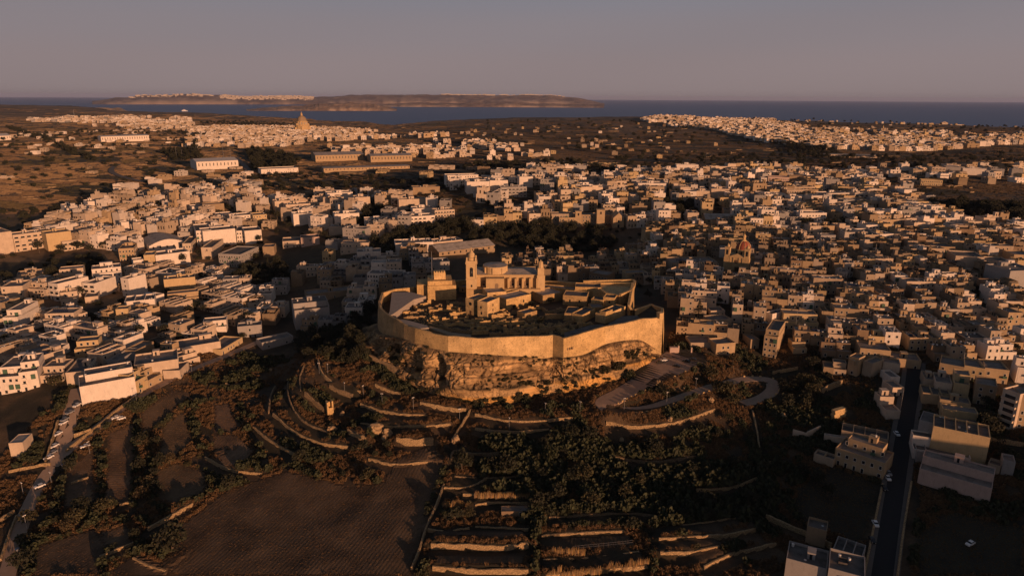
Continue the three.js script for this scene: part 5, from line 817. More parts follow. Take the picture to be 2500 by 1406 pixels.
// right foreground
const RF = [
  [[1748, 866], [1794, 867], 838, 10, 'honey', { dens: .45, room: 0, right: .3 }, 'right one of two low houses by the car park'], [[1686, 852], [1742, 852], 837, 12, 'sand', { front: 0, room: 0 }, 'left blank one of two low houses by the car park'],
  [[1862, 867], [1894, 877], 807, 24, 'honey', { dens: 1, bay: 2.3, room: 0, setback: .12 }, 'tall narrow house with dark windows and a long sunlit side'], [[1868, 785], [1884, 793], 764, 16, 'white', { dens: .5, right: .1, room: 0, solar: 4 }, 'white house with a sharp corner beside the dark lane'],
  [[1937, 864], [1970, 864], 838, 10, 'honey', { dens: .2, room: 1, setback: .3 }, 'small honey house with a yard, left of the long facade'], [[1832, 851], [1853, 851], 828, 10, 'tan', { dens: .5, room: 0 }, 'dim little house with two chimney posts'],
  [[1735, 799], [1786, 797], 780, 10, 'sand', { setback: .5, dens: .5 }, 'house with a porch and low balustrade left of the araucaria tree'], [[1735, 772], [1770, 772], 763, 10, 'cream', { dens: .5 }, 'house with an open roof shelter behind the balustrade house'],
  [[1915, 803], [1998, 806], 770, 14, 'yellow', { dens: .8, setback: .3 }, 'yellow and honey terrace with a shaded lower floor'], [[2097, 884], [2172, 890], 853, 14, 'honey', { dens: .6, room: 1 }, 'long honey facade with four windows over the small street'],
  [[2172, 896], [2248, 902], 877, 12, 'honey', { dens: .5, bay: 4, room: 1 }, 'honey facade with a carved balcony at the top of the straight street'], [[2290, 920], [2350, 928], 891, 14, 'honey', { dens: .6, balc: .4 }, 'left part of the long lit terrace facing the cross street'],
  [[2350, 928], [2400, 933], 896, 14, 'yellow', { dens: .8, balc: .5 }, 'middle part of the long lit terrace with a shop window'], [[2400, 933], [2460, 938], 901, 14, 'honey', { dens: .6, balc: .4 }, 'right part of the long lit terrace facing the cross street'],
  [[2009, 920], [2034, 922], 897, 10, 'tan', { dens: .6, room: 0 }, 'small house with a dark roof on the tree slope'], [[2034, 916], [2066, 918], 889, 9, 'sand', { dens: .8, setback: .4 }, 'house with arches beside the dark roofed one'], [[2068, 912], [2092, 920], 872, 8, 'honey', { dens: .4 }, 'upright honey house with an arched door on the tree slope'],
  [[2104, 915], [2126, 924], 884, 12, 'sand', { front: 0 }, 'upright stone house with a blank strip wall'], [[2154, 910], [2196, 914], 886, 12, 'cream', { dens: .9, bay: 5 }, 'cream house with a large shuttered opening by the street top'],
  [[2172, 942], [2196, 940], 920, 10, 'white', { front: 0, setback: .3 }, 'small white house first in the left row of the straight street'], [[2178, 968], [2206, 966], 946, 10, 'cream', { dens: .9, setback: .3 }, 'glazed roof house second in the left row of the straight street'],
  [[2162, 1024], [2197, 1024], 983, 14, 'cream', { front: 0, setback: .55, room: 1 }, 'last house in the left row of the straight street, blank end'], 
  [[2325, 970], [2364, 973], 920, 12, 'yellow', { dens: .8, bay: 3.6, setback: .35, balc: .8 }, 'tall yellow house with a long terrace opening, right of the street'], [[2280, 962], [2322, 966], 934, 14, 'cream', { front: 0, room: 1 }, 'cream blank walled house left of the tall yellow one'],
  [[2256, 950], [2283, 950], 926, 12, 'sand', { dens: .3, room: 1 }, 'small flat house at the upper right side of the straight street'], [[2250, 985], [2320, 990], 963, 12, 'honey', { front: 0, room: 0, dividers: 3 }, 'rough stone walled house with a dark yard, right of the street'],
  [[2292, 1002], [2368, 1008], 980, 9, 'honey', { front: 0, room: 1 }, 'plain stone house with a tank under the tall yellow one'], [[2303, 1040], [2392, 1046], 1012, 12, 'yellow', { front: 0, setback: .4, room: 0, inset: 0 }, 'house with a banded yellow end wall right of the street'],
  [[2236, 1082], [2272, 1090], 1026, 12, 'grey', { front: 0, parapet: .3 }, 'dark grey corner house standing tall at the street edge'], [[2268, 1108], [2406, 1136], 1054, 14, 'yellow', { front: 0, room: 0, dividers: 5, tanks: 5, right: .7 }, 'big house with a long glowing blank wall and divided roof'],
  [[2228, 1120], [2369, 1138], 1086, 12, 'white', { front: 0, setback: .5, room: 1, right: .2 }, 'pale stepped house in shade before the glowing wall'], [[2240, 1180], [2416, 1232], 1150, 14, 'pink', { front: 0, setback: .5, room: 1, dens: .2 }, 'big pinkish end house in shade with a long blank wall'],
  [[2434, 1030], [2474, 1050], 955, 16, 'cream', { dens: 1, bay: 4.2, room: 1, loggia: 1 }, 'tall house with open balconies and a bright side wall, right edge'], [[2478, 1046], [2520, 1046], 965, 12, 'tan', { dens: .6 }, 'brown house cut by the right edge beside the tall balcony house'],
  [[2444, 1158], [2474, 1164], 1126, 7, 'grey', { dens: .2, room: 0 }, 'small grey shed among trees at the right edge'], [[2376, 985], [2428, 990], 940, 12, 'tan', { dens: .8, balc: .4 }, 'shaded brown house with arched openings, right side'],
];
for (const [a, b, t, d, m, o, l] of RF) B(a, b, t, d, m, o, l, 'house', 'house', /dark|glowing/.test(l) ? M.roofDark : M.roof);
B([2036, 1132], [2156, 1172], 1092, 13, 'honey', { dens: .7, bay: 3.2, setback: .45, room: 1, inset: 3, inset2: 3, roomX: .6 }, 'arched farmhouse with a rooftop room beside the straight street', 'farmhouse', 'house');
B([2012, 1083], [2068, 1090], 1062, 2, 'cream', { front: 0, room: 0, parapet: .1 }, 'plain yard wall block behind the arched farmhouse', 'building', 'town_building');
B([2052, 1078], [2166, 1100], 1064, 9, 'sand', { front: 0, room: 0, dividers: 4, parapet: 1.5 }, 'walled courts with dark floors between the arched farmhouse and the street', 'courtyard range', 'town_building', M.roofDark);
B([1986, 1126], [2034, 1142], 1116, 5, 'sand', { front: 0, room: 0, dividers: 2, parapet: 1.2 }, 'small walled yard left of the arched farmhouse', 'courtyard range', 'town_building', M.roofDark);
B([2236, 1128], [2262, 1132], 1104, 9, 'grey', { front: 0, room: 0 }, 'low grey annex at the street side of the pale stepped house', 'house', 'house', M.roofDark);
B([2410, 1150], [2440, 1160], 1136, 6, 'sand', { front: 0, room: 0, parapet: 1.2 }, 'low garden range behind the big pinkish end house', 'shed', 'garden_shed', M.roofDark);
B([1912, 1432], [2010, 1462], 1376, 11, 'grey', { dens: .3, bay: 6, room: 1, roomX: .6, roomW: 2.6, left: .3, tanks: 2 }, 'left part of the pale house at the bottom edge, with a roof box', 'house', 'house', M.roofDark);
B([2012, 1470], [2100, 1494], 1398, 12, 'grey', { dens: .3, bay: 6, room: 0, tanks: 2, well: 1 }, 'right part of the pale house at the bottom edge, lower terraces', 'house', 'house', M.roofDark);
B([1966, 1326], [2014, 1338], 1290, 7, 'tan', { front: 0, room: 0, tanks: 1, setback: 0 }, 'square rooftop room with a tank above the bottom pale house', 'building', 'town_building', M.roofDark);
B([2030, 1372], [2100, 1396], 1352, 9, 'grey', { front: 0, room: 0, dividers: 3, parapet: 1.3 }, 'walled court range behind the bottom pale house', 'building', 'town_building', M.roofDark);
B([1262 - 38, 1262], [1300, 1264], 1250, 4, 'brown', { dens: .5, room: 0, parapet: .1 }, 'dim garden shed with a flat metal roof in the terraced plots', 'shed', 'garden_shed', M.roofDark);
// halls with special roofs
function hall(A, C, eaveRow, ridgeRow, depth, kind, mat, roofM, label, cat) {
  const [a, b] = footing(A, C), f = frameOn(a, b), g = top(new THREE.Group(), kind === 'barrel' ? 'barrel_roof_hall' : 'long_hall'), y = Math.min(a.y, b.y), w = f.w, e = lift(f.o.x, f.o.z, eaveRow) - y, r = lift(f.o.x - Math.sin(f.a) * depth / 2, f.o.z - Math.cos(f.a) * depth / 2, ridgeRow) - y;
  g.position.set(f.o.x, y, f.o.z); g.rotation.y = f.a; const m = new MB(); m.box(-w / 2, w / 2, -5, e, -depth, 0); const R = new MB(), n = 14;
  if (kind === 'barrel') { for (let i = 0; i < n; i++) { const q = (k) => [-w / 2 + w * k / n, e + (r - e) * Math.sin(Math.PI * k / n)], [x0, y0] = q(i), [x1, y1] = q(i + 1); R.quad([x0, y0 + .1, .4], [x1, y1 + .1, .4], [x1, y1 + .1, -depth - .4], [x0, y0 + .1, -depth - .4]); m.quad([x0, e, 0], [x1, e, 0], [x1, y1, 0], [x0, y0, 0]); } }
  else { R.quad([-w / 2 - .4, e, .5], [w / 2 + .4, e, .5], [w / 2 + .4, r, -depth / 2], [-w / 2 - .4, r, -depth / 2]).quad([w / 2 + .4, e, -depth - .5], [-w / 2 - .4, e, -depth - .5], [-w / 2 - .4, r, -depth / 2], [w / 2 + .4, r, -depth / 2]); for (const s of [-1, 1]) m.tri([s * w / 2, e, 0], [s * w / 2, e, -depth], [s * w / 2, r - .2, -depth / 2]); }
  m.mesh('wall', mat, g); R.mesh('roof', roofM, g); const d = new MB(); for (let i = 0; i < w / 6; i++) d.box(-w / 2 + 3 + i * 6, -w / 2 + 4.4 + i * 6, e * .45, e * .8, -.05, .05); const k = d.mesh('window', M.glass, g); k.userData.kind = 'stuff';
  tag(g, label, cat); reserve(f.o.x - Math.sin(f.a) * depth / 2, f.o.z - Math.cos(f.a) * depth / 2, f.a, w / 2 + 1, depth / 2 + 1);
}
hall([364, 614], [456, 606], 596, 576, 40, 'barrel', M.white, M.roofPale, 'white sports hall with a barrel vaulted roof', 'hall');
hall([1072, 630], [1208, 612], 607, 590, 26, 'gable', M.tan, M.roofPale, 'long shed with one broad pale sloping roof behind the citadel', 'hall');
hall([1722, 552], [1790, 542], 536, 521, 20, 'gable', M.honey, M.roofPale, 'long hall with a sloping roof and pilasters', 'hall');
hall([480, 414], [582, 412], 393, 385, 60, 'gable', M.white, M.membrane, 'white warehouse with stepped gables among fields', 'warehouse');
hall([770, 394], [888, 392], 378, 370, 60, 'gable', M.honey, M.roofPale, 'long yellow glazed factory hall in the far middle', 'factory');
hall([905, 396], [1006, 394], 380, 374, 50, 'gable', M.honey, M.roofPale, 'second factory hall right of the glazed one', 'factory');
hall([246, 346], [364, 345], 332, 329, 40, 'gable', M.white, M.membrane, 'long white quarry building among left fields', 'warehouse');
hall([-40, 345], [26, 342], 332, 326, 60, 'gable', M.white, M.membrane, 'white glasshouse roof at the left edge', 'glasshouse');
hall([790, 420], [1000, 412], 408, 405, 30, 'gable', M.honey, M.roofPale, 'low honey stone farm range in the centre distance', 'farm range');
hall([2015, 385], [2150, 384], 378, 377, 30, 'gable', M.cream, M.paving, 'walled cemetery like court with pale walls in the right distance', 'court');

// ---- domed church in the town
function domedChurch(label, A, C, scale, rows, mat, domeM, belfries) {
  const [a, b] = footing(A, C), f = frameOn(a, b), g = top(new THREE.Group(), 'domed_church'), w = f.w, Y = (py, back = 0) => lift(f.o.x - Math.sin(f.a) * back, f.o.z - Math.cos(f.a) * back, py) - a.y; g.position.copy(f.o).setY(a.y); g.rotation.y = f.a + (belfries && scale < 6 ? -.5 : 0); tag(g, label, 'church');
  const back = w * (belfries ? 1.25 : .3), eave = Y(rows.eave), m = new MB(); m.box(-w * .32, w * .32, -4, eave * .92, -w * 2.1, -1); m.box(-w * .62, w * .62, -4, eave * .8, -w * 1.55, -w * .95); m.mesh('nave', mat, g);
  const p = new MB(), pt = Y(rows.pediment); p.box(-w * .3, w * .3, -4, eave, -2, 0).box(-w * .32, w * .32, eave, eave + .6, -2.2, .3); p.tri([-w * .3, eave + .6, .2], [w * .3, eave + .6, .2], [0, pt, .2]).tri([w * .3, eave + .6, -1.6], [-w * .3, eave + .6, -1.6], [0, pt, -1.6]).quad([-w * .3, eave + .6, .2], [0, pt, .2], [0, pt, -1.6], [-w * .3, eave + .6, -1.6]).quad([0, pt, .2], [w * .3, eave + .6, .2], [w * .3, eave + .6, -1.6], [0, pt, -1.6]); for (const q of [-.27, -.12, .12, .27]) p.box(w * q - .4, w * q + .4, 0, eave, 0, .35); p.mesh('facade', mat, g);
  const dr = new MB(); dr.box(-.9, .9, 0, 3.4, -.05, .4); dr.box(-.8, .8, eave * .58, eave * .82, -.05, .38); dr.mesh('door', M.timber, g);
  if (belfries) for (const s of [-1, 1]) { const t = new MB(), T = Y(rows.belfry), c = s * w * .42, q = w * .12; t.box(c - q, c + q, -4, eave, -2 * q, .2).box(c - q * .85, c + q * .85, eave, T * .86, -1.85 * q, 0).box(c - q, c + q, T * .84, T * .87, -2 * q, .15); t.cyl(c, -q, T * .87, T * .95, q * .6, q * .5, 8).cyl(c, -q, T * .95, T, q * .3, .1, 8); const tw = t.mesh('belfry', mat, g); const o = new MB(); o.box(c - q * .4, c + q * .4, eave + (T * .84 - eave) * .25, eave + (T * .84 - eave) * .8, -.1, .05); o.mesh('bell_opening', M.glass, tw); }
  const r = scale, y0 = eave * .8, y1 = Y(rows.drumTop, back), y2 = Y(rows.domeTop, back), y3 = Y(rows.tip, back), z = -back;
  const d = new MB(); d.cyl(0, z, y0, y1, r, r * .98, 16).cyl(0, z, y1 - .4, y1 + .3, r * 1.07, r * 1.07, 16); for (let k = 0; k < 8; k++) { const t = k / 8 * 2 * Math.PI + .39; d.box(Math.cos(t) * r - .5, Math.cos(t) * r + .5, y0, y1, z + Math.sin(t) * r - .5, z + Math.sin(t) * r + .5); } const drum = d.mesh('drum', mat, g);
  const wn = new MB(); for (let k = 0; k < 8; k++) { const t = k / 8 * 2 * Math.PI, x = Math.cos(t) * (r + .02), zz = z + Math.sin(t) * (r + .02); wn.box(x - .6, x + .6, y0 + (y1 - y0) * .3, y0 + (y1 - y0) * .78, zz - .6, zz + .6); } wn.mesh('drum_windows', M.glass, drum).userData.kind = 'stuff';
  const H = y2 - y1, P = Array.from({ length: 13 }, (_, i) => new THREE.Vector2(Math.cos(i / 12 * Math.PI / 2 * .93) * r * .98, Math.sin(i / 12 * Math.PI / 2 * .93) / Math.sin(Math.PI / 2 * .93) * H)); const dm = new THREE.Mesh(new THREE.LatheGeometry(P, 32), domeM); dm.position.set(0, y1 + .3, z); dm.name = 'dome'; g.add(shade(dm));
  const rb = new MB(); for (let k = 0; k < 8; k++) { const t = k / 8 * 2 * Math.PI + .39; for (let i = 0; i < 12; i++) rb.limb([Math.cos(t) * P[i].x * 1.01, P[i].y, Math.sin(t) * P[i].x * 1.01], [Math.cos(t) * P[i + 1].x * 1.01, P[i + 1].y, Math.sin(t) * P[i + 1].x * 1.01], .24, .24, 4); } rb.mesh('dome_ribs', mat, dm).userData.kind = 'stuff';
  const l = new MB(), L = y3 - y2; l.cyl(0, z, y2, y2 + L * .12, r * .34, r * .3, 10).cyl(0, z, y2 + L * .12, y2 + L * .5, r * .2, r * .19, 10).cyl(0, z, y2 + L * .5, y2 + L * .55, r * .28, r * .26, 10).cyl(0, z, y2 + L * .55, y2 + L * .78, r * .2, r * .05, 10); l.box(-.1, .1, y2 + L * .78, y3, z - .1, z + .1).box(-.5, .5, y2 + L * .9, y2 + L * .92, z - .1, z + .1); l.mesh('lantern', M.bastionPale, g);
  reserve(f.o.x - Math.sin(f.a) * w, f.o.z - Math.cos(f.a) * w, f.a, w * .66, w * 1.15);
}
domedChurch('twin belfry church with a red ribbed dome in the right-hand town', [1768, 662], [1824, 661], 5.99, { eave: 629, pediment: 620, belfry: 597, drumTop: 606, domeTop: 586, tip: 564 }, M.church, M.red, true);
{ // the great rotunda on the skyline
  const [a, b] = footing([721, 323], [763, 323]), f = frameOn(a, b), w = f.w, g = top(new THREE.Group(), 'rotunda_church'), Y = (py) => lift(f.o.x, f.o.z, py) - a.y, k = w / 42, z = -w / 2; g.position.copy(f.o).setY(a.y); g.rotation.y = f.a; tag(g, 'huge far church with a tall stone rotunda dome on the skyline', 'church');
  const m = new MB(); m.cyl(0, z, -6, Y(307), 18.5 * k, 18 * k, 16).cyl(0, z, Y(307), Y(305), 19 * k, 18.6 * k, 16); for (const s of [-1, 1]) m.box(s * 15 * k - 5 * k, s * 15 * k + 5 * k, -6, Y(311), z - 4 * k, z + 9 * k).box(s * 14 * k - 2 * k, s * 14 * k + 2 * k, Y(311), Y(302), z + 3 * k, z + 7 * k); m.box(-6 * k, 6 * k, -6, Y(309), -4 * k, 0).tri([-6 * k, Y(309), 0], [6 * k, Y(309), 0], [0, Y(306), 0]); m.mesh('wall', M.church, g);
  const d = new MB(); d.cyl(0, z, Y(306), Y(297), 12.5 * k, 12 * k, 20).cyl(0, z, Y(297), Y(295.6), 13 * k, 13 * k, 20); for (let i = 0; i < 12; i++) { const t = i / 12 * 6.283; d.box(Math.cos(t) * 12.6 * k - .9 * k, Math.cos(t) * 12.6 * k + .9 * k, Y(306), Y(297), z + Math.sin(t) * 12.6 * k - .9 * k, z + Math.sin(t) * 12.6 * k + .9 * k); } const dr = d.mesh('drum', M.church, g); const v = new MB(); for (let i = 0; i < 12; i++) { const t = (i + .5) / 12 * 6.283; v.box(Math.cos(t) * 12.2 * k - 1 * k, Math.cos(t) * 12.2 * k + 1 * k, Y(304), Y(299), z + Math.sin(t) * 12.2 * k - 1 * k, z + Math.sin(t) * 12.2 * k + 1 * k); } v.mesh('drum_windows', M.glass, dr).userData.kind = 'stuff';
  const H = Y(282.5) - Y(295.6), P = Array.from({ length: 12 }, (_, i) => new THREE.Vector2(Math.cos(i / 11 * 1.42) * 11.6 * k, Math.sin(i / 11 * 1.42) * H)), dm = new THREE.Mesh(new THREE.LatheGeometry(P, 28), M.tan); dm.name = 'dome'; dm.position.set(0, Y(295.6), z); g.add(shade(dm));
  const l = new MB(); l.cyl(0, z, Y(283), Y(278), 2.6 * k, 2.4 * k, 10).cyl(0, z, Y(278), Y(274.5), 2.7 * k, .4 * k, 10); l.box(-.3 * k, .3 * k, Y(275), Y(271.5), z - .3 * k, z + .3 * k); l.mesh('lantern', M.church, g); reserve(f.o.x, f.o.z - w / 2, f.a, w * .8, w);
}
domedChurch('small far church with a pale spire on the right ridge', [2151, 330], [2167, 330], 7, { eave: 322, pediment: 319, belfry: 312, drumTop: 318, domeTop: 312, tip: 305 }, M.cream, M.tan, true);
{ // convent tower and chapel gable
  for (const [px, py, t, w, l] of [[1411, 552, 516, 3.2, 'square stone tower in the middle of the convent'], [1465, 552, 512, 4.2, 'taller stone tower at the right of the convent'], [1306, 690, 664, 3, 'small stone bell turret beyond the cathedral']]) { const p = at(px, py), g = top(new THREE.Group(), 'stone_tower'), h = lift(p.x, p.z, t) - p.y, m = new MB(); m.box(-w, w, -3, h, -w, w).box(-w - .3, w + .3, h, h + .7, -w - .3, w + .3); m.mesh('wall', M.honey, g); const o = new MB(); o.box(-.8, .8, h - 4, h - 1.5, w - .05, w + .06); o.mesh('window', M.glass, g); g.position.copy(p); tag(g, l, 'tower'); reserve(p.x, p.z, 0, w, w); }
  const p = at(1510, 556), g = top(new THREE.Group(), 'chapel'), h = lift(p.x, p.z, 533) - p.y, t = lift(p.x, p.z, 520) - p.y, m = new MB(), w = 6; m.box(-w, w, -3, h, -22, 0).tri([-w, h, 0], [w, h, 0], [0, t, 0]).quad([w, h, 0], [w, h, -22], [0, t, -22], [0, t, 0]).quad([-w, h, -22], [-w, h, 0], [0, t, 0], [0, t, -22]); for (const q of [-5.4, -2, 2, 5.4]) m.box(q - .4, q + .4, 0, h, 0, .4); m.mesh('wall', M.honey, g); const o = new MB(); o.box(-1, 1, 0, 3.4, -.05, .1).box(-.9, .9, h * .55, h * .8, -.05, .1); o.mesh('door', M.glass, g); g.position.copy(p); tag(g, 'gabled stone chapel front at the right end of the convent', 'chapel'); reserve(p.x, p.z - 10, 0, 7, 12);
}

// ---- the rest of the town, laid out in rows
const PARKS = [
  [[1140, 592], [1170, 560], [1330, 550], [1490, 570], [1505, 598], [1440, 628], [1330, 625], [1250, 604]], [[560, 690], [600, 660], [690, 650], [720, 690], [640, 712]], [[0, 650], [140, 648], [250, 612], [260, 655], [180, 690], [60, 688]],
  [[905, 610], [960, 585], [1010, 560], [1140, 540], [1180, 540], [1120, 575], [1000, 600], [960, 640]], [[850, 560], [910, 505], [960, 520], [930, 545], [890, 590]], [[625, 565], [700, 550], [790, 590], [770, 610], [640, 590]],
  [[1880, 900], [1990, 880], [2110, 935], [2140, 1000], [1990, 1030], [1900, 980]], [[2330, 640], [2400, 690], [2420, 790], [2390, 790], [2370, 690]], [[1640, 520], [1590, 500], [1700, 498], [1700, 535]],
  [[1766, 655], [1856, 655], [1850, 684], [1762, 690]], [[118, 738], [335, 728], [335, 762], [225, 768], [118, 760]], [[374, 660], [399, 660], [416, 806], [384, 806]], [[1722, 425], [1746, 425], [1742, 470], [1768, 522], [1742, 522], [1722, 470]], [[1338, 440], [1366, 440], [1364, 505], [1350, 505]], [[2000, 770], [2012, 770], [2080, 690], [2066, 690]], [[1765, 800], [1778, 800], [1800, 690], [1788, 690]],
].map((P) => P.map(([a, b]) => { const p = hit(a, b, base); return [p.x, p.z]; }));
const DIST = [ // outline in the picture, row bearing, lot width, lot depth, storeys, palette, fill, street
  [[[1545, 700], [1600, 650], [1780, 575], [2000, 600], [2500, 560], [2500, 700], [2500, 860], [2330, 900], [2100, 885], [1980, 880], [1880, 850], [1640, 850], [1640, 770]], -6, [5.5, 9.5], 11, [2, 3], 'old', .97, 4.2],
  [[[1250, 690], [1220, 640], [1330, 620], [1520, 640], [1600, 560], [1780, 565], [1800, 590], [1620, 650], [1540, 690], [1400, 690]], 12, [6, 10], 12, [2, 3], 'old', .93, 5],
  [[[1110, 560], [1300, 500], [1360, 450], [1600, 425], [1720, 425], [1900, 420], [2120, 440], [2240, 480], [2330, 540], [2500, 560], [2500, 590], [2000, 610], [1780, 580], [1560, 560], [1480, 530], [1320, 545]], 4, [8, 14], 14, [2, 4], 'mix', .9, 6.5],
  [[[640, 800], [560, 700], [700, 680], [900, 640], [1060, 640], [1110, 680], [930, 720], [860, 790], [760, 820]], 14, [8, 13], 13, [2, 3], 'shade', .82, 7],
  [[[0, 900], [0, 700], [120, 690], [330, 650], [520, 650], [600, 700], [640, 800], [640, 826], [500, 880], [430, 905], [330, 950], [205, 940], [60, 930]], -14, [7, 12], 14, [1, 2.5], 'cream', .9, 6],
  [[[20, 600], [120, 545], [230, 500], [400, 480], [560, 470], [690, 500], [760, 560], [620, 560], [480, 590], [300, 640], [240, 605], [120, 610]], -8, [8, 13], 13, [2, 4], 'cream', .92, 5.5],
  [[[680, 500], [830, 470], [1100, 500], [1110, 540], [1000, 560], [900, 585], [860, 620], [740, 600], [700, 550]], -4, [9, 15], 15, [2, 4], 'white', .82, 7],
  [[[780, 640], [860, 600], [1000, 600], [1070, 620], [1060, 640], [900, 650]], 6, [8, 13], 13, [2, 3], 'mix', .85, 6],
  [[[2250, 915], [2420, 935], [2500, 940], [2500, 900], [2330, 890]], -10, [7, 10], 11, [2, 3], 'old', .9, 5], [[[470, 470], [640, 450], [600, 500], [480, 500]], -8, [10, 16], 16, [2, 3], 'white', .6, 8],
  [[[1080, 470], [1290, 420], [1400, 420], [1350, 470], [1180, 500]], 0, [11, 18], 16, [2, 4], 'white', .55, 9], [[[1900, 420], [2260, 410], [2500, 410], [2500, 450], [2300, 460], [2120, 440]], 3, [10, 16], 15, [1, 3], 'mix', .34, 10],
  // far
  [[[450, 360], [460, 312], [720, 312], [960, 325], [1180, 345], [1340, 380], [1250, 392], [1000, 385], [760, 370], [560, 368]], 5, [9, 15], 13, [2, 3], 'cream', .94, 6],
  [[[60, 292], [300, 284], [460, 287], [470, 306], [300, 302], [80, 298]], 0, [10, 18], 14, [1, 3], 'white', .5, 14], [[[280, 302], [460, 300], [470, 318], [300, 314]], 0, [10, 18], 14, [1, 3], 'cream', .5, 14],
  [[[1560, 292], [1760, 288], [1900, 296], [2000, 320], [2120, 360], [2060, 370], [1880, 350], [1740, 316], [1580, 300]], 4, [10, 17], 14, [2, 3], 'cream', .66, 9], [[[1900, 318], [2300, 318], [2500, 325], [2500, 352], [2290, 370], [2060, 366], [1960, 340]], 0, [10, 17], 14, [2, 3], 'mix', .6, 9],
  [[[800, 420], [1100, 410], [1500, 395], [1500, 405], [1110, 435], [820, 432]], 0, [12, 22], 15, [1, 2], 'old', .2, 16], [[[1200, 340], [1600, 330], [1900, 380], [1500, 392], [1300, 385]], 0, [8, 13], 10, [1, 2], 'old', .05, 26],
  [[[0, 330], [250, 290], [480, 320], [480, 380], [250, 370], [0, 380]], 0, [9, 15], 12, [1, 2], 'cream', .10, 34], [[[240, 470], [420, 420], [620, 410], [640, 440], [480, 470], [300, 480]], 0, [12, 20], 15, [1, 2], 'cream', .24, 18], [[[0, 440], [260, 360], [480, 330], [480, 400], [200, 470], [0, 500]], 0, [10, 16], 12, [1, 1], 'old', .02, 40], [[[940, 330], [1600, 300], [2500, 310], [2500, 322], [1900, 316], [1200, 345]], 0, [8, 13], 10, [1, 2], 'old', .04, 30],
];
const PAL = { old: 'honey honey sand tan cream yellow sand brown white'.split(' '), mix: 'cream sand white honey yellow cream white tan grey'.split(' '), cream: 'cream cream white cream sand cream white honey white'.split(' '), white: 'white cream white cream sand grey white'.split(' '), shade: 'grey cream sand tan white grey'.split(' ') };  // shade: greyer walls where the citadel shadow lies, shade put into colour
const lots = [], LR = rngOf(4242);
for (const [P, deg, lw, ld, stY, pal, fill, street] of DIST) {
  const poly = P.map(([a, b]) => { const p = hit(a, b, base); return [p.x, p.z]; }), cx = poly.reduce((s, p) => s + p[0], 0) / poly.length, cz = poly.reduce((s, p) => s + p[1], 0) / poly.length, far = Math.hypot(cx, cz) > 1300;
  let rad = 0; for (const p of poly) rad = Math.max(rad, Math.hypot(p[0] - cx, p[1] - cz));
  let row = 0;
  for (let v = -rad; v < rad; row++) {
    const dep = ld * (.85 + .3 * LR()), rowSt = LR(), rowH = 3.3 + .5 * LR(); let u = -rad - LR() * 20, run = 0; const runMax = 45 + 40 * LR();
    while (u < rad) {
      const w = lerp(lw[0], lw[1], LR()) * (LR() < .05 ? 2.1 : 1); run += w; if (run > runMax) { run = 0; u += street * 1.15; }
      const A0 = far ? 3 : 9, bend = A0 * Math.sin((u + w / 2 + Math.floor(row / 2) * 3) / 95) + A0 * .5 * Math.sin((u + w / 2) / 41 + row * .05), vv = v + bend, a = deg * Math.PI / 180 - Math.atan(A0 / 95 * Math.cos((u + w / 2 + Math.floor(row / 2) * 3) / 95) + A0 * .5 / 41 * Math.cos((u + w / 2) / 41 + row * .05));
      const x = cx + (u + w / 2) * Math.cos(deg * Math.PI / 180) + vv * Math.sin(deg * Math.PI / 180), z = cz - (u + w / 2) * Math.sin(deg * Math.PI / 180) + vv * Math.cos(deg * Math.PI / 180);
      u += w + (LR() < .03 ? 4 : .02);
      if (LR() > fill * (far ? smooth(.30, .52, fbm(x / 260, z / 260, 3, 63)) * 1.1 : .55 + .45 * smooth(.22, .4, fbm(x / 60, z / 60, 2, 64))) || !inPoly(x, z, poly) || occupied(x, z, w * .42) || PARKS.some((q) => inPoly(x, z, q)) || inPoly(x, z, CLIFF_ZONE)) continue;
      const nr = nearRoad(x, z); if (nr && nr[0] < Math.max(w, dep) * .5 + 1.5) continue;
      const [px, py, dz] = project(V(x, base(x, z), z)); if (px < -60 || px > 2560 || py > 1460) continue;
      const st = Math.max(1, Math.round(lerp(stY[0], stY[1] + .2, clamp(rowSt * .6 + (LR() - .35) * .7 + (pal === 'white' ? .15 : 0), 0, 1)))), h = st * rowH + (LR() - .5) * .9;
      lots.push({ x, z, a: a + (LR() < .05 ? (LR() - .5) * .3 : 0), w, d: dep, h, st, pal: PAL[pal][Math.floor(LR() * PAL[pal].length)], old: pal === 'old' || pal === 'shade', size: w * h * (FX / dz) ** 2, px, py, far });
    }
    v += dep + (row % 2 ? street : 2.5 + 2 * LR());
  }
}
lots.sort((p, q) => q.size - p.size);
const nOwn = 296 - (used.get('house') ?? 0), COLOUR = { honey: 'honey', cream: 'cream', white: 'white', tan: 'tan', grey: 'grey', pink: 'pinkish', yellow: 'yellow', sand: 'sandy', brown: 'brown' }, COUNT = ['', 'one', 'two', 'three', 'four', 'five'];
for (const L of lots.slice(0, nOwn)) {
  const R = rngOf(Math.round(L.x * 31 + L.z * 17)), o = { w: L.w, d: L.d, h: L.h, base: -6, setback: R() < .5 && L.st > 1 ? .25 + .35 * R() : 0, room: R() < .5, roomX: R(), roomW: 2.4 + 3.4 * R(), tanks: 2 + Math.floor(R() * 5), solar: R() < .12 ? 5 : 0, well: R() < .35, mast: R() < .7, dens: .55 + .35 * R(), balc: .22, right: R() < .3 ? .3 : 0, dividers: R() < .3 ? 2 : 0, loggia: !L.old && R() < .25 };
  const g = makeHouse('house', o, R, M[L.pal], R() < .25 ? M.roofDark : R() < .3 ? M.roofPale : M.roof), y = ground(L.x, L.z); g.position.set(L.x + Math.sin(L.a) * L.d / 2, y, L.z + Math.cos(L.a) * L.d / 2); g.rotation.y = L.a;
  tag(g, '', 'house'); later.push({ o: g, p: V(L.x, y + L.h / 2, L.z), set: 'house', lead: `${COLOUR[L.pal]} ${COUNT[L.st] ?? 'tall'} storey house${o.setback ? ' with stepped top' : o.room ? ' with roof room' : ''}` });
}
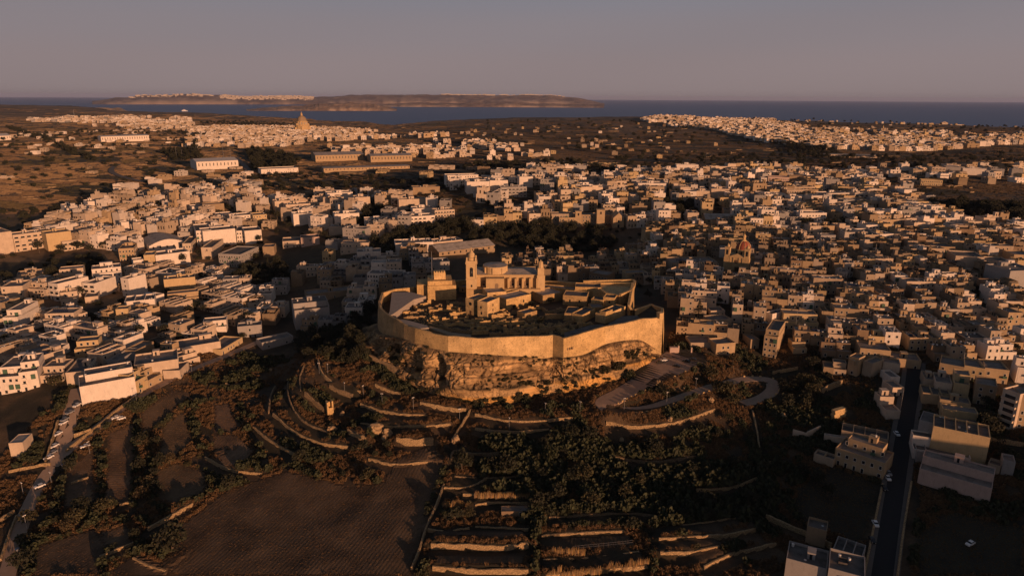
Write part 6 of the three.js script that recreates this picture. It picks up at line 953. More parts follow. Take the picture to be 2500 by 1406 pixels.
{ // everything smaller in view: one body of town
  const g = top(new THREE.Group(), 'town_houses'); tag(g, 'the mass of small flat roofed houses across the town and far villages', null, null, 'stuff');
  const variant = (seed, far, old) => { const R = rngOf(seed), m = new MB(), st = 2 + Math.floor(R() * 2), o = { w: 9, d: 13, h: st * 3.4, base: -4, setback: R() < .55 ? .22 + .4 * R() : 0, room: R() < .5, roomX: R(), roomW: 2.4 + 3.4 * R(), tanks: far ? 0 : 2 + Math.floor(R() * 5), well: !far && R() < .4, mast: !far && R() < .7, dens: .5 + .4 * R(), balc: .25, right: R() < .4 ? .35 : 0, left: R() < .2 ? .3 : 0, dividers: R() < .35 ? 2 : 0, loggia: !old && R() < .35, bay: far ? 3.6 : 2.9 };
    const tone = { window: [.03, .034, .04], roof: R() < .35 ? [.22, .21, .2] : [.46, .44, .42], water_tank: [1.1, 1.15, 1.2], air_unit: [1, 1, 1], satellite_dish: [.9, .9, .9], light_well: [.15, .14, .13], aerial: [.3, .3, .3], enclosed_balcony: [.12, .1, .08] };
    houseBody((n, trim) => { if (trim) return null; m.col = tone[n] ?? [1, 1, 1]; return m; }, R, o); return { g: m.geo(), w: 9, d: 13, h: o.h }; };
  const near = Array.from({ length: 18 }, (_, i) => variant(900 + i, false, i % 2)), far = Array.from({ length: 10 }, (_, i) => variant(950 + i, true, i % 2)), bins = [...near, ...far].map((v) => ({ v, l: [] }));
  for (const L of lots.slice(nOwn)) bins[L.far ? 18 + Math.floor(LR() * 10) : Math.floor(LR() * 18)].l.push(L);
  const mt = new THREE.Matrix4(), q = new THREE.Quaternion(), up = V(0, 1, 0), c = new THREE.Color();
  for (const { v, l } of bins) { if (!l.length) continue; const im = new THREE.InstancedMesh(v.g, M.vcol, l.length); im.name = 'house_bodies'; l.forEach((L, i) => { q.setFromAxisAngle(up, L.a + (LR() < .3 ? Math.PI : 0)); const s = V(L.w / v.w * (LR() < .5 ? 1 : -1), L.h / v.h, L.d / v.d); s.x = Math.abs(s.x); const y = base(L.x, L.z), off = V(0, 0, v.d / 2 * s.z).applyQuaternion(q); im.setMatrixAt(i, mt.compose(V(L.x + off.x, y, L.z + off.z), q, s)); c.copy(M[L.pal].color).multiplyScalar((L.old ? .58 : .74) + .42 * LR()); im.setColorAt(i, c); }); shade(im); g.add(im); }
}
{ // villages on the far islands
  const n = 620, im = new THREE.InstancedMesh(new THREE.BoxGeometry(1, 1, 1), M.vcol.clone(), n), mt = new THREE.Matrix4(), q = new THREE.Quaternion(); im.material.vertexColors = false; im.material.color.setRGB(.52, .46, .40); const R = rngOf(31);
  for (let i = 0; i < n; i++) { const s = R(), px = s < .72 ? lerp(540, 765, R()) : s < .85 ? lerp(320, 520, R()) : lerp(1080, 1380, R()), v = s < .85 ? .34 + .22 * R() - (s < .72 ? .16 * R() : 0) : .5 + .06 * R(), p = farIsle(px, v); im.setMatrixAt(i, mt.compose(p, q, V(40 + 120 * R() * R(), 26 + 30 * R(), 60))); }
  tag(top(im, 'far_villages'), 'pale specks of villages on the far island ridge', null, null, 'stuff'); shade(im);
}

// ---------------------------------------------------------------- roads and pavements
function ribbon(pts, off0, off1, rise, name, mat, label, edge) { // strip between two offsets from a centre line, draped on the levelled ground
  const m = new MB(), L = [], Rr = [];
  pts.forEach((p, i) => { const a = pts[Math.max(0, i - 1)], b = pts[Math.min(pts.length - 1, i + 1)], dx = b.x - a.x, dz = b.z - a.z, l = Math.hypot(dx, dz), nx = -dz / l, nz = dx / l, o0 = off0 * p.w / 2, o1 = off1 * p.w / 2; L.push([p.x + nx * o0, p.y + rise, p.z + nz * o0]); Rr.push([p.x + nx * o1, p.y + rise, p.z + nz * o1]); });
  for (let i = 0; i < pts.length - 1; i++) { m.quad(L[i], L[i + 1], Rr[i + 1], Rr[i]); if (edge) m.quad(L[i], L[i + 1], [L[i + 1][0], L[i + 1][1] - .5, L[i + 1][2]], [L[i][0], L[i][1] - .5, L[i][2]]).quad(Rr[i], Rr[i + 1], [Rr[i + 1][0], Rr[i + 1][1] - .5, Rr[i + 1][2]], [Rr[i][0], Rr[i][1] - .5, Rr[i][2]]); }
  const o = top(m.mesh(name, mat), name); tag(o, label, null, null, 'structure'); return o;
}
{
  const s = roads.right_street.pts;
  ribbon(s, -.62, .62, .10, 'road', M.asphalt, 'dark asphalt of the straight street'); ribbon(s, .62, 1, .22, 'pavement', M.verge, 'pale shoulder on the right of the straight street', true); ribbon(s, -1, -.62, .22, 'pavement', M.verge, 'pale shoulder on the left of the straight street', true);
  ribbon(roads.hairpin_road.pts, -1, 1, .12, 'road', M.road, 'pale concrete hairpin road and car park under the citadel', true);
  ribbon(roads.left_road.pts, -1, 1, .10, 'road', M.road, 'pale road curving up the left of the hill', true); ribbon(roads.left_lane.pts, -1, 1, .13, 'road', M.road, 'lane of parked cars left of the road', true);
  const far = (line, w, label, mat) => { const P = line.map(([a, b]) => hit(a, b, base)), c = new THREE.CatmullRomCurve3(P), n = Math.round(c.getLength() / 8), p = c.getPoints(n).map((v) => ({ x: v.x, z: v.z, y: base(v.x, v.z) + .8, w })); ribbon(p, -1, 1, .25, 'road', mat, label); };
  far([[290, 402], [272, 412], [275, 424], [310, 436], [350, 445]], 9, 'grey country road bending past fields in the left distance', M.verge); far([[575, 385], [600, 410], [615, 440], [622, 465]], 10, 'road leading down past the dark wood', M.verge); far([[1540, 880], [1560, 878]], 3, 'short paved path end', M.verge);
}
// ---------------------------------------------------------------- dry-stone walls
stoneWalls.forEach(([line, h, step, words], i) => {
  const { pts } = wallLines[i], m = new MB(), R = rngOf(600 + i), t = .32, n = pts.length, P = [];
  for (let k = 0; k < n; k++) { const a = pts[Math.max(0, k - 1)], b = pts[Math.min(n - 1, k + 1)], dx = b[0] - a[0], dz = b[1] - a[1], l = Math.hypot(dx, dz) || 1, y = roaded(...pts[k]), hh = h * (.85 + .3 * R()); P.push({ x: pts[k][0], z: pts[k][1], nx: -dz / l, nz: dx / l, y, h: hh, j: (R() - .5) * .25 }); }
  const V3 = (p, s, v) => { const w = (t + .18 * (1 - v)) * s + p.j * Math.sin(v * 5); return [p.x + p.nx * w, p.y - 1 + (p.h + 1) * v, p.z + p.nz * w]; };
  for (let k = 0; k < n - 1; k++) for (let r = 0; r < 4; r++) for (const s of [1, -1]) { const q = [V3(P[k], s, r / 4), V3(P[k + 1], s, r / 4), V3(P[k + 1], s, (r + 1) / 4), V3(P[k], s, (r + 1) / 4)]; s > 0 ? m.quad(...q) : m.quad(q[1], q[0], q[3], q[2]); }
  for (let k = 0; k < n - 1; k++) m.quad(V3(P[k], 1, 1), V3(P[k + 1], 1, 1), V3(P[k + 1], -1, 1), V3(P[k], -1, 1)); for (const k of [0, n - 1]) m.quad(V3(P[k], 1, 0), V3(P[k], -1, 0), V3(P[k], -1, 1), V3(P[k], 1, 1));
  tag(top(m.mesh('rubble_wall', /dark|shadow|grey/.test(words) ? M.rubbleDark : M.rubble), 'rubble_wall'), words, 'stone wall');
});
{ // ruined tower on the left slope, stacked wall block and walled plots on the right
  const p = at(805, 1008), g = top(new THREE.Group(), 'ruined_tower'), m = new MB(); m.box(-1.6, -.7, -2, 6.6, -1.6, 1.6).box(-.7, 1.6, -2, 5.8, -1.6, -.9).box(.9, 1.6, -2, 6.9, -.9, 1.6).box(-.7, .9, -2, 3.4, .9, 1.6); m.mesh('wall', M.bastion, g); g.position.copy(p); g.rotation.y = .5; tag(g, 'small ruined stone tower stub standing on the left terraces', 'ruin');
  const q = at(2046, 1022), s = top(new THREE.Group(), 'stone_stack'), R = rngOf(8); for (let r = 0; r < 5; r++) for (let c = 0; c < 4; c++) { const b = new MB(); b.box(-1.0, 1.0, 0, 1.05, -1.1, 1.1); const k = b.mesh('stone_block', M.bastionPale, s); k.position.set(c * 2.04 - 3 + (r % 2) * .5, r * 1.08, (R() - .5) * .3); } s.position.copy(q); s.rotation.y = .45; tag(s, 'stack of squared pale stone blocks below the trees right of the hairpin', 'stone stack');
  for (const [px, L] of [[[[1936, 1062], [1969, 1073], [2003, 1050]], 'angular yard wall at the bottom edge of the scrub slope']]) { const P = px.map(([a, b]) => at(a, b)), w = top(new THREE.Group(), 'yard_wall'); for (let i = 0; i < 2; i++) { const f = frameOn(P[i], P[i + 1]), b = new MB(); b.box(-f.w / 2, f.w / 2, -2, 3.2, -.25, .25); const k = b.mesh('wall_section', M.cream, w); k.position.copy(f.o); k.rotation.y = f.a; } tag(w, L, 'yard wall'); }
}
const boulder = (seed) => { const g = new THREE.IcosahedronGeometry(1, 3), p = g.attributes.position; for (let i = 0; i < p.count; i++) { const v = V(p.getX(i), p.getY(i), p.getZ(i)).normalize(), k = .55 + .75 * Math.round(5 * fbm(v.x * 1.9 + seed, v.y * 1.9 + v.z * 1.6 + seed, 3, 7)) / 5 + .25 * fbm(v.x * 6 + v.z * 5, v.y * 6 + seed, 2, 9); p.setXYZ(i, v.x * k, v.y * k, v.z * k); } const uv = g.attributes.uv; for (let i = 0; i < p.count; i++) uv.setXY(i, p.getX(i) * 3 + p.getZ(i), p.getY(i) * 3); g.computeVertexNormals(); return g; };
{
  const shapes = [boulder(1), boulder(5), boulder(9)], spots = [[918, 1052, 4.2], [946, 1062, 3.0], [938, 1072, 2.2], [1112, 1078, 2.6], [810, 1050, 2.2], [835, 1012, 1.6], [1518, 1076, 1.4], [1636, 1026, 1.7], [1667, 1012, 1.3], [1736, 980, 2.2], [1702, 1068, 1.2], [1744, 1052, 1.4], [1720, 1060, 1.1], [1914, 1022, 2.4], [1880, 1136, 1.9], [1882, 1050, 1.6], [1555, 1090, 1.3], [1798, 1130, 2.0], [1672, 950, 1.5], [1607, 935, 1.5], [1700, 1108, 1.3], [660, 905, 1.4], [552, 942, 1.6], [874, 1096, 1.4], [700, 1090, 1.2], [1418, 1112, 1.4], [1482, 1096, 1.2], [1305, 1154, 1.3], [1438, 1192, 1.3]];
  spots.forEach(([px, py, s], i) => { const p = at(px, py), o = top(new THREE.Mesh(shapes[i % 3], M.rockPlain), 'boulder'); o.position.copy(p).add(V(0, s * .25, 0)); s *= .85; o.scale.set(s * 1.15, s * .85, s * .8); o.rotation.set(i, i * 2.3, i * .7); shade(o); tag(o, '', 'boulder'); later.push({ o, p, set: 'boulder', lead: s > 2 ? 'large sunlit limestone boulder' : 'small sunlit limestone boulder' }); });
}
// ---------------------------------------------------------------- trees and scrub
const leafBall = (m, R, c, r, n, s, tone) => { for (let i = 0; i < n; i++) { const u = R() * 2 - 1, a = R() * 6.283, k = r * (.55 + .5 * Math.cbrt(R())), q = Math.sqrt(1 - u * u), x = c[0] + Math.cos(a) * q * k, y = c[1] + u * k * .8, z = c[2] + Math.sin(a) * q * k, d = V(R() - .5, R() - .5, R() - .5).normalize(), e = V(R() - .5, R() - .5, R() - .5).cross(d).normalize(), f = s * (.6 + .8 * R()), t = tone * (.55 + .9 * R()); m.col = [t, t * (.94 + .12 * R()), t * .9]; const P = V(x, y, z), A = P.clone().addScaledVector(d, f), B2 = P.clone().addScaledVector(e, f * .6), C = P.clone().addScaledVector(d, -f), D = P.clone().addScaledVector(e, -f * .6); m.quad(A.toArray(), B2.toArray(), C.toArray(), D.toArray()); } };
const treeKinds = {};
function treeKind(name, seed) {
  const R = rngOf(seed), t = new MB(), c = new MB(); 
  if (name === 'carob' || name === 'bush') { const H = name === 'bush' ? .5 : 1.6, r = name === 'bush' ? 1.5 : 3.0; t.limb([0, -1.2, 0], [.1, H, .05], .26, .2); for (let i = 0; i < 7; i++) { const a = i * .9 + R(), d = r * (.35 + .4 * R()), p = [Math.cos(a) * d, H + r * (.25 + .5 * R()), Math.sin(a) * d]; t.limb([.1, H, .05], p, .13, .05, 5); leafBall(c, R, p, r * (.42 + .25 * R()), name === 'bush' ? 46 : 62, name === 'bush' ? .3 : .4, .75 + .5 * R()); } leafBall(c, R, [0, H + r * .75, 0], r * .6, 70, .4, 1); }
  if (name === 'pine') { t.limb([0, -1, 0], [.3, 5, .2], .3, .16); for (let i = 0; i < 9; i++) { const a = i * .75, d = 1.2 + 1.5 * R(), y = 4.2 + 3 * R(), p = [Math.cos(a) * d, y, Math.sin(a) * d]; t.limb([.2, y - 1.4, .1], p, .1, .04, 4); leafBall(c, R, p, 1.1 + .5 * R(), 56, .36, .7 + .5 * R()); } leafBall(c, R, [.2, 7, 0], 1.3, 60, .36, 1); }
  if (name === 'cypress') { t.limb([0, -1, 0], [0, 3, 0], .2, .1); for (let i = 0; i < 9; i++) leafBall(c, R, [(R() - .5) * .3, .9 + i * .95, (R() - .5) * .3], 1.05 - .09 * i, 44, .3, .6 + .4 * R()); }
  if (name === 'palm') { t.limb([0, -1, 0], [.3, 5.5, 0], .26, .2); for (let i = 0; i < 22; i++) { const a = i * 2.4, l = 2.6 + .6 * R(), up = .2 + .9 * R(); let p = V(.3, 5.5, 0); for (let k = 0; k < 5; k++) { const n = p.clone().add(V(Math.cos(a) * l / 5, (up - k * .42) * l / 5, Math.sin(a) * l / 5)), w = V(-Math.sin(a), .1, Math.cos(a)).multiplyScalar(.34 * (1 - k * .14)); c.col = [.9, .95, .7].map((v) => v * (.7 + .5 * R())); c.quad(p.clone().add(w).toArray(), n.clone().add(w).toArray(), n.clone().sub(w).toArray(), p.clone().sub(w).toArray()); p = n; } } }
  if (name === 'araucaria') { t.limb([0, -1, 0], [0, 13, 0], .28, .06); for (let y = 2; y < 12.5; y += 1.15) for (let i = 0; i < 7; i++) { const a = i * .9 + y, l = (13.5 - y) * .32, e = [Math.cos(a) * l, y + .5, Math.sin(a) * l]; t.limb([0, y, 0], e, .07, .03, 4); for (let k = 1; k < 6; k++) leafBall(c, R, [e[0] * k / 5, y + .5 * k / 5, e[2] * k / 5], .3, 7, .24, .8); } }
  return { trunk: t.geo(), crown: c.geo() };
}
for (const [n, k] of [['carob', 4], ['bush', 4], ['pine', 3], ['cypress', 2], ['palm', 2], ['araucaria', 1]]) treeKinds[n] = Array.from({ length: k }, (_, i) => treeKind(n, 70 + i * 7 + n.length));
const LEAF = { dark: std(.022, .024, .013, null, 0, .85, { vertexColors: true }), olive: std(.048, .043, .020, null, 0, .85, { vertexColors: true }), brown: std(.070, .052, .027, null, 0, .9, { vertexColors: true }), green: std(.030, .036, .015, null, 0, .85, { vertexColors: true }) };
let treeNo = 0; const treeSpots = [];
function tree(kind, px, py, size, leaf, words) {
  const p = at(px, py); if (occupied(p.x, p.z, .6) || byWall(p.x, p.z, 7, 2)) return; const v = treeKinds[kind][treeNo++ % treeKinds[kind].length], g = top(new THREE.Group(), { carob: 'carob_tree', bush: 'bush', pine: 'pine_tree', cypress: 'cypress_tree', palm: 'palm_tree', araucaria: 'araucaria_tree' }[kind]);
  const a = new THREE.Mesh(v.trunk, M.bark), b = new THREE.Mesh(v.crown, LEAF[leaf]); a.name = 'trunk'; b.name = 'crown'; g.add(a, b); shade(g); g.position.copy(p); g.scale.set(size * (.75 + .6 * hash2(treeNo, 5)), size * (.7 + .65 * hash2(treeNo, 3)), size * (.8 + .5 * hash2(treeNo, 7))); g.rotation.y = treeNo * 1.7; tag(g, '', kind === 'bush' ? 'bush' : 'tree');
  if (words) g.userData.label = words; else later.push({ o: g, p: p.clone().setY(p.y + 2), set: kind === 'bush' ? 'bush' : 'tree', lead: `${leaf === 'brown' ? 'dry brown' : leaf === 'olive' ? 'dull olive' : leaf === 'green' ? 'deep green' : 'very dark'} ${{ carob: 'round tree', bush: 'low bush', pine: 'tall loose pine', cypress: 'slim cypress', palm: 'palm' }[kind]}` }); treeSpots.push([p.x, p.z]);
}
tree('araucaria', 1706, 776, .95, 'dark', 'tiered araucaria tree standing above a wall right of the citadel');
for (const [px, py, s, l] of [[1128, 1150, 1.5, 'dark'], [1142, 1142, 1.3, 'dark'], [1215, 1148, 1.5, 'dark'], [1236, 1156, 1.3, 'dark'], [1260, 1164, 1.4, 'dark'], [1190, 1218, .8, 'dark'], [1395, 1068, 1.3, 'dark'], [1612, 968, 1.2, 'dark'], [1735, 925, 1.3, 'olive'], [1752, 955, 1.5, 'olive'], [1792, 985, 1.4, 'olive'], [1775, 968, 1.3, 'olive'], [345, 1300, 1.6, 'dark'], [420, 1345, 1.7, 'dark'], [402, 1330, 1.2, 'olive'], [560, 1195, 1.0, 'dark'], [720, 1040, 1.6, 'dark'], [345, 1085, 1.0, 'dark'], [340, 1150, 1.1, 'dark'], [350, 1190, 1.0, 'dark'], [200, 1245, 1.3, 'dark'], [250, 1250, 1.1, 'olive'], [70, 1275, 1.0, 'olive'], [56, 1330, 1.1, 'olive'], [55, 1390, 1.2, 'dark'], [170, 1150, .9, 'dark'], [135, 940, 1.3, 'olive'], [1410, 1320, 1.1, 'dark'], [1540, 1290, 1.2, 'dark'], [1175, 1290, .8, 'olive'], [1110, 1270, .9, 'dark'], [1145, 1262, .9, 'olive'], [1215, 1255, .7, 'dark'], [1315, 1245, 1.1, 'dark'], [1360, 1225, 1.2, 'dark'], [1180, 1365, .8, 'dark'], [2420, 1030, 1.2, 'dark'], [2405, 1045, 1.1, 'dark'], [2455, 1088, 1.3, 'dark'], [2480, 1100, 1.3, 'dark'], [2440, 1105, 1.2, 'dark'], [2430, 1080, 1.2, 'olive'], [1995, 1185, 1.2, 'dark'], [2020, 1210, 1.0, 'dark'], [1960, 1165, 1.1, 'dark'], [1985, 900, 1.2, 'dark'], [2015, 930, 1.3, 'dark'], [2080, 905, 1.3, 'dark'], [2060, 945, 1.1, 'dark'], [1960, 945, 1.2, 'olive'], [1985, 965, 1.1, 'olive'], [2095, 965, 1.1, 'brown'], [1970, 985, 1.2, 'dark'], [1760, 868, 1.1, 'olive'], [1790, 885, .9, 'brown']]) tree('carob', px, py, s, l);
const TR = rngOf(808), scatter = (poly, n, kinds, leaves, s0, s1) => { let k = 0, g = 0; const xs = poly.map((p) => p[0]), ys = poly.map((p) => p[1]); while (k < n && g++ < 4000) { const x = lerp(Math.min(...xs), Math.max(...xs), TR()), y = lerp(Math.min(...ys), Math.max(...ys), TR()); if (!inPoly(x, y, poly)) continue; const p = at(x, y); if (inField(p.x, p.z) || inPoly(p.x, p.z, CLIFF_ZONE)) continue; const nr = nearRoad(p.x, p.z); if (nr && nr[0] < 2) continue; tree(kinds[Math.floor(TR() * kinds.length)], x, y, lerp(s0, s1, TR()), leaves[Math.floor(TR() * leaves.length)]); k++; } };
scatter([[1290, 1060], [1420, 1040], [1560, 1100], [1850, 1130], [1900, 1230], [1830, 1270], [1600, 1290], [1400, 1250], [1290, 1180]], 62, ['carob', 'bush', 'bush', 'carob'], ['dark', 'dark', 'olive', 'green'], .7, 1.35);
scatter([[570, 1050], [700, 1060], [810, 1040], [760, 1150], [650, 1170], [590, 1120]], 16, ['bush', 'carob'], ['dark', 'olive', 'brown'], .7, 1.1); scatter([[780, 1110], [900, 1080], [990, 1100], [960, 1170], [800, 1180]], 14, ['bush', 'bush', 'carob'], ['dark', 'dark', 'olive'], .7, 1.1);
scatter([[330, 1050], [420, 1060], [470, 1100], [380, 1240], [335, 1230]], 14, ['bush', 'carob'], ['dark', 'olive', 'brown'], .6, 1.1); scatter([[60, 1290], [240, 1230], [340, 1290], [460, 1330], [400, 1406], [80, 1406]], 16, ['bush', 'bush', 'carob'], ['dark', 'olive', 'brown'], .6, 1.1);
scatter([[1700, 890], [1850, 880], [1830, 910], [1740, 920], [1640, 960], [1560, 985], [1600, 950]], 14, ['bush'], ['brown', 'olive'], .6, .9); scatter([[1640, 1010], [1850, 990], [1930, 1030], [1900, 1130], [1650, 1100]], 22, ['bush', 'bush', 'carob'], ['brown', 'olive', 'dark'], .6, 1.05); scatter([[1900, 960], [2000, 900], [2110, 940], [2010, 1000], [1930, 1030]], 18, ['bush', 'carob', 'carob'], ['dark', 'olive', 'dark'], .8, 1.2);
scatter([[2380, 950], [2430, 960], [2430, 1050], [2500, 1080], [2500, 1140], [2420, 1100]], 10, ['carob', 'pine'], ['dark', 'dark'], .8, 1.2);
for (const [px, py, k, s] of [[130, 603, 'cypress', 1.3], [185, 610, 'pine', 1.2], [60, 612, 'pine', 1.1], [95, 618, 'pine', 1.2], [150, 618, 'pine', 1.3], [222, 600, 'pine', 1.0], [238, 596, 'pine', 1.1], [110, 550, 'pine', 1.2], [205, 512, 'pine', 1.1], [660, 535, 'pine', 1.4], [676, 540, 'pine', 1.3], [640, 660, 'palm', 1.2], [655, 668, 'cypress', 1.4], [665, 672, 'pine', 1.2], [890, 760, 'carob', 1.2], [2090, 720, 'pine', 1], [1655, 745, 'pine', .9], [1985, 905, 'pine', 1], [1320, 792, 'carob', .9], [1255, 752, 'bush', .9], [1300, 745, 'bush', 1], [1345, 740, 'carob', .8]]) if (py > 730 && px > 1000 && px < 1400) { const y0 = CITY, p = onPlane(px, py, CITY), v = treeKinds[k][0], g = top(new THREE.Group(), k === 'bush' ? 'bush' : 'carob_tree'), a = new THREE.Mesh(v.trunk, M.bark), b = new THREE.Mesh(v.crown, LEAF.dark); a.name = 'trunk'; b.name = 'crown'; g.add(a, b); shade(g); g.position.copy(p); g.scale.setScalar(s); tag(g, '', k === 'bush' ? 'bush' : 'tree'); later.push({ o: g, p, set: k === 'bush' ? 'bush' : 'tree', lead: 'dark garden ' + (k === 'bush' ? 'bush' : 'tree') + ' inside the citadel' }); } else tree(k, px, py, s, 'dark');
{ // masses that nobody could count: woods, hedges, hillside scrub
  const mt = new THREE.Matrix4(), q = new THREE.Quaternion(), R = rngOf(909);
  const kinds = ['carob', 'pine', 'bush'].map((k) => mergeGeometries(treeKinds[k].slice(0, 2).map((t, i) => i ? null : t.crown).filter(Boolean)));
  const mass = (name, label, polys, leaf, weights) => {
    const lists = kinds.map(() => []);
    for (const [P, n, s0, s1] of polys) { const pts = P.map(([a, b]) => { const p = hit(a, b, base); return [p.x, p.z]; }), xs = pts.map((p) => p[0]), zs = pts.map((p) => p[1]); let k = 0, g = 0; while (k < n && g++ < n * 30) { const x = lerp(Math.min(...xs), Math.max(...xs), R()), z = lerp(Math.min(...zs), Math.max(...zs), R()); if (!inPoly(x, z, pts) || occupied(x, z, 1.5)) continue; const nr = nearRoad(x, z); if (nr && nr[0] < 2) continue; const w = R(); lists[w < weights[0] ? 0 : w < weights[0] + weights[1] ? 1 : 2].push([x, z, lerp(s0, s1, R())]); k++; } }
    const g = top(new THREE.Group(), name); tag(g, label, null, null, 'stuff');
    lists.forEach((l, i) => { if (!l.length) return; const im = new THREE.InstancedMesh(kinds[i], leaf, l.length); im.name = 'crowns'; l.forEach(([x, z, s], k) => { q.setFromAxisAngle(V(0, 1, 0), R() * 6.28); im.setMatrixAt(k, mt.compose(V(x, base(x, z) - .2, z), q, V(s * (.8 + .5 * R()), s * (.7 + .6 * R()), s * (.8 + .5 * R())))); }); shade(im); g.add(im); });
  };
  mass('woodland', 'dark tree masses of the public park and gardens in the town', [[[[1140, 592], [1170, 562], [1330, 552], [1490, 572], [1505, 598], [1440, 626], [1330, 622], [1250, 604]], 290, .8, 1.5], [[[560, 690], [600, 662], [690, 652], [720, 690], [640, 712]], 70, 1, 1.5], [[[905, 610], [1010, 565], [1140, 542], [1180, 542], [1120, 575], [1000, 602], [960, 640]], 200, .9, 1.5], [[[850, 558], [910, 507], [960, 520], [930, 545], [890, 588]], 70, .9, 1.4], [[[1640, 520], [1590, 502], [1700, 500], [1700, 532]], 60, .9, 1.3], [[[1880, 560], [2010, 545], [2230, 570], [2230, 580], [2030, 570]], 120, .8, 1.3], [[[30, 690], [200, 668], [255, 640], [258, 655], [180, 690]], 60, .8, 1.2], [[[2330, 660], [2380, 700], [2400, 790], [2390, 790], [2370, 700]], 16, .7, 1.1], [[[720, 830], [860, 800], [900, 870], [860, 900], [740, 880]], 130, .6, 1.2], [[[860, 750], [930, 740], [925, 800], [865, 820]], 40, .6, 1.1]], LEAF.dark, [.45, .45]);
  mass('distant_trees', 'dark lines and clumps of trees among far fields', [[[[15, 312], [35, 312], [250, 395], [225, 395]], 260, 1.1, 1.8], [[[600, 368], [700, 378], [730, 395], [720, 410], [620, 420]], 420, 1, 1.8], [[[390, 372], [470, 362], [500, 390], [420, 392]], 150, 1, 1.6], [[[600, 430], [760, 425], [1080, 445], [1080, 470], [800, 460], [640, 470]], 130, .9, 1.4], [[[2240, 500], [2500, 510], [2500, 545], [2330, 525]], 330, 1, 1.8], [[[1880, 350], [2010, 355], [2060, 380], [1990, 385]], 220, 1, 1.8], [[[1080, 410], [1400, 395], [1500, 420], [1300, 425]], 220, 1, 1.6], [[[460, 300], [560, 296], [720, 305], [690, 312]], 150, 1, 2], [[[1180, 300], [1600, 292], [2500, 306], [2500, 330], [1500, 380], [1200, 360]], 700, 1, 2.2], [[[0, 330], [500, 300], [500, 460], [0, 500]], 330, .9, 1.7], [[[1500, 380], [2500, 375], [2500, 420], [1900, 410], [1500, 410]], 330, 1, 1.8], [[[470, 335], [482, 330], [484, 360], [470, 362]], 40, 1.6, 2.4]], LEAF.dark, [.6, .25]);
  mass('garden_trees', 'small dark garden trees between the town houses', [[[[0, 900], [0, 520], [500, 480], [700, 560], [640, 820], [300, 940]], 420, .6, 1.2], [[[660, 560], [760, 480], [1250, 450], [1260, 520], [900, 640]], 260, .6, 1.2], [[[1250, 690], [1330, 470], [2300, 430], [2500, 600], [2500, 880], [1660, 850]], 560, .5, 1]], LEAF.dark, [.5, .25]);
  // ledges of the crag
  const L = []; const ledgeAt = (px, py, n, sp, s) => { for (let i = 0; i < n; i++) L.push([px + (R() - .5) * sp * 2, py + (R() - .5) * sp, s * (.5 + R())]); };
  for (const [px, py, n, sp, s] of [[1440, 905, 8, 14, .7], [1480, 905, 8, 12, .8], [1515, 893, 14, 20, .9], [1540, 868, 12, 16, .8], [1570, 862, 10, 16, .7], [1545, 912, 6, 8, .7], [1335, 938, 4, 4, .8], [1318, 944, 3, 4, .6], [1330, 880, 3, 5, .5], [960, 852, 10, 14, .7], [970, 880, 14, 16, .8], [1100, 870, 14, 24, .4], [1180, 876, 14, 30, .4], [1290, 878, 14, 30, .45], [1390, 884, 12, 20, .5], [1230, 925, 10, 22, .6], [1200, 940, 10, 26, .55], [1290, 934, 12, 30, .55], [1380, 925, 12, 30, .6], [1460, 915, 10, 26, .6], [1130, 985, 14, 22, .8], [1200, 988, 18, 30, .8], [1280, 980, 18, 34, .85], [1350, 962, 16, 34, .8], [1430, 950, 14, 34, .75], [1500, 932, 10, 24, .7], [1060, 962, 14, 26, .6], [1010, 935, 10, 20, .6], [1020, 850, 10, 26, .5], [1270, 930, 10, 22, .5]]) ledgeAt(px, py, n, sp, s);
  const pr = new Map(); const crag = scene.children.find((o) => o.name === 'cliff'), P = crag.geometry.attributes.position, pts = []; for (let i = 0; i < P.count; i++) { const v = V(P.getX(i), P.getY(i), P.getZ(i)), s = project(v); pts.push([s[0], s[1], v]); }
  const cl = new THREE.InstancedMesh(kinds[2], LEAF.olive, L.length); L.forEach(([px, py, s], i) => { let b = null, bd = 1e9; for (const t of pts) { const d = (t[0] - px) ** 2 + (t[1] - py) ** 2; if (d < bd) { bd = d; b = t[2]; } } q.setFromAxisAngle(V(0, 1, 0), R() * 6); cl.setMatrixAt(i, mt.compose(b.clone().add(V(0, -.6, .3)), q, V(s, s * .9, s))); }); tag(top(cl, 'ledge_shrubs'), 'dark shrubs rooted on the ledges of the crag', null, null, 'stuff'); shade(cl);
  // hillside scrub: dry tufts, prickly pear, thorny cushions
  const tuft = new MB(); for (let i = 0; i < 16; i++) { const a = R() * 6.28, d = .42 * R(), l = .5 + .5 * R(), w = .07 + .05 * R(), x = Math.cos(a) * d, z = Math.sin(a) * d, lean = .45, t = .7 + .6 * R(); tuft.col = [t, t * .9, t * .75]; tuft.tri([x - w * Math.sin(a + 1), -.1, z + w * Math.cos(a + 1)], [x + w * Math.sin(a + 1), -.1, z - w * Math.cos(a + 1)], [x + Math.cos(a) * lean * l, l, z + Math.sin(a) * lean * l]); }
  const cushion = new MB(); leafBall(cushion, R, [0, .25, 0], .75, 70, .2, 1); const pear = new MB(); for (let i = 0; i < 34; i++) { const a = R() * 6.28, d = 1.1 * Math.sqrt(R()), y = .3 + 1.5 * R() * (1 - d * .4), n = 7, o = V(Math.cos(a) * d, y, Math.sin(a) * d), s = V(R() - .5, R() - .2, R() - .5).normalize(), t = V(R() - .5, R() - .5, R() - .5).cross(s).normalize(), r = .24 + .12 * R(), k = .6 + .8 * R(); pear.col = [k, k, k]; for (let j = 0; j < n; j++) { const p = (w) => o.clone().addScaledVector(s, r * 1.35 * Math.cos(w)).addScaledVector(t, r * Math.sin(w)).toArray(); pear.tri(o.toArray(), p(j / n * 6.283), p((j + 1) / n * 6.283)); } }
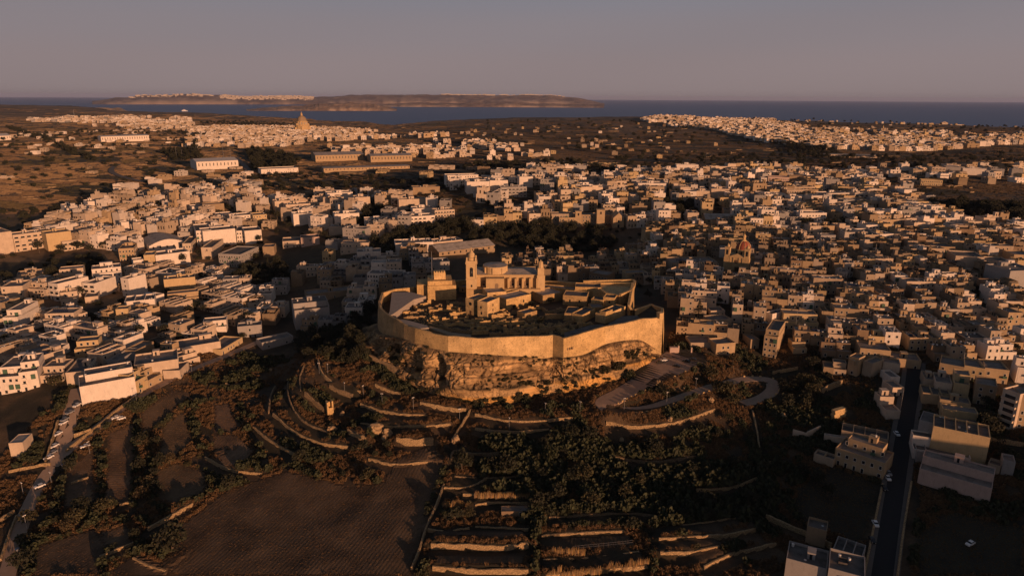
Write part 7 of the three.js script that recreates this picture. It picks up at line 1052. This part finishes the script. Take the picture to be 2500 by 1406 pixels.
  const scrub = top(new THREE.Group(), 'hillside_scrub'); tag(scrub, 'dry grass tufts, thorny cushions and prickly pear over the hillside', null, null, 'stuff');
  const lists = [[], [], [], [], []]; let tries = 0; while (tries++ < 150000) {
    const x = lerp(-235, 245, R()), z = lerp(-190, -400, R()), d = Math.hypot(x, z); if (Math.abs(x) > 20 - z * .82 || inPoly(x, z, CLIFF_ZONE)) continue; const s = project(V(x, -30, z)); if (s[1] > (x < 5 ? 1400 : 1425)) continue; 
    const nr = nearRoad(x, z); if (nr && nr[0] < .6) continue; if (occupied(x, z, 0) || byWall(x, z)) continue; const f = inField(x, z), a = fbm(x / 17, z / 17, 4, 201), b = fbm(x / 6, z / 6, 3, 203), hill = Math.abs(x) < 150; if (f) { if (R() < .7) lists[0].push([x, z, .2 + .32 * R()]); continue; }
    if (z < -330 && (x < -100 || x > 120) && R() < .6) continue;
    if (a > (x < -60 && z > -330 ? .60 : .53) && b > .44) { const w = R(); if (w < .38) lists[2].push([x, z, .8 + .9 * R()]); else lists[1].push([x, z, .8 + 1.2 * R()]); } else if (b > .38) lists[R() < .45 ? 0 : 3].push([x, z, .6 + .8 * R()]);
  }
  { const Z = [[1180, 1080], [1420, 1058], [1620, 1110], [1860, 1150], [1930, 1230], [1840, 1280], [1300, 1290], [1170, 1200]].map(([a, b]) => { const p = hit(a, b, base); return [p.x, p.z]; }); let k = 0, g = 0; while (k < 6500 && g++ < 90000) { const x = lerp(-30, 125, R()), z = lerp(-230, -320, R()); if (!inPoly(x, z, Z) || inField(x, z) || byWall(x, z) || (nearRoad(x, z) ?? [9])[0] < 1) continue; const w = fbm(x / 14, z / 11, 4, 221); if (w < .40) continue; lists[R() < .3 ? 2 : R() < .8 ? 4 : 1].push([x, z, .9 + 1.5 * R()]); k++; } }
  const hedges = [[[332, 1040], [336, 1100], [330, 1180], [322, 1240]], [[240, 1078], [248, 1150], [240, 1240]], [[470, 990], [480, 1070], [505, 1140]], [[585, 985], [600, 1050], [640, 1100], [600, 1150]], [[150, 1150], [140, 1240], [100, 1300]], [[352, 1060], [372, 1140], [360, 1210], [400, 1250]], [[505, 1140], [520, 1190], [470, 1230]], [[420, 1250], [560, 1180], [700, 1140], [780, 1170]], [[230, 1290], [320, 1270], [380, 1290]], [[80, 1330], [70, 1406]], [[270, 1340], [250, 1406]], [[520, 975], [440, 1000], [380, 1050]], [[640, 1090], [720, 1100], [800, 1080]], [[1090, 1140], [1075, 1180], [1040, 1260]], [[880, 1040], [960, 1046], [1050, 1046]], [[700, 1010], [760, 1050], [850, 1068]], [[1930, 1190], [1940, 1260], [2000, 1300]], [[2250, 1250], [2330, 1245], [2420, 1262]], [[1300, 1290], [1310, 1340], [1305, 1406]], [[1590, 1270], [1600, 1330], [1590, 1400]]];
  for (const L of hedges) { const P = L.map(([a, b]) => hit(a, b, base)), c = new THREE.CatmullRomCurve3(P), k = Math.round(c.getLength() / .75); for (let i = 0; i < k; i++) { const p = c.getPoint(R()), x = p.x + (R() + R() - 1) * 2.2, z = p.z + (R() + R() - 1) * 2.2; if (byWall(x, z) || (nearRoad(x, z) ?? [9])[0] < .8) continue; lists[R() < .3 ? 2 : R() < .6 ? 4 : 1].push([x, z, .7 + 1.1 * R()]); } }
  const dry = std(.16, .105, .056, null, 0, .95, { vertexColors: true }), rust = std(.125, .074, .039, null, 0, .95, { vertexColors: true });
  [[tuft, dry], [cushion, LEAF.olive], [pear, LEAF.green], [cushion, rust], [cushion, LEAF.dark]].forEach(([m, mat], i) => { const l = lists[i], im = new THREE.InstancedMesh(m.geo(), mat, l.length); im.name = ['dry_tufts', 'cushions', 'prickly_pear', 'dry_cushions', 'dark_cushions'][i]; l.forEach(([x, z, s], k) => { q.setFromAxisAngle(V(0, 1, 0), R() * 6.28); im.setMatrixAt(k, mt.compose(V(x, ground(x, z), z), q, V(s, s * (.7 + .6 * R()), s))); }); shade(im); scrub.add(im); });
  console.log('scrub', lists.map((l) => l.length).join(' '));
  // field walls far away
  const W = 260, fw = new THREE.InstancedMesh(new THREE.BoxGeometry(1, 1, 1), M.rubbleDark, W); let k = 0, gd = 0; while (k < W && gd++ < 20000) { const px = R() * 2500, py = lerp(300, 500, R()); const p = hit(px, py, base), d = Math.hypot(p.x, p.z); if (d < 620 || d > 4200 || occupied(p.x, p.z, 8) || PARKS.some((P2) => inPoly(p.x, p.z, P2))) continue; if (py > 410 && px > 250 && px < 2230) continue; q.setFromAxisAngle(V(0, 1, 0), (R() < .8 ? (R() - .5) * .9 : 1.2 + (R() - .5) * .6) + .1); const l = (5 + 32 * R() * R()) * Math.min(3, d / 900); fw.setMatrixAt(k++, mt.compose(p.add(V(0, .5, 0)), q, V(l, 1.2 + 1.2 * R(), .7))); } fw.count = k; tag(top(fw, 'field_walls'), 'countless low rubble walls between far fields', null, null, 'stuff'); shade(fw);
  { // stubble strips in plot colours, placed to catch low sun and brighten far fields
    const wg = new MB(); for (let i = 0; i < 5; i++) { const x0 = -5 + 2 * i, x1 = x0 + 2.1, h = .35 + .35 * R(), h2 = .35 + .35 * R(), zz = (R() - .5) * .5; wg.quad([x0, -.2, .4 + zz], [x1, -.2, .4 + zz], [x1, h2, zz], [x0, h, zz]).quad([x1, -.2, -.4 + zz], [x0, -.2, -.4 + zz], [x0, h, zz], [x1, h2, zz]); }
    const g = wg.geo(), L = []; let tr = 0; while (L.length < 70000 && tr++ < 400000) { const px = R() * 2560 - 30, py = 262 + 260 * Math.pow(R(), 1.4), dd = ray(px, py); if (dd.y > -.006) continue; let t = 120 / -dd.y; for (let k = 0; k < 3; k++) t = (EYE.y - base(dd.x * t, dd.z * t)) / -dd.y; const x = dd.x * t, z = dd.z * t, d = Math.hypot(x, z), y = base(x, z); if (d < 560 || d > 6500 || y < -40 || occupied(x, z, 4) || Math.abs(EYE.y + dd.y * t - y) > 4) continue; const [k, e] = plot(x, z); if (e < .03 || k >= .82 && R() < .7) continue; L.push([x, y, z, d]); }
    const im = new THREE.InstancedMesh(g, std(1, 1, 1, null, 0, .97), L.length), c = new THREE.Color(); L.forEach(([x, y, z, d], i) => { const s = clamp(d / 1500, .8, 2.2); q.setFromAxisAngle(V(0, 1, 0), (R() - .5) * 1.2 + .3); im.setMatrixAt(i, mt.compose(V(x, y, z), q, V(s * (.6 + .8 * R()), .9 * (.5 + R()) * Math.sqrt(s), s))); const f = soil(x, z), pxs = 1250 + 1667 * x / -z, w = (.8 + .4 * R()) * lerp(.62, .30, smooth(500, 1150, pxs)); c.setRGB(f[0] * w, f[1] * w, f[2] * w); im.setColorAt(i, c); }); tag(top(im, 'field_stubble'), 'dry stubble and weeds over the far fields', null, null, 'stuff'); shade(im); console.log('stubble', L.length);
  }
  // dry canes
  const cane = new MB(); for (let i = 0; i < 9; i++) { cane.col = [1, .9, .7].map((v) => v * (.6 + .6 * R())); const x = (R() - .5) * 1.1, l = 1.5 + 1.3 * R(), e = (R() - .5) * .5; cane.limb([x, -.2, 0], [x + e, l, (R() - .5) * .3], .035, .02, 4); cane.tri([x, .2, .02], [x + .22, .2, .05], [x + e, l, .02]); }
  const rows = [[[1160, 1216], [1292, 1222]], [[1235, 1252], [1300, 1254]], [[1350, 1352], [1425, 1356]], [[1332, 1404], [1580, 1380]], [[1080, 1240], [1130, 1236]]], C = []; for (const [a, b] of rows) { const A = at(...a), Bq = at(...b), n = Math.round(A.distanceTo(Bq) / .45); for (let i = 0; i < n; i++) { const p = A.clone().lerp(Bq, (i + R() * .5) / n); C.push([p.x, p.z + (R() - .5), .8 + .6 * R()]); } }
  const ci = new THREE.InstancedMesh(cane.geo(), std(.34, .25, .15, null, 0, .9, { vertexColors: true }), C.length); C.forEach(([x, z, s], i) => { q.setFromAxisAngle(V(0, 1, 0), R() - .5); ci.setMatrixAt(i, mt.compose(V(x, ground(x, z), z), q, V(s, s, s))); }); tag(top(ci, 'dry_canes'), 'rows of dry reed canes along the terraced plots', null, null, 'stuff'); shade(ci);
}
// ---------------------------------------------------------------- street furniture and cars
{
  const post = new MB(); post.cyl(0, 0, -.5, 6.2, .09, .06, 6); const head = new MB(); head.box(-.55, .55, 6.15, 6.3, -.12, .12).box(-.62, -.3, 6.0, 6.2, -.16, .16).box(.3, .62, 6.0, 6.2, -.16, .16);
  const gp = post.geo(), gh = head.geo(); const L = [[1628, 985, 'right'], [1699, 950], [1524, 1000], [1416, 1008], [1243, 1048], [841, 960], [933, 988], [1009, 998], [1122, 1026], [779, 912], [800, 914], [887, 968], [56, 1210], [218, 1108], [333, 985], [125, 1184], [64, 1292], [468, 916], [1331, 1012]];
  for (const [px, py] of L) { const g = top(new THREE.Group(), 'street_lamp'), a = new THREE.Mesh(gp, M.steel), b = new THREE.Mesh(gh, M.lampGlass); a.name = 'pole'; b.name = 'lamp_head'; g.add(a, b); const p = at(px, py); g.position.copy(p); g.rotation.y = px; shade(g); tag(g, '', 'street lamp'); later.push({ o: g, p, set: 'lamp', lead: 'slim grey twin headed lamp post' }); }
  for (const [px, py, t, w] of [[1942, 812, 760, .08], [2349, 905, 860, .12], [2482, 938, 900, .1], [2200, 1000, 950, .08], [2135, 640, 595, .1], [2073, 575, 550, .1], [2109, 575, 552, .1], [2183, 735, 690, .1], [1751, 715, 680, .1], [1783, 622, 590, .08], [1470, 652, 628, .1], [1337, 650, 627, .1], [1061, 610, 572, .12], [85, 800, 780, .08], [326, 813, 778, .1], [304, 815, 798, .08], [493, 825, 805, .08], [430, 385, 360, .2], [444, 385, 365, .2], [545, 385, 355, .2], [562, 385, 360, .2], [180, 285, 268, .9], [2240, 352, 330, .2]]) { const p = at(px, py), h = lift(p.x, p.z, t) - p.y, m = new MB(); m.cyl(0, 0, -2, h, w, w * .6, 6); const o = top(m.mesh('mast', M.steel), 'mast'); o.position.copy(p); tag(o, '', 'mast'); later.push({ o, p, set: 'mast', lead: 'thin pale mast' }); }
  // blocks along the hairpin edge
  const bl = new RoundedBoxGeometry(1.15, .85, .6, 2, .06), R = rngOf(3), edge = (side, from, to, gap, group, skip = 0) => { const pts = roads.hairpin_road.pts; let acc = 0; for (let i = Math.round(from * (pts.length - 1)); i < to * (pts.length - 1); i++) { const a = pts[i], b = pts[i + 1], l = Math.hypot(b.x - a.x, b.z - a.z); acc += l; if (acc < gap) continue; acc = 0; if (R() < skip) continue; const nx = -(b.z - a.z) / l, nz = (b.x - a.x) / l, o = a.w / 2 - .3, m = top(new THREE.Mesh(bl, M.bastionPale), 'stone_block'); m.position.set(a.x + nx * o * side, a.y + .45, a.z + nz * o * side); m.rotation.y = Math.atan2(-(b.z - a.z), b.x - a.x) + (R() - .5) * .2; m.scale.set(.85 + .3 * R(), .85 + .3 * R(), 1); shade(m); tag(m, `pale squared guard stone, one of many lining ${group}`, 'guard stone', `guard stones lining ${group}`); } };
  edge(-1, .0, .30, 2.6, 'the inner edge of the car park', .25); edge(-1, .3, .37, 2.4, 'the inside of the lower hairpin'); edge(1, .33, .66, 2.3, 'the outer edge of the lower ramp'); edge(-1, .72, .95, 3, 'the inside of the upper hairpin', .1);
  // gateway by the citadel corner
  const gate = top(new THREE.Group(), 'gate_lodge'), gm = new MB(); gm.box(-2.4, 2.4, -1, 3.2, -1.2, 1.2).box(2.4, 3.1, -1, 4, -.4, .4).box(10, 10.7, -1, 3, -.4, .4); gm.mesh('wall', M.pink, gate); const gi = new MB(); for (let i = 0; i < 14; i++) gi.box(3.3 + i * .48, 3.36 + i * .48, 0, 1.8, -.03, .03); gi.mesh('railing', M.iron, gate).userData.kind = 'stuff'; gate.position.copy(at(1645, 860)); tag(gate, 'small pink gate lodge with railings at the top of the car park', 'gate lodge');
}
function carKind(paint) {
  const S = new THREE.Shape(); S.moveTo(-2.0, .32); S.lineTo(-2.05, .75); S.quadraticCurveTo(-1.95, .9, -1.25, .95); S.lineTo(1.75, .98); S.quadraticCurveTo(2.02, .9, 2.02, .6); S.lineTo(1.98, .32); S.lineTo(-2.0, .32);
  const body = new THREE.ExtrudeGeometry(S, { depth: 1.5, bevelEnabled: true, bevelThickness: .09, bevelSize: .07, bevelSegments: 2 }).translate(0, 0, -.75);
  const C = new THREE.Shape(); C.moveTo(-1.15, .93); C.lineTo(-.5, 1.42); C.lineTo(1.1, 1.44); C.lineTo(1.8, .95); C.lineTo(-1.15, .93); const cab = new THREE.ExtrudeGeometry(C, { depth: 1.3, bevelEnabled: true, bevelThickness: .07, bevelSize: .03, bevelSegments: 1 }).translate(0, 0, -.65);
  const rf = new RoundedBoxGeometry(1.62, .07, 1.36, 2, .03).translate(.3, 1.48, 0), wh = new THREE.CylinderGeometry(.32, .32, .2, 14).rotateX(Math.PI / 2), hl = new THREE.BoxGeometry(.06, .16, .34);
  const g = new THREE.Group(), add = (n, geo, m, x = 0, y = 0, z = 0) => { const o = new THREE.Mesh(geo, m); o.name = n; o.position.set(x, y, z); g.add(o); return o; };
  add('body', body, paint); add('cabin_glass', cab, M.glass); add('car_roof', rf, paint); for (const x of [-1.3, 1.28]) for (const z of [-.76, .76]) add('wheel', wh, M.tyre, x, .32, z); for (const z of [-.55, .55]) add('headlight', hl, M.lampGlass, -2.1, .7, z); return shade(g);
}
{
  const kinds = { white: carKind(M.paintWhite), black: carKind(M.paintBlack), grey: carKind(M.paintGrey), red: carKind(M.paintRed), blue: carKind(M.paintBlue) };
  const C = [[1621, 882, .2, 'white', 'white car parked at the citadel end of the car park'], [1611, 887, .2, 'black', 'black car parked against the cliff beside the white one'], [1652, 896, -.6, 'black', 'black car at the lower row of the car park'], [1676, 884, -.5, 'black', 'first black car of the upper right pair in the car park'], [1692, 880, -.4, 'black', 'second dark car of the upper right pair in the car park'],
    [2168, 1170, 1.45, 'white', 'white car parked on the straight street by the arched farmhouse'], [2170, 1158, 1.45, 'grey', 'grey car parked just behind the white one on the straight street'], [2138, 1282, 1.4, 'white', 'white car parked lower on the straight street'], [2130, 1322, 1.4, 'black', 'dark car parked lowest on the straight street'], [2160, 1195, 1.45, 'black', 'dark car parked below the farmhouse on the straight street'], [2190, 1062, 1.5, 'white', 'small white van higher on the straight street'], [2370, 1330, .5, 'white', 'white car alone in the dark field at bottom right'],
    [207, 1092, .7, 'white', 'white car pulled off beside the left road'], [282, 1022, .8, 'white', 'white car with dark bonnet off the left road'], [294, 1024, .7, 'white', 'pale van beside the white car off the left road'], [96, 1190, .9, 'white', 'pale pickup under bushes by the left road'], [162, 1135, 1, 'blue', 'bluish car in deep shade by the left road'], [118, 1120, 1.2, 'white', 'nearest white car in the left lane'], [127, 1108, 1.25, 'grey', 'grey car second in the left lane'], [131, 1092, 1.25, 'white', 'white car third in the left lane'], [140, 1062, 1.3, 'white', 'white car fourth in the left lane'], [154, 1035, 1.3, 'white', 'white car fifth in the left lane'], [157, 1028, 1.3, 'grey', 'grey car sixth in the left lane'], [187, 992, 1.4, 'white', 'white van at the top of the left lane'], [52, 1340, 1, 'grey', 'grey car half hidden at the bottom of the left road'], [170, 1010, 1.3, 'grey', 'grey car seventh in the left lane']];
  for (const [px, py, a, k, l] of C) { const o = top(kinds[k].clone(), 'parked_car'), p = at(px, py), nr = nearRoad(p.x, p.z); o.position.copy(p).setY((nr && nr[0] < 1 ? nr[1].y + .14 : p.y + .04)); o.rotation.y = a; tag(o, l, 'car'); }
  const b = top(new THREE.Group(), 'ferry'), m = new MB(); m.box(-45, 45, 0, 9, -9, 9).box(-38, 20, 9, 18, -8, 8).box(-20, 5, 18, 24, -6, 6); m.mesh('hull', M.paintWhite, b); const f = new MB(); f.box(-14, -6, 24, 32, -3, 3); f.mesh('funnel', M.paintRed, b); const d = ray(450, 271.5), t = (-90 - EYE.y) / d.y; b.position.set(d.x * t, -90, d.z * t); tag(b, 'white ferry crossing the channel between the islands', 'ferry');
}
{ // trellis of the terraced plot
  const g = top(new THREE.Group(), 'wire_trellis'), A = at(1400, 1345), Bq = at(1545, 1330); for (let i = 0; i <= 12; i++) { const p = A.clone().lerp(Bq, i / 12), m = new MB(); m.cyl(0, 0, 0, 2.1, .05, .05, 5); const o = m.mesh('post', M.bark, g); o.position.set(p.x, ground(p.x, p.z), p.z); } const w = new MB(); for (const y of [1.1, 2]) for (let i = 0; i < 12; i++) { const p = A.clone().lerp(Bq, i / 12), q = A.clone().lerp(Bq, (i + 1) / 12); w.limb([p.x, ground(p.x, p.z) + y, p.z], [q.x, ground(q.x, q.z) + y, q.z], .025, .025, 4); } w.mesh('wires', M.steel, g).userData.kind = 'stuff'; tag(g, 'wire trellis on thin posts in the bottom centre plot', 'trellis');
}
describe(); { const m = new Map(); for (const o of scene.children) { const l = o.userData.label; if (l && m.has(l) && !o.userData.group && o.userData.category) console.log('dup', l, o.name, m.get(l)); m.set(l, o.name); } }
console.log('lots', lots.length, 'own', nOwn, 'top level', scene.children.length);
renderer.render(scene, camera);
